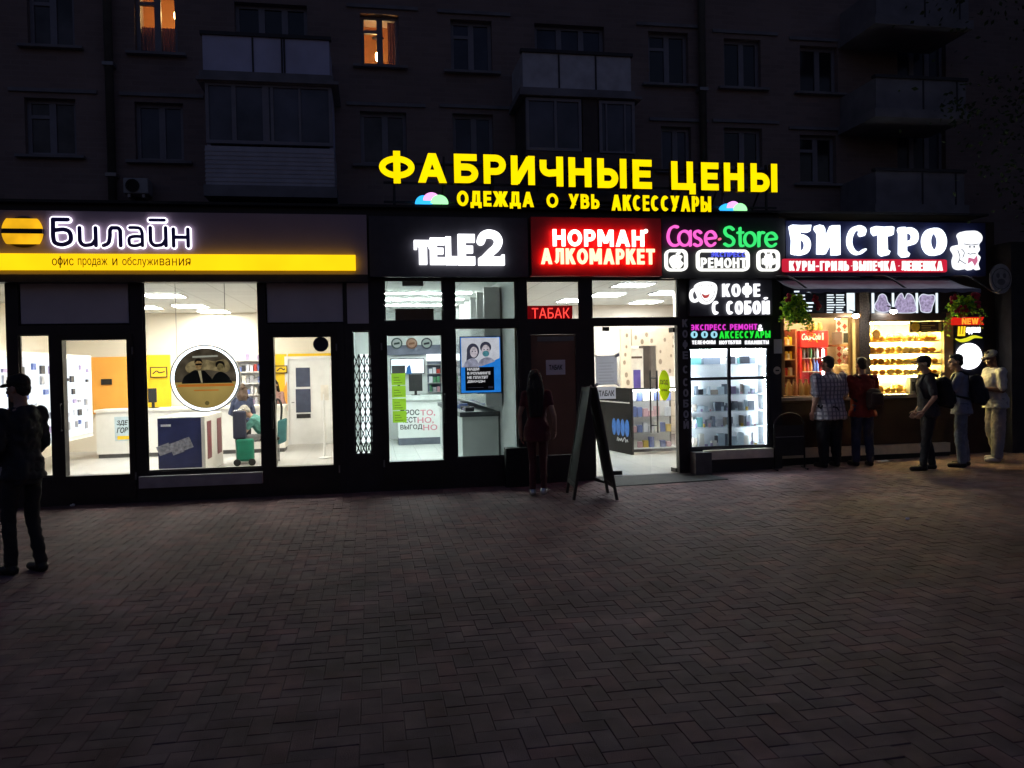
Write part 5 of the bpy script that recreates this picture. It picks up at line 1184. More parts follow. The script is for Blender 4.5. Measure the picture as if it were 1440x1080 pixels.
t = T('inner_counter', 'low wooden inner counter carrying the bottles behind the bistro window', 'counter', ((xA + xB) / 2, .8, kz)); MB().box(xA, xB, .6, 1.1, a - .05, a - .001).build('worktop', WOOD, t); MB().box(xA + .02, xB - .02, .63, 1.07, kz + .001, a - .051).build('body', WOODD, t)
x0, x1_, z0, z1 = R(1101, 463, 1121, 560, 1.7)
t = T('wooden_rack', 'reddish wooden rack of goods left of the drinks fridge', 'shelves', ((x0 + x1_) / 2, 1.7, kz)); RW = mat('red_wood', (.3, .09, .05), .5, var=.2)
MB().box(x0, x0 + .03, 1.7, 2.1, kz + .001, z1).box(x1_ - .03, x1_, 1.7, 2.1, kz + .001, z1).build('side_panel', RW, t); MB().box(x0 + .031, x1_ - .031, 2.07, 2.1, kz + .001, z1).build('back_board', RW, t)
for y in (485, 505, 528, 552):
    z = P(1110, y, 1.8).z; MB().box(x0 + .031, x1_ - .031, 1.72, 2.069, z - .02, z).build('shelf', WOOD, t)
    for i in range(4): x = x0 + .07 + i * (x1_ - x0 - .1) / 4; MB().box(x - .03, x + .025, 1.78, 1.9, z + .001, z + .1 + .04 * (i % 2)).build('grocery_pack', (YEL, RED, mat('pack_gold', (.6, .4, .06), .5), mat('pack_cream', (.7, .66, .6), .5))[(i + int(y)) % 4], None, 'small grocery pack on the reddish rack beside the drinks fridge', 'pack', 'packs on the wooden rack')
# jars on top of the fridge
for i, px in enumerate((1138, 1146, 1153)):
    p = P(px, 464, 2.2); MB().lathe((p.x, 2.2, zt2 + .003), [(.04, 0), (.05, .02), (.05, .1), (.03, .13), (.035, .15)], 12).build('glass_jar', mat('jar_amber', (.45, .3, .1), .2), None, 'small amber jar on top of the red fridge, ' + ('left', 'middle', 'right')[i] + ' one of three', 'jar', 'jars on the red fridge', smooth=True)
# diamond tiles strip and microwave
x0, x1_, z0, z1 = R(1176, 450, 1192, 530, 2.6)
t = T('diamond_poster', 'red and cream diamond patterned strip on the kiosk back wall', 'poster', ((x0 + x1_) / 2, 2.6, z0)); MB().box(x0, x1_, 2.6, 2.62, z0, z1).build('sheet', mat('pack_cream', (.7, .66, .6), .5), t)
dm = MB(); s_ = (x1_ - x0) / 2
for k in range(9):
    for j in (0, 1):
        cx, cz_ = x0 + s_ * (j + .5), z0 + s_ * (.6 + k * 1.0) + (s_ * .5 if j else 0)
        if cz_ + s_ * .5 < z1: dm.prism([(cx - s_ * .42, cz_), (cx, cz_ - s_ * .48), (cx + s_ * .42, cz_), (cx, cz_ + s_ * .48)], 2.594, 2.599)
dm.build('diamond_print', mat('diamond_red', (.5, .06, .04), .5), t)
x0, x1_, z0, z1 = R(1185, 466, 1209, 484, 1.9)
t = T('microwave_oven', 'grey microwave oven on a high shelf behind the seller', 'microwave', ((x0 + x1_) / 2, 1.9, z0)); MB().box(x0, x1_, 1.92, 2.25, z0, z1).build('body', mat('steel_grey', (.35, .35, .33), .4, .4), t, bevel=.01); MB().box(x0 + .03, x1_ - .12, 1.912, 1.919, z0 + .03, z1 - .03).build('door', BLACKP, t)
MB().tube([(x1_ - .09, 1.9, z0 + .04), (x1_ - .09, 1.9, z1 - .04)], .008).build('door_handle', CHROME, t); MB().box(x1_ - .07, x1_ - .02, 1.913, 1.919, z0 + .03, z1 - .03).build('control_panel', mat('pack_slate', (.14, .16, .2), .5), t)
MB().box(x0 - .1, x1_ + .1, 1.85, 2.4, z0 - .03, z0 - .001).build('wall_shelf', WOOD, None, 'wooden shelf under the microwave oven in the kiosk', 'shelf')
# pastry display
x0, x1_, z0, z1 = R(1223, 452, 1327, 556, YK + .1)
t = T('pastry_display', 'brilliantly lit pastry cabinet with wooden shelves in the right bistro window', 'display cabinet', ((x0 + x1_) / 2, .7, z0))
PBK = mat('display_cream', (.85, .76, .40), .6, var=.03)
MB().box(x0, x1_, 1.0, 1.02, z0, z1).build('back_board', PBK, t); MB().box(x0 - .02, x0 - .001, .5, 1.02, z0, z1).build('side_panel', PBK, t); MB().box(x1_ + .001, x1_ + .02, .5, 1.02, z0, z1).build('side_panel', PBK, t)
WLED = emis('pastry_led', (1, .76, .25), 150, .02)
ysh = (552, 527, 513, 497, 480)
PAS = [mat('bun_brown', (.55, .25, .05), .55, var=.3, scale=12), mat('bun_gold', (.75, .46, .09), .5, var=.3, scale=12), mat('bun_pale', (.8, .62, .22), .55, var=.25, scale=12)]
r4 = random.Random(8)
for k, y in enumerate(ysh):
    z = P(1275, y, .7).z
    sh_ = MB().box(x0, x1_, .52, .99, z - .012, z - .001).build('shelf', mat('display_shelf', (.75, .6, .32), .5), t)
    MB().box(x0 + .02, x1_ - .02, .96, .985, z - .04, z - .0145).build('led_strip', WLED, t)
    zn = (P(1275, ysh[k + 1], .7).z if k < 4 else z1) - z
    for i in range(4):
        xa_ = x0 + .03 + i * (x1_ - x0 - .04) / 4; xb_ = xa_ + (x1_ - x0 - .04) / 4 - .03
        tr = MB().box(xa_, xb_, .54, .9, z, z + .012); tr.build('tray', mat('tray_wood', (.5, .3, .12), .5), t)
        kind = (i + k * 2) % 3
        for j in range(3 if kind else 2):
            cx = xa_ + (xb_ - xa_) * (j + .5) / (3 if kind else 2); h = min(.06, zn * .26) * r4.uniform(.75, 1.15)
            if r4.random() < .07: continue
            for row in (0, 1):
                e = MB().ell((cx + r4.uniform(-.012, .012), .62 + row * .16 + r4.uniform(-.015, .015), z + .012 + h), ((xb_ - xa_) / (6.1 if kind else 4.2) * r4.uniform(.85, 1.1), .075, h), nu=10, nv=6)
                nm = ('flatbread', 'bun', 'pie')[kind]
                e.build(nm, PAS[(kind + k + row) % 3], None, ('wide flat round bread', 'golden baked bun', 'pale baked pie')[kind] + ' on a tray of the pastry cabinet, ' + ('lowest shelf', 'second shelf from below', 'middle shelf', 'second shelf from above', 'top shelf')[k], nm, ('flat breads', 'buns', 'pies')[kind] + ' on the ' + ('lowest', 'second', 'middle', 'fourth', 'top')[k] + ' pastry shelf', smooth=True)
MB().box(x0 + .02, x1_ - .02, .55, .6, z1 - .03, z1 - .01).build('led_strip', WLED, t)
c = P(1234, 470, YK - .01); t = T('round_sticker', 'round brown bread sticker on the pastry window', 'sticker', (c.x, YK - .01, c.z - .08)); MB().disc(c.x, c.z, .075, .075, YK + .022, YK + .028).build('face', mat('bun_brown', (.55, .25, .05), .55, var=.3, scale=12), t); MB().ring(c.x, c.z, .066, .076, YK + .019, YK + .0215).build('rim', mat('print_orange', (.5, .16, .02), .5), t)
a = R(1279, 452, 1326, 467, YK - .02)
t = T('offer_banner', 'dark brown banner with a golden round dish at the top of the pastry window', 'banner', ((a[0] + a[1]) / 2, YK - .02, a[2])); MB().box(a[0], a[1], YK - .03, YK - .006, a[2], a[3]).build('board', mat('banner_brown', (.08, .035, .015), .5), t)
c = P(1287, 459.5, YK - .03); MB().disc(c.x, c.z, .082, .078, YK - .036, YK - .031).build('printed_dish', mat('dish_gold', (.8, .42, .03), .5, var=.3, scale=15), t)
ln = MB()
for k in range(4): q = R(1296, 454 + k * 3.2, (1305, 1315, 1309, 1318)[k], 455.4 + k * 3.2, YK - .034); ln.box(q[0], q[1], YK - .034, YK - .0308, q[2], q[3])
q = R(1320, 454, 1324, 465, YK - .034); ln.box(q[0], q[1], YK - .034, YK - .0308, q[2], q[3]); ln.build('print', mat('print_gold', (.7, .45, .12), .5), t)
a = R(1279, 529, 1293, 554, YK - .12); t = T('napkin_box', 'grey metal box standing on the bistro counter before the pastries', 'box', ((a[0] + a[1]) / 2, YK - .12, R(1098, 556, 1332, 561, YK - .15)[3]))
zc_ = R(1098, 556, 1332, 561, YK - .15)[3] + .001; MB().box(a[0], a[1], YK - .14, YK - .035, zc_, zc_ + .27).build('body', mat('steel_grey', (.35, .35, .33), .4, .4), t, bevel=.008); MB().box(a[0] + .03, a[1] - .03, YK - .146, YK - .141, zc_ + .05, zc_ + .2).build('slot', BLACKP, t)
# right sign column
a = R(1344, 440, 1384, 565, YK - .1)
t = T('sign_column', 'narrow navy sign column with a yellow swoosh and white glowing disc', 'sign', ((a[0] + a[1]) / 2, YK - .1, a[2]))
MB().box(a[0], a[1], YK - .1, YK - .006, a[2], a[3]).build('board', mat('navy_board', (.015, .017, .03), .4), t)
q = R(1342, 446, 1383, 457, YK - .12); MB().prism([(q[0] - .05, q[2]), (q[1] + .02, q[2]), (q[1] - .02, (q[2] + q[3]) / 2), (q[1] + .02, q[3]), (q[0] - .05, q[3])], YK - .112, YK - .102).build('ribbon', emis('new_red', (.8, .02, .01), .4), t)
block_mb('NEW', (1353, 447.5, 1376, 456), YK - .12, .006, .22).build('lettering', emis('new_orange', (1, .35, .03), .6), t)
text_mb('Ш', (1347, 459, 1358, 472.5), YK - .112, .01, .05, .1).build('lettering', emis('sign_yellow2', (1, .62, .02), .65), t)
text_mb('аурма', (1359, 460, 1379, 470), YK - .112, .01, .03, .15).build('lettering', emis('sign_soft_white', (.95, .95, 1), 1.4), t)
sw = [(P(x, y, YK - .11).x, P(x, y, YK - .11).z) for x, y in cr([(1344, 476.5), (1351, 479), (1360, 477.5), (1370, 473.5), (1381, 475)], 6)]
MB().ribbon(sw, [.01, .05, .07, .07, .06, .01] if False else [.012 + .05 * math.sin(math.pi * i / (len(sw) - 1)) for i in range(len(sw))], YK - .112, YK - .102).build('swoosh', emis('swoosh_yellow', (.80, .78, .03), .5), t)
c = P(1363, 501, YK - .12); MB().disc(c.x, c.z, .235, .215, YK - .125, YK - .102, 48).build('glowing_disc', emis('disc_white', (.95, .95, 1), 1.6), t)
fd = MB(); 
for k in range(5): q = P(1351 + k * 6, 511 + (k % 2) * 1.2 - abs(k - 2), YK - .13); fd.ribbon([(q.x - .02, q.z), (q.x + .02, q.z + .006)], .016, YK - .128, YK - .1255)
fd.build('disc_print', emis('disc_grey', (.7, .65, .75), .8), t)
a = R(1350, 533, 1378, 548, YK - .06); a = R(1364, 528, 1380, 540, YK - .12); MB().box(a[0], a[1], YK - .12, YK - .104, a[2], a[3]).build('price_card', mat('pale_card', (.45, .42, .4), .6), None, 'pale card fixed under the white disc of the sign column', 'card')
# wall to the right of the kiosk, with the round plate
RW_ = T('side_wall', 'dark unlit rendered wall right of the bistro', 'wall', (xs(1400) + 3, .1, gk)); MB().box(X1 + .002, X1 + 9, .05, 1.15, gk - .3, 3.6).build('wall', mat('dark_render', (.035, .033, .035), .85, var=.2, bump=.3), RW_)
c = P(1408, 392, -.1); t = T('round_plate', 'dull grey oval sign plate jutting from the dark wall right of the bistro', 'sign', (c.x, -.1, c.z - .25))
MB().disc(c.x, c.z, .19, .24, -.1, -.06, 40).build('plate', mat('dull_plate', (.3, .29, .29), .6, var=.25, scale=12), t); MB().ring(c.x, c.z, .16, .17, -.104, -.1005).build('rim', mat('dark_trim', (.05, .05, .055), .6), t)
fe = MB(); fe.disc(c.x - .06, c.z + .05, .03, .04, -.104, -.1005); fe.disc(c.x + .06, c.z + .05, .03, .04, -.104, -.1005); fe.disc(c.x, c.z - .05, .07, .05, -.104, -.1005); fe.build('print', mat('plate_dark', (.12, .12, .13), .6), t); MB().box(c.x - .02, c.x + .02, -.059, .048, c.z - .03, c.z + .03).build('bracket', GREYM, t)
# hanging flower baskets
def basket(px, py, w, h, label, red, n=230, seed=1, trail=16):
    c = P(px, py, -.35); rg = random.Random(seed)
    t = T('flower_basket', label, 'hanging plant', (c.x, c.y, c.z - .3))
    lm = [paper('leaf_lime', (.55, .80, .06), .45), paper('leaf_green', (.14, .36, .05), .4)]
    b = MB()
    for i in range(n):
        th, v = rg.uniform(0, 6.28), rg.uniform(-1, 1); rr_ = (rg.random() ** .5)
        p = c + Vector((w * rr_ * math.cos(th) * math.sqrt(1 - v * v), .7 * w * rr_ * math.sin(th) * math.sqrt(1 - v * v), h * v * (.5 + .5 * rr_)))
        d = Vector((rg.gauss(0, 1), rg.gauss(0, 1) - .5, rg.gauss(0, 1))).normalized(); s = Vector((rg.gauss(0, 1), rg.gauss(0, 1), rg.gauss(0, 1))).cross(d).normalized(); up = d.cross(s)
        l, ww = rg.uniform(.04, .08), rg.uniform(.022, .042)
        b.m(0 if rg.random() < .6 else 1)
        b.add([p, p + d * l * .5 + s * ww + up * .008, p + d * l, p + d * l * .5 - s * ww + up * .008], [(0, 1, 2), (0, 2, 3)])
    for k in range(trail):
        a = rg.uniform(math.pi, 2 * math.pi); p = c + Vector((w * .85 * math.cos(a), .6 * w * math.sin(a), -h * rg.uniform(.2, .8))); v = Vector((math.cos(a) * .03, math.sin(a) * .02, rg.uniform(0, .02)))
        for q in range(rg.randint(4, 9)):
            v = v * .9 + Vector((rg.gauss(0, .006), rg.gauss(0, .004), -.012)); e = p + v; b.m(1); b.add([p, p + Vector((.003, 0, 0)), e + Vector((.003, 0, 0)), e], [(0, 1, 2, 3)]); p = e
            for sd in (-1, 1):
                d = Vector((sd * rg.uniform(.6, 1), rg.gauss(-.3, .4), rg.gauss(-.3, .4))).normalized(); l = rg.uniform(.03, .055); s = d.cross(Vector((rg.gauss(0, .4), -1, rg.gauss(0, .4)))).normalized()
                b.m(rg.randint(0, 1)); b.add([p, p + d * l * .5 + s * l * .35, p + d * l, p + d * l * .5 - s * l * .35], [(0, 1, 2, 3)])
    b.build('leaves', lm, t)
    f = MB()
    for dx, dz in red:
        for k in range(7): f.ell(c + Vector((dx + rg.gauss(0, .03), -.25 * w - .06, dz + rg.gauss(0, .03))), (.03, .02, .03), nu=8, nv=5)
    f.build('red_flowers', mat('red_petals', (.5, .02, .05), .6, var=.3, scale=20), t, smooth=True)
    MB().lathe((c.x, c.y, c.z - h - .03), [(.05, 0), (.075, .1), (.08, .12)], 14).build('pot', mat('orange_pot', (.55, .2, .04), .6), t)
    MB().tube([(c.x, c.y, c.z + h * .4), (c.x, c.y + .1, 2.75)], .006, 5).build('hanging_wire', BLACKP, t)
basket(1117, 434, .2, .19, 'hanging basket of lime leaves with red flowers on the left of the bistro', [(.28, .12), (.33, .02), (-.15, .16)], 560, 1)
basket(1353, 430, .24, .15, 'hanging basket of green leaves with red flowers above the sign column', [(-.02, -.05), (-.13, -.06), (.15, .13), (.16, .02), (-.24, .1)], 480, 2, 4)
# ------------------------------------------------------------------ fascias and illuminated signs
def WPT(x, y, Y): p = P(x, y, Y); return (p.x, p.z)
FASG = mat('fascia_grey', (.36, .28, .36), .45, var=.06, scale=2)
def fascia(px0, px1, ytop, ybot, m, name, label, Y0=-.16, dy=0.0):
    x0, x1 = xs(px0, 340, Y0), xs(px1, 340, Y0); cx = (px0 + px1) / 2
    z0, z1 = P(cx, ybot, Y0).z, P(cx, ytop, Y0).z
    t = T(name, label, 'sign', ((x0 + x1) / 2, Y0, z0))
    MB().box(x0, x1, Y0, -.002, z0, z1).build('backing_board', m, t)
    return t, (x0, x1, z0, z1)
# roof cap joining the shop row to the block
MB().box(xs(-130), xs(1386), -.1, YW - .002, 3.985, 4.02).build('shop_roof', mat('roof_felt', (.04, .04, .04), .9), BEE)
# 1 striped ball, outlined letters, yellow band
t, e = fascia(-120, 516, 298, 386, FASG, 'phone_shop_sign', 'grey fascia with a striped ball, white outlined letters and a glowing yellow band')
MB().box(e[0], e[1], -.19, .02, e[2] - .1, e[2] - .002).build('soffit', BLACKF, t)
YB1 = emis('band_yellow', (1, .58, .005), .66, .08, 1.6)
q = R(-120, 357, 500, 379, -.25); MB().box(q[0], q[1], -.25, -.162, q[2], q[3]).build('yellow_band', YB1, t)
for wd, l_, r_, tp_, bt_ in (('о', 73, 80, 363.4, 373.2), ('ис', 89.5, 103.5, 363.4, 373.2), ('продаж', 109.5, 151, 363.4, 376), ('и', 158, 165, 363.4, 373.2), ('обслужи', 172, 222, 361.5, 376), ('ва', 224.5, 239, 363.4, 373.4), ('ия', 251.5, 268, 363.4, 373.4)):
    text_mb(wd, (l_, tp_, r_, bt_), -.253, .002, 0, res=4).build('lettering', mat('band_print', (.10, .04, .01), .6), t)
x0, x1, z0, z1 = R(242, 363.4, 248.6, 373.4, -.253); MB().box(x0, x0 + .011, -.253, -.251, z0, z1).box(x1 - .011, x1, -.253, -.251, z0, z1).box(x0 + .011, x1 - .011, -.253, -.251, (z0 + z1) / 2 - .005, (z0 + z1) / 2 + .006).build('lettering', mat('band_print', (.10, .04, .01), .6), t)
q = [(WPT(84.6 + dx, 367.6 + dy, -.253)) for dx, dy in arc(0, 0, 2.9, 4.3, 0, 345, 20)]; MB().ribbon(q, .013, -.253, -.2508, closed=True).ribbon([WPT(84.6, 376.8, -.253), WPT(84.6, 360.3, -.253)], .013, -.2535, -.2508, cap=False).build('lettering', mat('band_print', (.10, .04, .01), .6), t)
c = P(31.5, 326, -.2); r = 27 / FPX * (c - CAM).dot(F0)
MB().disc(c.x, c.z, r, r * .8, -.18, -.162, 40).build('ball_base', mat('ball_dark', (.03, .018, .015), .5), t)
bl = MB(); dk = MB()
for v0, v1, b_ in ((-.66, -.1, bl), (-.1, .17, dk), (.17, .72, bl)):
    n = 16; L_ = []; 
    for i in range(n + 1):
        v = v0 + (v1 - v0) * i / n; L_.append((v, math.sqrt(1 - v * v * .86)))
    pts = [(c.x - r * w * .98, c.z + r * .95 * v) for v, w in L_] + [(c.x + r * w * .98, c.z + r * .95 * v) for v, w in reversed(L_)]
    b_.prism(pts, -.215, -.1805)
bl.build('yellow_stripes', emis('ball_yellow', (1, .50, .012), .46, .25, 4), t); dk.build('black_stripe', mat('ball_dark', (.03, .018, .015), .5), t)
OUT = emis('outline_white', (.9, .84, 1), 1.2, .03); FIL = mat('letter_navy', (.10, .07, .42), .4)
def glyph(box, strokes, w_out, w_in, Y=-.2):
    w_in *= 1.22
    x0, x1, z0, z1 = R(*box, Y); a, b_ = MB(), MB(); m_ = w_out / 2
    mp = lambda p: (x0 + m_ + p[0] * (x1 - x0 - w_out), z0 + m_ + p[1] * (z1 - z0 - w_out))
    for i, s_ in enumerate(strokes):
        w = [mp(p) for p in s_]
        a.ribbon(w, w_out, Y - i * .0006, Y + .035); b_.ribbon(w, w_in, Y - .006 - i * .0006, Y - .0025)
    o = a.build('letter_outline', OUT, t); b_.build('letter', FIL, t)
U_ = [[(0, 1), (0, .35)] + arc(.36, .34, .36, .34, 180, 270, 8) + [(.7, .04), (.85, .14), (1, .34)], [(1, 1), (1, 0)]]
glyph((69.5, 304, 104.7, 348.4), [[(.85, 1), (.02, 1)], [(.02, 1), (0, .35)] + cr([(0, .35), (.06, .1), (.3, 0), (.62, 0), (.95, .12), (1, .33), (.9, .52), (.6, .6), (.12, .57)], 5)], .088, .046)
glyph((107.5, 316, 139.5, 349.6), U_, .082, .042)
glyph((140.8, 316, 174.2, 349.8), [[(1, 0), (1, .8)] + arc(.8, .78, .2, .22, 0, 90, 6) + [(.5, 1)], cr([(.5, 1), (.4, .85), (.38, .5), (.28, .14), (.0, 0)], 6)], .082, .042)
glyph((177, 316, 204.6, 349.8), [cr([(.08, 1), (.5, 1), (.85, .95), (1, .7)], 6) + [(1, 0)], cr([(1, .5), (.5, .52), (.08, .45), (0, .25), (.1, .04), (.5, 0), (1, .12)], 6)], .078, .036)
glyph((207.2, 316, 237.8, 349.8), U_, .08, .04)
glyph((206.5, 304.5, 235.5, 314.6), [[(0, .5), (1, .5)]], .08, .036)
glyph((239.6, 318, 269, 350.4), [[(0, 1), (0, 0)], [(1, 1), (1, 0)], [(0, .52), (1, .52)]], .08, .04)
# 2 white block letters
t, e = fascia(519, 742, 305, 389, mat('fascia_black', (.05, .048, .062), .4), 'operator_sign', 'dark fascia with big glowing white block letters and a numeral')
WL = emis('letter_white', (.95, .95, 1), 1.3, .03)
def poly_letter(pts, box, Y=-.24, nm='letter', m=WL, par=None, d=.075):
    x0, x1, z0, z1 = R(*box, Y); MB().prism([(x0 + u * (x1 - x0), z0 + v * (z1 - z0)) for u, v in pts], Y, Y + d).build(nm, m, par or t)
TT = [(.28, 0), (.72, 0), (.72, .76), (.84, .76), (.84, .66), (1, .66), (1, 1), (0, 1), (0, .62), (.16, .62), (.16, .74), (.28, .74)]
EE = [(0, 0), (1, 0), (1, .27), (.45, .27), (.45, .39), (.88, .39), (.88, .62), (.45, .62), (.45, .74), (1, .74), (1, 1), (0, 1)]
LLL = [(0, 0), (1, 0), (1, .3), (.45, .3), (.45, 1), (0, 1)]
poly_letter(TT, (582.5, 337.5, 607.5, 371.5)); poly_letter(EE, (605, 334, 626, 371.7)); poly_letter(LLL, (627, 332.5, 643.5, 372)); poly_letter(EE, (644.5, 329, 668, 372.3))
x0, x1, z0, z1 = R(671, 323, 709.5, 372.6, -.24); M2 = lambda u, v: (x0 + u * (x1 - x0), z0 + v * (z1 - z0))
b_ = MB(); b_.ribbon([M2(u, v) for u, v in cr([(.15, .68), (.22, .82), (.42, .89), (.68, .84), (.79, .68), (.7, .5), (.5, .36), (.3, .2)], 6)], [.1] + [.115] * 40 + [.13, .13, .13] if False else .112, -.2404, -.165)
b_.prism([M2(*q) for q in ((.05, 0), (1, 0), (1, .3), (.9, .3), (.86, .24), (.42, .24), (.3, .32), (.05, .2))], -.24, -.165); b_.build('numeral', WL, t)
# 3 red fascia
RB = mat('fascia_red', (.5, .02, .025), .35, var=.05)
t, e = fascia(747, 930, 306, 388, RB, 'liquor_sign', 'red fascia with two lines of glowing warm white letters above the liquor shop')
SW = emis('strip_white', (1, .93, .9), .7, .03); CWH = emis('coffee_white', (.95, .95, 1), .85, .03); WW = emis('letter_warm_white', (1, .92, .84), 1.5, .03); WY = emis('letter_cream', (1, .78, .42), .9, .03); RG = emis('letter_red_side', (1, .012, .01), 2.6, .05)
def halo_text(body, box, bold, face, nm):
    o = block_mb(body, box, -.24, .01, bold).build(nm, face, t)
    block_mb(body, box, -.2285, .055, bold * 1.06).build('letter_side', RG, o)
halo_text('НОРМАН', (777.5, 323, 906, 346.5), .225, WW, 'lettering'); halo_text('АЛКОМАРКЕТ', (761, 349.5, 921, 371.5), .215, WY, 'lettering')
c = P(908.5, 325, -.24); MB().ring(c.x, c.z, .012, .03, -.24, -.2, 20).build('small_ring', WW, t)
# 4 case store
t, e = fascia(930.6, 1104, 306, 391, mat('fascia_charcoal', (.03, .03, .034), .45), 'repair_sign', 'black fascia with pink and green thin letters over three outlined glowing boxes')
PK = emis('neon_pink', (1, .13, .60), .62, .05); GN = emis('neon_green', (.05, .9, .2), .5, .05); WH = emis('neon_white', (1, 1, .93), .75, .03); BLU = emis('neon_blue', (.1, .12, .9), .5, .05)
def neon(box, strokes, w, m, Y=-.23):
    x0, x1, z0, z1 = R(*box, Y); b_ = MB(); h = w / 2
    for i, (s_, cl) in enumerate(strokes): b_.ribbon([(x0 + h + u * (x1 - x0 - w), z0 + h + v * (z1 - z0 - w)) for u, v in s_], w, Y - i * .0008, Y + .04, closed=cl)
    b_.build('letter', m, t)
O_ = arc(.5, .5, .5, .5, 0, 345, 24)
E_ = [[(.06, .48), (.96, .56)] + arc(.5, .5, .48, .5, 12, 320, 20)]
neon((938.5, 316.5, 956, 346.5), [(cr([(.95, .97), (.6, 1), (.2, .85), (0, .5), (.1, .2), (.4, .02), (.8, 0), (1, .06)], 5), False)], .036, PK)
neon((953.5, 323, 973, 346.5), [(O_, True), ([(1, 1), (1, 0)], False)], .034, PK)
SS = cr([(.9, .88), (.6, 1), (.2, .95), (.08, .75), (.3, .56), (.7, .46), (.95, .27), (.8, .06), (.4, 0), (.05, .1)], 5)
neon((975, 323, 989, 346.8), [(SS, False)], .034, PK); neon((991, 323.5, 1009.5, 347), [(E_[0], False)], .034, PK); neon((1010, 333, 1015.5, 339), [([(.4, .5), (.6, .5)], False)], .036, emis('neon_pinkred', (1, .15, .25), .6))
neon((1017.5, 317.5, 1035, 347), [(SS, False)], .036, GN); neon((1037, 319, 1047, 347), [([(.45, 1), (.45, .1), (.6, 0), (1, 0)], False), ([(0, .75), (1, .75)], False)], .034, GN)
neon((1046.5, 325, 1064.5, 347.4), [(O_, True)], .034, GN); neon((1066.5, 325, 1076.5, 347.4), [([(0, 1), (0, 0)], False), (cr([(0, .55), (.2, .85), (.55, 1), (1, .97)], 4), False)], .034, GN); neon((1076, 325.5, 1095, 347.8), [(E_[0], False)], .034, GN)
def rrect(box, w, rad=.22):
    x0, x1, z0, z1 = R(*box, -.22); h = w / 2; r = rad * (z1 - z0); pts = []
    for cx, cz, a in ((x1 - h - r, z1 - h - r, 0), (x0 + h + r, z1 - h - r, 90), (x0 + h + r, z0 + h + r, 180), (x1 - h - r, z0 + h + r, 270)): pts += arc(cx, cz, r, r, a, a + 90, 6)
    MB().ribbon(pts, w, -.23, -.165, closed=True).build('outline_box', WH, t)
rrect((936, 350.5, 967, 381), .034); rrect((980.5, 351, 1054, 381), .034); rrect((1066, 351, 1096.5, 381), .034)
block_mb('ЭКСПРЕСС', (1000, 354.5, 1049, 361), -.225, .03, .17, .26).build('lettering', BLU, t); block_mb('РЕМОНТ', (986.5, 362.5, 1050, 376.5), -.225, .03, .17, .26).build('lettering', WH, t)
ap = cr([(.5, .74), (.32, .80), (.1, .68), (.02, .42), (.14, .14), (.32, 0), (.5, .05), (.68, 0), (.84, .12), (.96, .3), (.82, .42), (.78, .55), (.9, .70), (.72, .80)], 5, True)
poly_letter(ap, (942, 354, 962, 377), -.225, 'fruit_emblem', WH, t, .04); poly_letter(cr([(.5, .78), (.52, .93), (.74, 1.02), (.72, .86)], 5, True), (942, 354, 962, 377), -.2255, 'fruit_emblem_leaf', WH, t, .04)
b_ = MB(); x0, x1, z0, z1 = R(1072.5, 355, 1091, 377, -.225); q = lambda u, v: (x0 + u * (x1 - x0), z0 + v * (z1 - z0))
b_.prism([q(*v) for v in ((.2, .2), (.8, .2), (.8, .62), (.2, .62))], -.225, -.185)
b_.prism([q(*v) for v in arc(.5, .66, .3, .26, 0, 180, 10)], -.2256, -.185)
for a in (((.08, .3), (.08, .58)), ((.92, .3), (.92, .58)), ((.37, .22), (.37, .06)), ((.63, .22), (.63, .06))): b_.ribbon([q(*a[0]), q(*a[1])], .024, -.224, -.185)
for a in (((.35, .86), (.27, 1)), ((.65, .86), (.73, 1))): b_.ribbon([q(*a[0]), q(*a[1])], .012, -.2235, -.185)
b_.build('robot_emblem', WH, t)
# 5 coffee box
a = R(970, 393, 1086, 444, -.1)
t = T('coffee_sign', 'dark sign box with a glowing smiling cup and two lines of white coffee lettering', 'sign', ((a[0] + a[1]) / 2, -.1, a[2]))
MB().box(a[0], a[1], -.1, -.002, a[2], a[3]).build('backing_board', mat('fascia_slate', (.055, .055, .07), .4), t)
block_mb('КОФЕ', (1017, 399, 1069, 417), -.15, .04, .175, .3).build('lettering', CWH, t); block_mb('С СОБОЙ', (1002.5, 423, 1082.5, 442), -.15, .04, .175, .3).build('lettering', CWH, t)
cup = [WPT(x, y, -.15) for x, y in cr([(977, 404), (982, 398), (990, 396), (1000, 396.5), (1007, 400), (1008.5, 408), (1005, 420), (998, 427), (990, 427), (984, 423), (981, 415)], 5, True)]
MB().prism(cup, -.15, -.11).build('cup', emis('cup_white', (1, 1, 1), .8, .03), t)
hd = MB().ribbon([WPT(x, y, -.15) for x, y in cr([(981, 407), (975, 408), (972.5, 414), (974, 421), (979, 423), (984, 419)], 4)], .045, -.149, -.11); hd.build('cup_handle', emis('cup_white', (1, 1, 1), .8, .03), t)
MB().prism([WPT(x, y, -.156) for x, y in cr([(987, 413), (992, 415), (998, 413.5), (996, 418), (992, 419.5), (989, 418)], 4, True)], -.156, -.151).build('cup_mouth', emis('cup_mouth_red', (.6, .08, .08), .4), t)
f = MB()
for pts in (((982, 403), (985, 400.5), (988, 402)), ((996, 402), (999, 400.5), (1002, 403)), ((984, 409), (988, 420), (995, 424), (1003, 417), (1005, 409))): f.ribbon([WPT(x, y, -.156) for x, y in cr(pts, 4)], .008, -.154, -.1505)
f.build('cup_face', mat('cup_lines', (.1, .08, .1), .6), t)
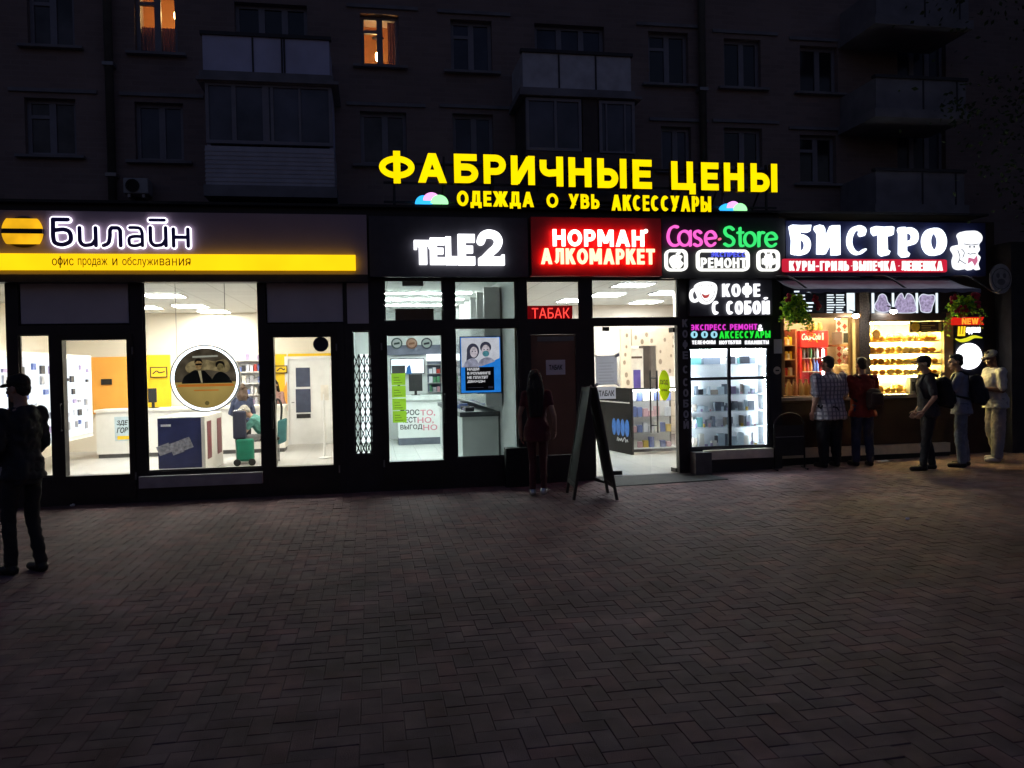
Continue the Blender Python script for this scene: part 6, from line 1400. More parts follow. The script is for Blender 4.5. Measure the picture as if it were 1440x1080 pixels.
# 6 banner over the showcase
a = R(970, 454, 1086, 487, -.04)
t = T('repair_banner', 'black banner with pink, green and white glowing words above the bright showcase', 'sign', ((a[0] + a[1]) / 2, -.04, a[2]))
MB().box(a[0], a[1], -.04, -.002, a[2], a[3]).build('backing_board', mat('fascia_charcoal', (.03, .03, .034), .45), t)
PK2 = emis('banner_pink', (.85, .05, .7), .5); GN2 = emis('banner_green', (.02, .85, .05), .5); CY = emis('banner_cyan', (.35, .75, .9), .5)
block_mb('ЭКСПРЕСС РЕМОНТ', (971.5, 456, 1065, 464), -.055, .012, .19, .24).build('lettering', PK2, t); block_mb('&', (1066, 456.5, 1073, 465.5), -.055, .012, .16).build('lettering', CWH, t)
block_mb('АКСЕССУАРЫ', (1012, 465.5, 1083.5, 475.5), -.055, .012, .19, .24).build('lettering', GN2, t)
for a, b2, w in ((974, 998, 'ТЕЛЕФОНЫ'), (1012, 1042, 'НОУТБУКИ'), (1048, 1081, 'ПЛАНШЕТЫ')): block_mb(w, (a if a != 974 else 973.5, 478.8, b2 + (8 if a == 974 else 0), 484), -.055, .012, .16, .3).build('lettering', CWH, t)
for px in (976.5, 991, 1004.5):
    c = P(px, 470.5, -.055); MB().disc(c.x, c.z, .052, .052, -.055, -.0405, 24).build('icon_disc', CY, t)
    MB().box(c.x - .014, c.x + .014, -.058, -.0555, c.z - .024, c.z + .024).build('icon', mat('icon_dark', (.03, .15, .18), .5), t)
# 7 bistro sign
t, e = fascia(1105, 1386, 312, 388, mat('fascia_navy', (.012, .017, .075), .5, var=.1), 'bistro_sign', 'navy fascia with big glowing white stylised letters, a red strip and a chef emblem')
BW = emis('bistro_white', (.80, .87, 1), 1.35, .02)
def bl_letter(box, strokes, Y=-.25):
    x0, x1, z0, z1 = R(*box, Y); b_ = MB(); s = z1 - z0
    for i, (p, w) in enumerate(strokes):
        if w is None: b_.prism([(x0 + u * (x1 - x0), z0 + v * s) for u, v in p], Y - i * .001, Y + .08)
        else: b_.ribbon([(x0 + u * (x1 - x0), z0 + v * s) for u, v in p], [k * s * .78 for k in w] if isinstance(w, list) else w * s * .85, Y - i * .001, Y + .08)
    b_.build('letter', BW, t)
bl_letter((1112, 316, 1142, 358), [([(0.02, .96), (.1, 1), (.5, .985), (.98, 1), (.93, .8), (.86, .76), (.46, .79), (.46, .1), (.3, 0), (.1, .04), (.13, .5)], None), (cr([(.3, .57), (.55, .6), (.78, .5), (.84, .32), (.75, .14), (.55, .07), (.3, .09)], 5), [.1] + [.2] * 29 + [.15])])
bl_letter((1148, 316, 1182.5, 358), [([(0, .86), (.03, .97), (.14, 1.0), (.3, .97), (.37, .86), (.37, .45), (.66, .98), (.98, .99), (.98, .0), (.68, .0), (.68, .48), (.38, .02), (.1, .03), (.12, .72)], None)])
bl_letter((1191, 317, 1220.5, 359), [(cr([(.78, .74), (.82, .86), (.6, .93), (.35, .84), (.2, .6), (.2, .35), (.36, .14), (.62, .07), (.9, .2)], 6), [.24, .22, .2] + [.26] * 35 + [.2, .14, .08])])
bl_letter((1228.5, 318, 1258, 359), [([(.02, .78), (0, .96), (.12, 1), (.5, .98), (.88, 1), (1, .97), (.96, .72), (.86, .68), (.72, .76), (.66, .74), (.68, .2), (.8, .14), (.72, .02), (.5, -.02), (.34, .06), (.34, .74), (.26, .76), (.14, .68)], None)])
bl_letter((1266, 319, 1292.5, 361), [([(.0, .9), (.04, .99), (.3, 1), (.36, .9), (.36, .2), (.52, .1), (.44, 0), (.2, .0), (.04, .1), (.06, .8)], None), (cr([(.3, .87), (.55, .9), (.8, .82), (.86, .66), (.76, .52), (.5, .46), (.42, .45)], 5), [.14] + [.22] * 29 + [.12])])
bl_letter((1299.5, 319.5, 1332, 359.5), [(arc(.5, .5, .345, .4, 0, 360, 36), [.2 + .14 * abs(math.cos(math.radians(i * 10))) for i in range(37)])])
q = R(1101, 364, 1333, 382.5, -.22); MB().box(q[0], q[1], -.22, -.162, q[2], q[3]).build('red_strip', emis('strip_red', (.55, .015, .04), .55, .1, 3), t, bevel=.03)
block_mb('КУРЫ-ГРИЛЬ', (1111, 367, 1194, 380.5), -.25, .028, .17, .3).build('lettering', SW, t); block_mb('·', (1197, 372, 1200, 375.5), -.25, .028, .17, .3).build('lettering', SW, t)
block_mb('ВЫПЕЧКА', (1201, 367, 1260, 380.5), -.25, .028, .17, .3).build('lettering', SW, t); block_mb('·', (1263.5, 372, 1266.5, 375.5), -.25, .028, .17, .3).build('lettering', SW, t); block_mb('ЛЕПЕШКА', (1268.5, 367, 1326, 380.5), -.25, .028, .17, .3).build('lettering', SW, t)
CHW = emis('chef_white', (.93, .95, 1), .7, .1, 12)
sil = [WPT(x, y, -.25) for x, y in cr([(1341, 350), (1344, 345), (1352, 344), (1352, 337), (1350, 330), (1355, 325.5), (1364, 324.5), (1374, 325), (1381, 331), (1381, 338), (1377, 344), (1378, 351), (1375, 357), (1379, 362), (1376, 371), (1378, 379), (1371, 376), (1366, 379.5), (1360, 377), (1353, 379), (1345, 376), (1343, 366), (1345, 358)], 4, True)]
MB().prism(sil, -.25, -.17).build('chef_emblem', CHW, t)
d = MB()
for x, y, a, b2 in ((1364, 347, 1.3, 1.7), (1370, 347, 1.3, 1.7)): c = WPT(x, y, -.253); d.disc(c[0], c[1], a * .011, b2 * .011, -.253, -.2505, 10)
for pts in (((1361, 356), (1365, 357.5), (1368, 356), (1372, 357)), ((1352, 350), (1356, 355), (1354, 362)), ((1356, 343), (1366, 344.5), (1376, 343)), ((1347, 352), (1350, 362), (1347, 370)), ((1350, 366), (1358, 371))): d.ribbon([WPT(x, y, -.252) for x, y in cr(pts, 4)], .012, -.253, -.2505)
d.build('emblem_lines', mat('emblem_grey', (.3, .3, .4), .6), t)
f = MB(); f.prism([WPT(*v, -.254) for v in ((1362, 362), (1370, 364), (1374, 359), (1375, 367), (1371, 374), (1367, 367), (1361, 371))], -.2545, -.2505); f.build('emblem_scarf', emis('scarf_pink', (.75, .2, .35), .4), t)
# 8 yellow roof letters
a = R(575, 262, 1060, 296, -.0)
t = T('roof_sign', 'two lines of glowing yellow letters standing on the roof above the red and black fascias', 'sign', (xs(815, 290, -.05), -.05, 3.99))
YL = emis('roof_yellow', (1, .72, .0), .62, .06, 2.5); YD_ = -.12; YS = mat('yellow_letter_side', (.35, .22, .01), .5)
for ch, l, r_, tp, bt in (('Ф', 532.5, 583.5, 212, 258), ('А', 588, 627.5, 215.5, 257), ('Б', 638.5, 672.5, 216.5, 257.5), ('Р', 680, 711.5, 217.5, 258.5), ('И', 718.5, 752, 219, 260), ('Ч', 759, 792, 220, 262), ('Н', 799.5, 831.5, 221.5, 263), ('Ы', 840, 881, 223, 264.5), ('Е', 889.5, 916.5, 224.5, 265.5), ('Ц', 944, 978, 227, 270.5), ('Е', 986, 1010.5, 228.5, 267.5), ('Н', 1018, 1046, 229, 269), ('Ы', 1055.5, 1093, 230, 270)):
    split_sides(block_mb(ch, (l, tp + (2 if ch in 'Ф' else 0), r_, bt - (3.5 if ch == 'Ц' else 2 if ch == 'Ф' else 0)), YD_, .09, .235)).build('letter', [YL, YS], t)
for w, l, r_, tp, bt in (('ОДЕЖДА', 642.5, 750.5, 269, 293), ('О', 768.5, 785, 272, 292), ('УВЬ', 800, 843, 273, 293.5), ('АКСЕССУАРЫ', 860, 1000, 275, 297)):
    split_sides(block_mb(w, (l, tp, r_, bt - (2.5 if 'Д' in w else 0)), YD_, .07, .22)).build('lettering', [YL, YS], t)
for cx, cy, mm in ((607, 279, 1), (1031.5, 290, .84)):
    for dx, dy, rr_, colr, s_, ang, off in ((-11, 7, 12, (.03, .42, 1), .8, (0, 180), 0), (0, 3, 12, (1, .38, .95), .8, (15, 165), .004), (11, 7, 12.5, (.36, 1, .42), .72, (0, 180), .008)):
        p = P(cx + dx * mm, cy + dy * mm, YD_); r0 = rr_ * mm / FPX * (p - CAM).dot(F0)
        MB().prism([(p.x + r0 * math.cos(math.radians(a_)), p.z + r0 * .95 * math.sin(math.radians(a_))) for a_ in range(0, 181, 12)], YD_ - off, YD_ + .06).build('scallop', emis('scallop_%d' % int(colr[0] * 100), colr, s_), t)
fr = MB(); xa, xb = xs(540, 290, -.02), xs(1092, 290, -.02)
for z in (P(815, 262, -.02).z, P(815, 236, -.02).z, P(815, 288, -.02).z): fr.box(xa, xb, -.024, .0, z - .015, z + .015)
for i in range(9): x = xa + .15 + (xb - xa - .3) * i / 8; fr.box(x - .015, x + .015, .001, .03, 4.021, P(815, 225, 0).z); fr.bar((x, .03, P(815, 240, 0).z), (x, .6, 4.03), .02)
fr.build('support_frame', mat('frame_steel', (.05, .05, .05), .5, .5), t)
# ------------------------------------------------------------------ people
def remesh(mb, voxel, smooth=6, noise_amt=0, nscale=.12):
    me = mb.mesh('tmp', []); o = bpy.data.objects.new('tmp', me); COL.objects.link(o)
    m = o.modifiers.new('r', 'REMESH'); m.mode = 'VOXEL'; m.voxel_size = voxel; m.use_smooth_shade = True
    if smooth: s = o.modifiers.new('s', 'SMOOTH'); s.iterations = smooth; s.factor = .5
    if noise_amt:
        tx = bpy.data.textures.get('folds%.2f' % nscale) or bpy.data.textures.new('folds%.2f' % nscale, 'CLOUDS'); tx.noise_scale = nscale; tx.noise_depth = 1
        d = o.modifiers.new('d', 'DISPLACE'); d.texture = tx; d.strength = noise_amt; d.texture_coords = 'LOCAL'; d.mid_level = .5
    out = bpy.data.meshes.new_from_object(o.evaluated_get(bpy.context.evaluated_depsgraph_get()))
    bpy.data.objects.remove(o); bpy.data.meshes.remove(me)
    b = MB(); b.v = [tuple(v.co) for v in out.vertices]; b.f = [tuple(p.vertices) for p in out.polygons]; b.mi = [0] * len(b.f); bpy.data.meshes.remove(out)
    return b
SKIN = mat('skin', (.42, .24, .17), .55, var=.1, scale=20); SKIN2 = mat('skin_tan', (.34, .19, .13), .55, var=.1, scale=20)
SKIN3 = mat('skin_brown', (.20, .10, .065), .5, var=.1, scale=20)
def V(*a): return Vector(a)
def hand_mb(w, d, nrm, thumb, curl=.5, s=1.0):
    """w wrist, d along the hand, nrm = palm normal (fingers curl to it), thumb = side vector"""
    d = d.normalized(); nrm = (nrm - d * nrm.dot(d)).normalized(); th = d.cross(nrm); th = th if th.dot(thumb) > 0 else -th
    b = MB()
    for k, (off, l) in enumerate(((.031, .085), (.010, .092), (-.011, .086), (-.031, .068))):
        kn = w + (d * .085 + th * off) * s; b.cap(w + (d * .015 + th * off * .55) * s, kn, .015 * s, .0125 * s, 8)
        a0 = curl * .5; a1 = curl * 1.2; a2 = curl * 1.7; p = kn
        for f_, a, r0, r1 in ((.45, a0, .0105, .0095), (.32, a1, .0095, .0088), (.23, a2, .0088, .0075)):
            q = p + (d * math.cos(a) + nrm * math.sin(a)) * l * f_ * s + th * off * .06; b.cap(p, q, r0 * s, r1 * s, 8); p = q
    t0 = w + (d * .025 + th * .03) * s; t1 = t0 + (d * .035 + th * .028 + nrm * .012) * s; t2 = t1 + (d * .035 + th * .008 + nrm * .012 * (1 + curl)) * s
    b.cap(t0, t1, .0145 * s, .012 * s, 8).cap(t1, t2, .0115 * s, .009 * s, 8)
    b.ell(w + (d * .045) * s, (.03 * s, .03 * s, .03 * s), nu=10, nv=6)
    return b
def spine_loft(b, rings, side):
    """rings: (center, half width, half depth); side: right vector"""
    vs = []; n = 20
    for i, (c, rx, ry) in enumerate(rings):
        a = rings[max(i - 1, 0)][0]; e = rings[min(i + 1, len(rings) - 1)][0]; up = (e - a).normalized(); f = up.cross(side).normalized()
        for j in range(n):
            t = 2 * math.pi * j / n; ct, s_ = math.cos(t), math.sin(t)
            ct = math.copysign(abs(ct) ** .85, ct); s_ = math.copysign(abs(s_) ** .85, s_)
            vs.append(c + side * rx * ct + f * ry * s_)
    fs = []
    for i in range(len(rings) - 1):
        for j in range(n): a, e = i * n + j, i * n + (j + 1) % n; fs.append((a, e, e + n, a + n))
    fs += [tuple(range(n - 1, -1, -1)), tuple(range(len(vs) - n, len(vs)))]
    return b.add(vs, fs)
def person(label, at, face, h=1.72, lean=0, head=(0, 0), arms=None, legs=None, build=1.0, cl=None, hair=None, female=False, skin=None, sit=None, group=None, belly=0):
    """face: heading in degrees, 0 looks away from the camera (+y), 90 looks to the left (-x). Local frame: x right, y forward."""
    s = h / 1.75; cl = cl or {}; skin = skin or SKIN
    A = dict(el=V(-.235, -.03, 1.12), wl=V(-.25, .05, .87), er=V(.235, -.03, 1.12), wr=V(.25, .05, .87)); A.update(arms or {})
    L = dict(kl=V(-.10, .03, .49), al=V(-.11, -.01, .085), kr=V(.10, .03, .49), ar=V(.11, -.01, .085), fl=V(-.03, .19, 0), fr=V(.03, .19, 0)); L.update(legs or {})
    pel = V(0, 0, .95); ln = math.radians(lean); rot = Matrix.Rotation(-ln, 3, 'X')
    up = lambda p: pel + rot @ (p - pel)
    side = V(1, 0, 0); k = build; fw = .9 if female else 1
    nb, hd = up(V(0, -.012, 1.47)), up(V(0, .015, 1.625))
    shl, shr = up(V(-.185 * k * fw, -.01, 1.405)), up(V(.185 * k * fw, -.01, 1.405))
    el, wl, er, wr = A['el'], A['wl'], A['er'], A['wr']
    hl, hr = V(-.092, 0, .93), V(.092, 0, .93)
    M = Matrix.Translation(Vector(at)) @ Matrix.Rotation(math.radians(face), 4, 'Z') @ Matrix.Scale(s, 4)
    t = T('person', label, 'person', at, group); t.rotation_euler.z = 0
    def fin(b, nm, m, smooth=True, par=None):
        b.v = [tuple(M @ Vector(v)) for v in b.v]; return b.build(nm, m, par or t, smooth=smooth)
    def torso(g):
        hip = .175 if female else .16
        b = MB(); spine_loft(b, [(V(0, .0, .80), .12 + g, .09 + g), (V(0, -.01, .88), (hip + .005) * k + g, .115 * k + g), (V(0, -.005, .96), hip * k + g, .115 * k + g + belly * .5), (up(V(0, .015 + belly, 1.08)), .142 * k * fw + g, .105 * k + g + belly),
            (up(V(0, .01 + belly * .6, 1.2)), .155 * k * fw + g, .112 * k + g + belly * .6), (up(V(0, .0, 1.31)), .172 * k * fw + g, .118 * k + g), (up(V(0, -.015, 1.39)), .165 * k * fw + g, .1 * k + g), (up(V(0, -.02, 1.445)), .10 * k + g, .07 + g), (up(V(0, -.015, 1.475)), .06 + g * .7, .055 + g * .7)], side)
        return b
    # ---- body: one continuous surface
    b = torso(0)
    b.cap(nb - (hd - nb) * .2, hd - (hd - nb) * .35, .056, .052)
    for sh, e, w in ((shl, el, wl), (shr, er, wr)):
        q_ = .85 if cl.get('top', (0, 0))[1] > 1 else 1; b.cap(sh, e, .05 * k * q_, .04 * k * q_); b.cap(e, w, .04 * k * q_, .027); b.ell(sh, (.058 * k, .058 * k, .058 * k))
    for hp, kn, an, fd in ((hl, L['kl'], L['al'], L['fl']), (hr, L['kr'], L['ar'], L['fr'])):
        q_ = (.6 if female else .72) if cl.get('bottom', (0, 1))[1] < .2 else 1; b.cap(hp, kn, .084 * k * q_, .056 * k * q_); mid = kn + (an - kn) * .35 + V(0, -.015, 0); b.cap(kn, mid, .055 * k * q_, .053 * k * q_); b.cap(mid, an, .053 * k * q_, .036 * (q_ + .1))
        b.cap(an + V(0, 0, -.035), an + fd * .85 + V(0, 0, -.05), .035, .026)
    body = remesh(b, .011, 5)
    hy, hp_ = math.radians(head[0]), math.radians(head[1])
    HR = Matrix.Rotation(hy, 3, 'Z') @ Matrix.Rotation(-ln * .6 - hp_, 3, 'X')
    hx = lambda x, y, z: hd + HR @ V(x, y, z)
    b = MB(); b.ell(hx(0, -.012, .03), (.074, .094, .092), HR).ell(hx(0, .028, -.045), (.054, .062, .068), HR).ell(hx(0, .066, -.09), (.026, .024, .022), HR)
    b.cap(hx(0, .098, .018), hx(0, .118, -.022), .009, .014, 8).ell(hx(0, .095, -.058), (.024, .012, .007), HR).ell(hx(0, .092, -.07), (.02, .012, .007), HR).ell(hx(0, .082, .035), (.05, .014, .012), HR)
    for q in (-1, 1): b.ell(hx(q * .076, -.012, -.005), (.01, .02, .032), HR).ell(hx(q * .045, .055, -.02), (.022, .02, .02), HR)
    b.cap(hx(0, -.02, -.02), nb + (hd - nb) * .2, .05, .053)
    hm = remesh(b, .0065, 4); body.add(hm.v, hm.f)
    for e, w, q in ((el, wl, -1), (er, wr, 1)):
        d = (w - e); nrm = A.get('nl' if q < 0 else 'nr', V(-q, .25, 0)); th = A.get('tl' if q < 0 else 'tr', V(0, 1, 0)); dd = A.get('dl' if q < 0 else 'dr', d)
        hb = remesh(hand_mb(w, dd, nrm, th, A.get('cl' if q < 0 else 'cr', .5), .82 if female else .9), .005, 2); body.add(hb.v, hb.f)
    fin(body, 'body', skin)
    for q in (-1, 1):
        e = MB(); e.ell(hx(q * .031, .079, .012), (.0125, .009, .009), nu=10, nv=8); fin(e, 'eye', mat('eye_dark', (.03, .022, .02), .2))
    # ---- hair
    if hair:
        b = MB(); st = hair[0]
        if st == 'short':
            b.ell(hx(0, -.026, .052), (.081, .09, .086), HR).ell(hx(0, -.055, .0), (.07, .055, .07), HR).ell(hx(0, .035, .1), (.06, .045, .03), HR)
            o = remesh(b, .007, 3, .012, .02)
        else:
            b.ell(hx(0, -.026, .05), (.086, .094, .09), HR)
            for q in (-1, 0, 1): b.cap(hx(q * .055, -.04, .03), up(V(q * .075, -.10, 1.47)), .05, .05); b.cap(up(V(q * .075, -.10, 1.47)), up(V(q * .06, -.115, hair[2])), .05, .03)
            o = remesh(b, .009, 4, .012, .03)
        fin(o, 'hair', hair[1])
    # ---- clothes
    g = .012
    if 'top' in cl:
        m, slv, zbot = cl['top']; b = MB(); b2 = torso(g + .006)
        b.add(b2.v, b2.f)
        if zbot < .9: spine_loft(b, [(V(0, 0, zbot), .172 * k + .036, .125 * k + .036), (V(0, 0, .86), .172 * k + .034, .124 * k + .032), (V(0, 0, .95), .165 * k + .022, .118 * k + .022 + belly * .5), (V(0, .005, 1.0), .15 * k, .11 * k)], side)
        for sh, e, w in ((shl, el, wl), (shr, er, wr)):
            b.ell(sh, (.068 * k, .068 * k, .068 * k))
            if slv <= 1: q = sh + (e - sh) * slv; b.cap(sh, q, .066 * k, .058 * k)
            else: b.cap(sh, e, .064 * k, .053 * k); q = e + (w - e) * (slv - 1); b.cap(e, q, .053 * k, .042 * k)
        fin(remesh(b, .012, 4, .032 * cl.get('fold', 1), .085), 'shirt' if not female else 'blouse', m)
        if cl.get('collar'): b = MB(); b.tube([up(V(.064 * math.cos(a), -.012 + .064 * math.sin(a), 1.475 + (.012 if math.sin(a) < 0 else -.02))) for a in [i * math.pi / 10 for i in range(21)]], .014, 6); fin(b, 'collar', m)
    if 'bottom' in cl:
        m, zend = cl['bottom']; b = MB()
        spine_loft(b, [(V(0, 0, .80), .13 * k, .1 * k), (V(0, -.01, .88), .172 * k + g, .12 * k + g), (V(0, -.005, 1.0), .158 * k + g, .112 * k + g)], side)
        wd = cl.get('wide', 0)
        for hp, kn, an in ((hl, L['kl'], L['al']), (hr, L['kr'], L['ar'])):
            b.cap(hp, kn, .092 * k, .067 * k + wd)
            if zend < .45: e = kn + (an - kn) * (.96 if zend < .2 else .6); b.cap(kn, e, .067 * k + wd, .053 + wd)
        fin(remesh(b, .012, 4, .022 * min(1.2, cl.get('fold', 1)), .075), 'trousers' if zend < .45 else 'shorts', m)
    if 'shoes' in cl:
        for an, fd in ((L['al'], L['fl']), (L['ar'], L['fr'])):
            b = MB(); d = fd.normalized(); fl = an.z - .085
            b.cap(an + V(0, 0, -.005), an + V(0, 0, -.03), .046, .05); a0 = V(an.x, an.y, fl + .042) - d * .02; a1 = a0 + d * (fd.length + .0) + V(0, 0, -.006)
            b.cap(a0, a1, .046, .038); o = remesh(b, .009, 3); o.v = [(x, y, max(z, fl + .004)) for x, y, z in o.v]
            fin(o, 'shoe', cl['shoes'])
    if 'cap' in cl:
        b = MB(); b.ell(hx(0, -.012, .062), (.087, .103, .075), HR); o = remesh(b, .008, 2)
        bb = MB(); n = 12
        ring_ = [(.075 * math.cos(a), .07 + .095 * math.sin(a), .055 - .02 * math.sin(a)) for a in [math.pi * i / n for i in range(n + 1)]]
        bb.add([hx(*p) for p in ring_] + [hx(p[0], p[1], p[2] - .008) for p in ring_], [tuple(range(n + 1)), tuple(range(2 * n + 1, n, -1))] + [(i, i + n + 1, i + n + 2, i + 1) for i in range(n)])
        o.add(bb.v, bb.f); fin(o, 'cap', cl['cap'])
    return t, M, dict(up=up, shl=shl, shr=shr, wr=wr, wl=wl, hd=hd)
def backpack(M, up, label, m, w=.17, d=.10, z0=.98, z1=1.42, straps=True, dz=0, off=0):
    c = M @ up(V(off, -.22, (z0 + z1) / 2)); t = T('backpack', label, 'backpack', c)
    b = MB(); spine_loft(b, [(up(V(off, -.235, z0)), w * .85, d * .8), (up(V(off, -.245, z0 + .03)), w, d), (up(V(off, -.24, (z0 + z1) / 2)), w, d * 1.05), (up(V(off, -.225, z1 - .05)), w * .92, d * .85), (up(V(off, -.215, z1)), w * .6, d * .55)], V(1, 0, 0))
    o = remesh(b, .012, 4, .02, .12); o.v = [tuple(M @ Vector(v)) for v in o.v]; o.build('bag_body', m, t, smooth=True)
    b = MB(); spine_loft(b, [(up(V(off, -.335, z0 + .05)), w * .7, .03), (up(V(off, -.345, z0 + .08)), w * .75, .045), (up(V(off, -.34, z0 + .22)), w * .72, .04), (up(V(off, -.33, z0 + .25)), w * .6, .02)], V(1, 0, 0)); b.v = [tuple(M @ Vector(v)) for v in b.v]; b.build('front_pocket', m, t, smooth=True)
    if straps:
        for q in (-1, 1):
            b = MB(); b.tube([M @ up(p) for p in [V(q * .1, -.15, 1.42), V(q * .12, -.04, 1.475), V(q * .125, .06, 1.44), V(q * .135, .135, 1.3), V(q * .16, .08, 1.12), V(q * .15, -.12, 1.05)]], .019, 6); b.build('strap', m, t, smooth=True)
    return t
DK = mat('cloth_black', (.018, .018, .021), .85, var=.2, bump=.3, bscale=300); HAIRD = mat('hair_dark', (.018, .013, .011), .6, bump=.6, bscale=120); HAIRB = mat('hair_brown', (.07, .04, .025), .6, bump=.6, bscale=120); HAIRG = mat('hair_grey', (.42, .38, .33), .7, bump=.6, bscale=120)
DENIM = mat('denim_navy', (.035, .045, .085), .8, var=.25, scale=8, bump=.3, bscale=300); SHOE = mat('shoe_black', (.015, .014, .014), .5)
# man walking at the far left
g_ = G(38, 806)
person('man in dark cap, dark jacket and trousers walking close by at the far left', g_, 58, 1.73, 2, (10, 4), dict(el=V(-.225, .0, 1.13), wl=V(-.15, .17, .98), er=V(.215, .0, 1.13), wr=V(.14, .16, .96), nl=V(1, 0, 0), nr=V(-1, 0, 0)),
       dict(kl=V(-.09, .09, .50), al=V(-.09, .07, .085), kr=V(.085, .03, .49), ar=V(.085, -.07, .085)), .9,
       dict(top=(mat('jacket_dark', (.02, .021, .027), .75, var=.2, bump=.3, bscale=200), 2, .84), bottom=(mat('trousers_dark', (.022, .021, .024), .85, bump=.3, bscale=300), .1), shoes=SHOE, cap=DK, fold=1.5), ('short', HAIRD))
# woman with long hair
g_ = G(757, 696)
BURG = mat('burgundy_cloth', (.10, .018, .025), .8, var=.2, bump=.2, bscale=200)
person('long haired woman in burgundy clothes and silver shoes standing before the brown door', g_, -18, 1.67, 0, (-25, 0), dict(el=V(-.24, -.03, 1.12), wl=V(-.235, .03, .84), er=V(.245, -.06, 1.12), wr=V(.25, .03, .9)),
       dict(kl=V(-.07, .02, .48), al=V(-.075, -.03, .085), kr=V(.075, .03, .48), ar=V(.075, .03, .085)), .92,
       dict(top=(BURG, .45, .76), bottom=(mat('leggings_burgundy', (.09, .02, .024), .75, bump=.2, bscale=250), .1), shoes=mat('silver_shoe', (.75, .73, .72), .25, .7), fold=.6, wide=-.006), ('long', HAIRD, 1.12), True)
# five at the bistro
g_ = G(1168, 657)
SHIRT = checker_mat('plaid_shirt', (.55, .50, .52), (.20, .19, .23), (.22, .2, .24), 16, 16)
person('stocky man in a grey plaid shirt seen from behind at the bistro counter', g_, 6, 1.70, 3, (20, 0), dict(el=V(-.285, -.06, 1.14), wl=V(-.30, .02, .88), er=V(.27, .0, 1.14), wr=V(.24, .14, .93)), dict(kl=V(-.12, .02, .49), al=V(-.13, -.02, .085), kr=V(.11, .02, .49), ar=V(.12, 0, .085)), 1.34,
       dict(top=(SHIRT, .9, .76), bottom=(DK, .1), shoes=SHOE, collar=True, wide=.012), ('short', mat('hair_greying', (.06, .05, .045), .7, bump=.6, bscale=120)))
g_ = G(1214, 655)
REDS = mat('red_shirt', (.24, .028, .018), .8, var=.15, bump=.2, bscale=250)
t, M, K = person('man in a red shirt raising his left hand at the bistro window', g_, -8, 1.66, 2, (8, 0), dict(el=V(-.25, .15, 1.22), wl=V(-.17, .33, 1.42), er=V(.26, .06, 1.12), wr=V(.19, .26, 1.03), dl=V(.05, .25, .9), nl=V(.2, 1, 0), tl=V(1, 0, 0)), dict(kl=V(-.10, .03, .49), al=V(-.13, -.02, .085), kr=V(.09, .0, .49), ar=V(.10, -.04, .085)), 1.04,
       dict(top=(REDS, .85, .8), bottom=(DENIM, .1), shoes=SHOE, wide=.008), ('short', HAIRD))
backpack(M, K['up'], 'dark shoulder bag hanging low on the back of the man in the red shirt', mat('bag_brown', (.05, .028, .022), .8), .13, .075, .93, 1.24, off=.08)
g_ = G(1306, 661)
t, M, K = person('man in a dark shirt and dark cap facing left in the bistro queue', g_, 68, 1.66, 4, (0, 0), dict(el=V(-.235, -.03, 1.12), wl=V(-.2, .12, .91), er=V(.245, -.03, 1.10), wr=V(.2, .12, .89)), dict(kl=V(-.09, .05, .5), al=V(-.1, .1, .085), kr=V(.1, .0, .49), ar=V(.1, -.08, .085)), 1.0,
       dict(top=(mat('shirt_charcoal', (.045, .04, .042), .8, bump=.2), .8, .82), bottom=(DK, .1), shoes=SHOE, cap=mat('cap_dark', (.025, .02, .02), .8), wide=.006), ('short', HAIRD))
backpack(M, K['up'], 'big black backpack on the man in the dark shirt and cap', mat('bag_black', (.014, .013, .014), .8), .18, .12, .94, 1.4)
g_ = G(1353, 656)
t, M, K = person('man in a grey blue shirt and jeans lifting food to his mouth', g_, 52, 1.66, 5, (12, 4), dict(el=V(-.23, .14, 1.16), wl=V(-.10, .27, 1.36), er=V(.25, .06, 1.12), wr=V(.13, .27, 1.1), dl=V(.6, .1, .7), nl=V(0, -1, 0), cl=1.0), dict(kl=V(-.11, .03, .49), al=V(-.14, .0, .085), kr=V(.11, .0, .49), ar=V(.13, -.06, .085)), 1.0,
       dict(top=(mat('shirt_greyblue', (.26, .27, .34), .8, bump=.2), .8, .82), bottom=(mat('jeans_blue', (.16, .19, .25), .8, var=.25, scale=8, bump=.3, bscale=300), .1), shoes=SHOE, wide=.012), ('short', HAIRD))
backpack(M, K['up'], 'black backpack with dark straps on the man in the grey blue shirt', mat('bag_slate', (.022, .023, .028), .8), .16, .11, .95, 1.4)
g_ = G(1401, 648)
t, M, K = person('man in white cap, white T-shirt and pale trousers looking down at his hands', g_, 78, 1.70, 4, (0, 14), dict(el=V(-.25, .03, 1.12), wl=V(-.11, .27, 1.15), er=V(.26, .02, 1.12), wr=V(.12, .27, 1.12), nl=V(.3, 0, 1), nr=V(-.3, 0, 1), cl=.8, cr=.8), dict(kl=V(-.12, .03, .49), al=V(-.13, .06, .085), kr=V(.11, .0, .49), ar=V(.12, -.1, .085)), 1.1, skin=SKIN3, cl=
       dict(top=(mat('white_tshirt', (.5, .48, .46), .85, var=.05, bump=.2), .85, .84), bottom=(mat('pale_trousers', (.30, .275, .28), .85, var=.08, bump=.2), .1), shoes=mat('white_shoe', (.6, .58, .57), .5), cap=mat('cap_white', (.45, .42, .36), .8), wide=.028, fold=1.1), hair=('short', HAIRD), belly=.03)
p = M @ V(0, .33, 1.2); t = T('phone', 'small dark phone held in both hands by the man in the white cap', 'phone', p); ax = M.to_3x3() @ V(1, 0, 0); ay = M.to_3x3() @ V(0, .8, .6); az = ax.cross(ay)
MB().obox(p, ax * .036, ay * .075, az * .0045).build('case', BLACKP, t); MB().obox(p + az.normalized() * .006, ax * .032, ay * .068, az.normalized() * .001).build('screen', mat('dark_screen', (.01, .01, .012), .1), t)
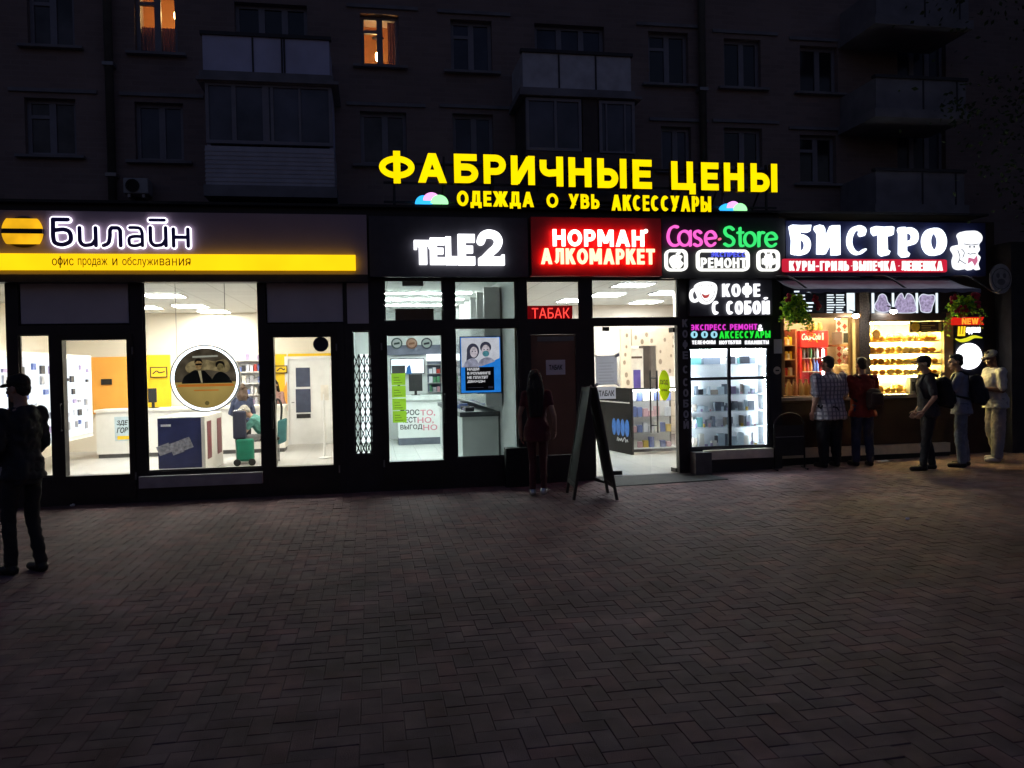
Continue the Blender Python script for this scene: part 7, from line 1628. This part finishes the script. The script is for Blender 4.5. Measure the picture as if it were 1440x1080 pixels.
# inside: seller, shoppers, assistant
fz = kz
person('seller with a white cap and pale shirt behind the bistro counter', (P(1190, 520, 1.35).x, 1.35, fz), 175, 1.72 * 1.0, 6, (0, 8), dict(wl=V(-.14, .3, 1.05), el=V(-.24, .08, 1.12), wr=V(.14, .3, 1.05), er=V(.24, .08, 1.12)), None, 1.0, dict(top=(mat('seller_shirt', (.65, .5, .3), .8), .8, .84), bottom=(DK, .1), shoes=SHOE, cap=mat('cap_bright', (.8, .75, .65), .8)), ('short', HAIRB))
sx = P(352, 640, 4.2)
stl = T('stool', 'low black stool under the grey haired shopper in the phone shop', 'stool', (sx.x + .36, 4.25, .016)); MB().box(sx.x + .18, sx.x + .54, 4.08, 4.42, .44, .50).build('seat', BLACKP, stl, bevel=.02)
for a in (-.14, .14):
    for b2 in (-.14, .14): MB().tube([(sx.x + .36 + a, 4.25 + b2, .017), (sx.x + .36 + a, 4.25 + b2, .44)], .014).build('leg', GREYM, stl)
person('grey haired shopper in a teal shirt sitting bent forward over a green trolley', (sx.x + .36, 4.25, .016 - .40), 92, 1.66, 42, (0, 18), dict(el=V(-.22, .42, 1.12), wl=V(-.12, .52, .98), er=V(.22, .42, 1.12), wr=V(.12, .52, .98)), dict(kl=V(-.12, .42, .92), al=V(-.12, .40, .5), kr=V(.12, .42, .92), ar=V(.12, .36, .5), fl=V(-.02, .17, 0), fr=V(.02, .17, 0)), .95, dict(top=(mat('teal_shirt', (.09, .26, .23), .8), .8, .84), bottom=(mat('shorts_grey', (.2, .19, .2), .8), .6), shoes=mat('sandal_white', (.6, .58, .57), .5)), ('short', HAIRG))
c = P(346, 648, 3.9)
t = T('shopping_trolley', 'green and navy shopping trolley bag in front of the seated shopper', 'trolley', (c.x, 3.9, .016)); x0, x1, z0, z1 = R(333, 617, 357, 648, 3.9)
MB().box(x0, x1, 3.8, 4.0, z0, z1).build('bag_lower', mat('green_cloth', (.01, .16, .10), .8, bump=.4), t, bevel=.04); q = R(328, 578, 346, 616, 3.9); MB().box(q[0], q[1], 3.82, 3.98, z1 + .002, q[3]).build('bag_upper', mat('navy_cloth', (.02, .022, .045), .8, bump=.4), t, bevel=.03)
fr = MB(); fr.tube([(x0 - .02, 4.02, .07), (x0 - .06, 4.02, 1.02), (x0 + .12, 4.02, 1.04)], .01); fr.build('frame', CHROME, t, smooth=True)
for xx in (x0 + .02, x1 - .02):
    w = MB(); w.v = []; n = 16; w.disc(xx, .082, .065, .065, 3.78, 3.8, n); w.build('wheel', BLACKP, t)
c = P(351, 560, 6.6)
person('woman with brown hair and a navy top seen from behind', (c.x, 5.6, .016 - .18), 15, 1.66, 6, (0, 0), dict(wl=V(-.14, .3, 1.05), el=V(-.24, .1, 1.12), wr=V(.14, .3, 1.05), er=V(.24, .1, 1.12)), None, .95, dict(top=(mat('navy_top', (.04, .05, .1), .8), 1.5, .8), bottom=(DK, .1), shoes=SHOE), ('long', HAIRB, 1.4), True)
c = P(386, 560, 7.2)
person('dark haired assistant half hidden behind the right door post of the phone shop', (c.x, 7.2, .016 - .12), 180, 1.66, 4, (0, 5), dict(wl=V(-.14, .3, 1.05), el=V(-.24, .1, 1.12), wr=V(.14, .3, 1.05), er=V(.24, .1, 1.12)), None, .95, dict(top=(mat('mauve_top', (.3, .16, .14), .8), 1.2, .8), bottom=(DK, .1), shoes=SHOE), ('long', HAIRD, 1.35), True)
# ------------------------------------------------------------------ pavement furniture
# A-board
f1, f2, b1_, b2_ = G(806, 706), G(868, 706), G(799, 692), G(853, 690)
apx = P(829, 562, (f1.y + b2_.y) / 2)
BB = mat('black_board', (.02, .02, .022), .6, var=.3, scale=4); WDK = mat('dark_board_wood', (.045, .035, .03), .6, var=.25, scale=5)
gl = G(802, 699); gr_ = G(861, 698)
cx, cy = (gl.x + gr_.x) / 2, (gl.y + gr_.y) / 2; zg = gz(cx) + .006; H_ = 1.42
t = T('a_board', 'black folding A-board standing edge-on before the liquor shop entrance', 'A-board', (cx, cy, zg)); t_ = t
hw = .30; dirp = Vector((.10, 1, 0)).normalized()          # boards run away from the viewer
lm = MB()
top = Vector((cx, cy, zg + H_))
for sgn, foot, nm in ((-1, gl, 0), (1, gr_, 1)):
    ft = Vector((foot.x, foot.y, zg)); tp = top + Vector((sgn * .03, 0, 0)); d = (tp - ft); n_ = d.cross(dirp).normalized()
    p = MB(); a_ = ft + d * .12; p.obox((a_ + tp) / 2, dirp * (hw - .03), (tp - a_) / 2, n_ * .008); p.build('board_panel', BB, t, bevel=.003)
    fr = MB()
    for q in (-1, 1): fr.obox((ft + tp) / 2 + dirp * q * hw, dirp * .028, d / 2, n_ * .016)
    fr.obox(tp - d.normalized() * .03, dirp * (hw - .029), d.normalized() * .028, n_ * .015); fr.obox(a_, dirp * (hw - .029), d.normalized() * .025, n_ * .015); fr.build('board_frame', WDK, t)
    kb = MB(); kb.ell(tp + dirp * -hw + Vector((0, 0, .01)), (.018, .018, .022), nu=8, nv=6); kb.build('end_knob', mat('pale_knob', (.5, .36, .32), .5), t, smooth=True)
# arched stand
p0, p1 = G(1087, 661), G(1122, 657)
t = T('arched_stand', 'black arched metal sign stand left of the bistro counter', 'sign stand', ((p0.x + p1.x) / 2, p0.y, gz(p0.x)))
zg = gz(p0.x) + .006; x0, x1 = p0.x + .03, p1.x + .04; y = p0.y; ztop = P(1108, 581, y).z; rr_ = (x1 - x0) / 2
pts = [(x0, y, zg + .02), (x0, y, ztop - rr_ * .8)] + [((x0 + x1) / 2 - rr_ * math.cos(a), y, ztop - rr_ * .8 + rr_ * .8 * math.sin(a)) for a in [math.pi * i / 12 for i in range(1, 12)]] + [(x1, y, ztop - rr_ * .8), (x1, y, zg + .02)]
MB().tube(pts, .014).build('arched_frame', mat('black_metal', (.02, .02, .022), .4, .3), t, smooth=True)
zb_ = P(1105, 641, y).z; MB().box(x0 + .015, x1 - .015, y - .006, y + .006, zb_, ztop - rr_ * .75).build('sign_panel', BB, t)
MB().box(x0 + .014, x1 - .014, y - .012, y - .0065, ztop - rr_ - .12, ztop - rr_ - .11).build('rail', GREYM, t)
for x in (x0, x1): MB().bar((x - .05, y - .18, zg + .012), (x + .05, y + .18, zg + .012), .022).build('foot_bar', mat('black_metal', (.02, .02, .022), .4, .3), t)
# litter
for px, py, l, s_ in ((102, 712, 'crumpled white paper scrap on the paving before the left doorway', .03), (1276, 731, 'crumpled white paper scrap on the paving in front of the bistro queue', .025)):
    p = G(px, py) + Vector((0, 0, s_ * .5)); b = MB(); b.ell(p, (s_, s_ * .8, s_ * .5), nu=9, nv=6); r5 = random.Random(px); b.v = [(x + r5.gauss(0, s_ * .15), y + r5.gauss(0, s_ * .15), max(z + r5.gauss(0, s_ * .12), p.z - s_ * .5)) for x, y, z in b.v]; b.build('paper_scrap', PAPER, None, l, 'litter')
p = G(1241, 649); b = MB().add([p + Vector((-.1, -.04, .008)), p + Vector((.09, -.05, .008)), p + Vector((.1, .05, .02)), p + Vector((-.08, .05, .01))], [(0, 1, 2, 3)]); o = b.build('paper_sheet', PAPER, None, 'flat white paper sheet lying on the ground below the bistro counter', 'litter'); mm = o.modifiers.new('s', 'SOLIDIFY'); mm.thickness = .003

# street tree whose dark crown hides the right end of the block
t = T('street_tree', 'dark leafy tree whose crown hides the right end of the apartment block', 'tree', (10.2, -1.0, gz(10)))
BARK = mat('bark', (.05, .04, .03), .9, bump=.8, bscale=30); rt = random.Random(4)
tb = MB(); base = Vector((10.2, -1.0, gz(10))); tb.tube(cr([base, base + Vector((.05, 0, 1.5)), base + Vector((-.1, .1, 3.2)), base + Vector((.1, 0, 5.5)), base + Vector((0, .1, 8))], 4), [.19 - .13 * i / 16 for i in range(17)], 10)
tips = []
for i in range(16):
    z = 3.2 + i * .32; a = i * 2.4; p = base + Vector((-.05, .05, z)); l = 2.3 - .06 * i
    e = p + Vector((math.cos(a) * l, math.sin(a) * l * .45, .5 + .04 * i)); m_ = (p + e) / 2 + Vector((0, 0, .15)); tb.tube([p, m_, e], [.06, .04, .012], 6); tips += [e, m_, (m_ + e) / 2]
tb.build('trunk', BARK, t, smooth=True)
lf = MB(); cl_ = [(base + Vector((rt.gauss(-.6, 1.2), rt.gauss(0, .5), rt.uniform(3.6, 9.2))), rt.uniform(.35, .75)) for _ in range(85)] + [(p, .5) for p in tips]
for c, r in cl_:
    for _ in range(int(150 * r)):
        d = Vector((rt.gauss(0, 1), rt.gauss(0, .8), rt.gauss(0, .8))); p = c + d * r * .55
        a = Vector((rt.gauss(0, 1), rt.gauss(0, 1), rt.gauss(-.4, .6))).normalized(); s_ = a.cross(Vector((rt.gauss(0, 1), rt.gauss(0, 1), rt.gauss(0, 1)))).normalized(); l = rt.uniform(.06, .11)
        lf.add([p, p + a * l * .5 + s_ * l * .3, p + a * l, p + a * l * .5 - s_ * l * .3], [(0, 1, 2, 3)])
lf.build('crown', paper('dark_leaf', (.045, .07, .025), .3), t)
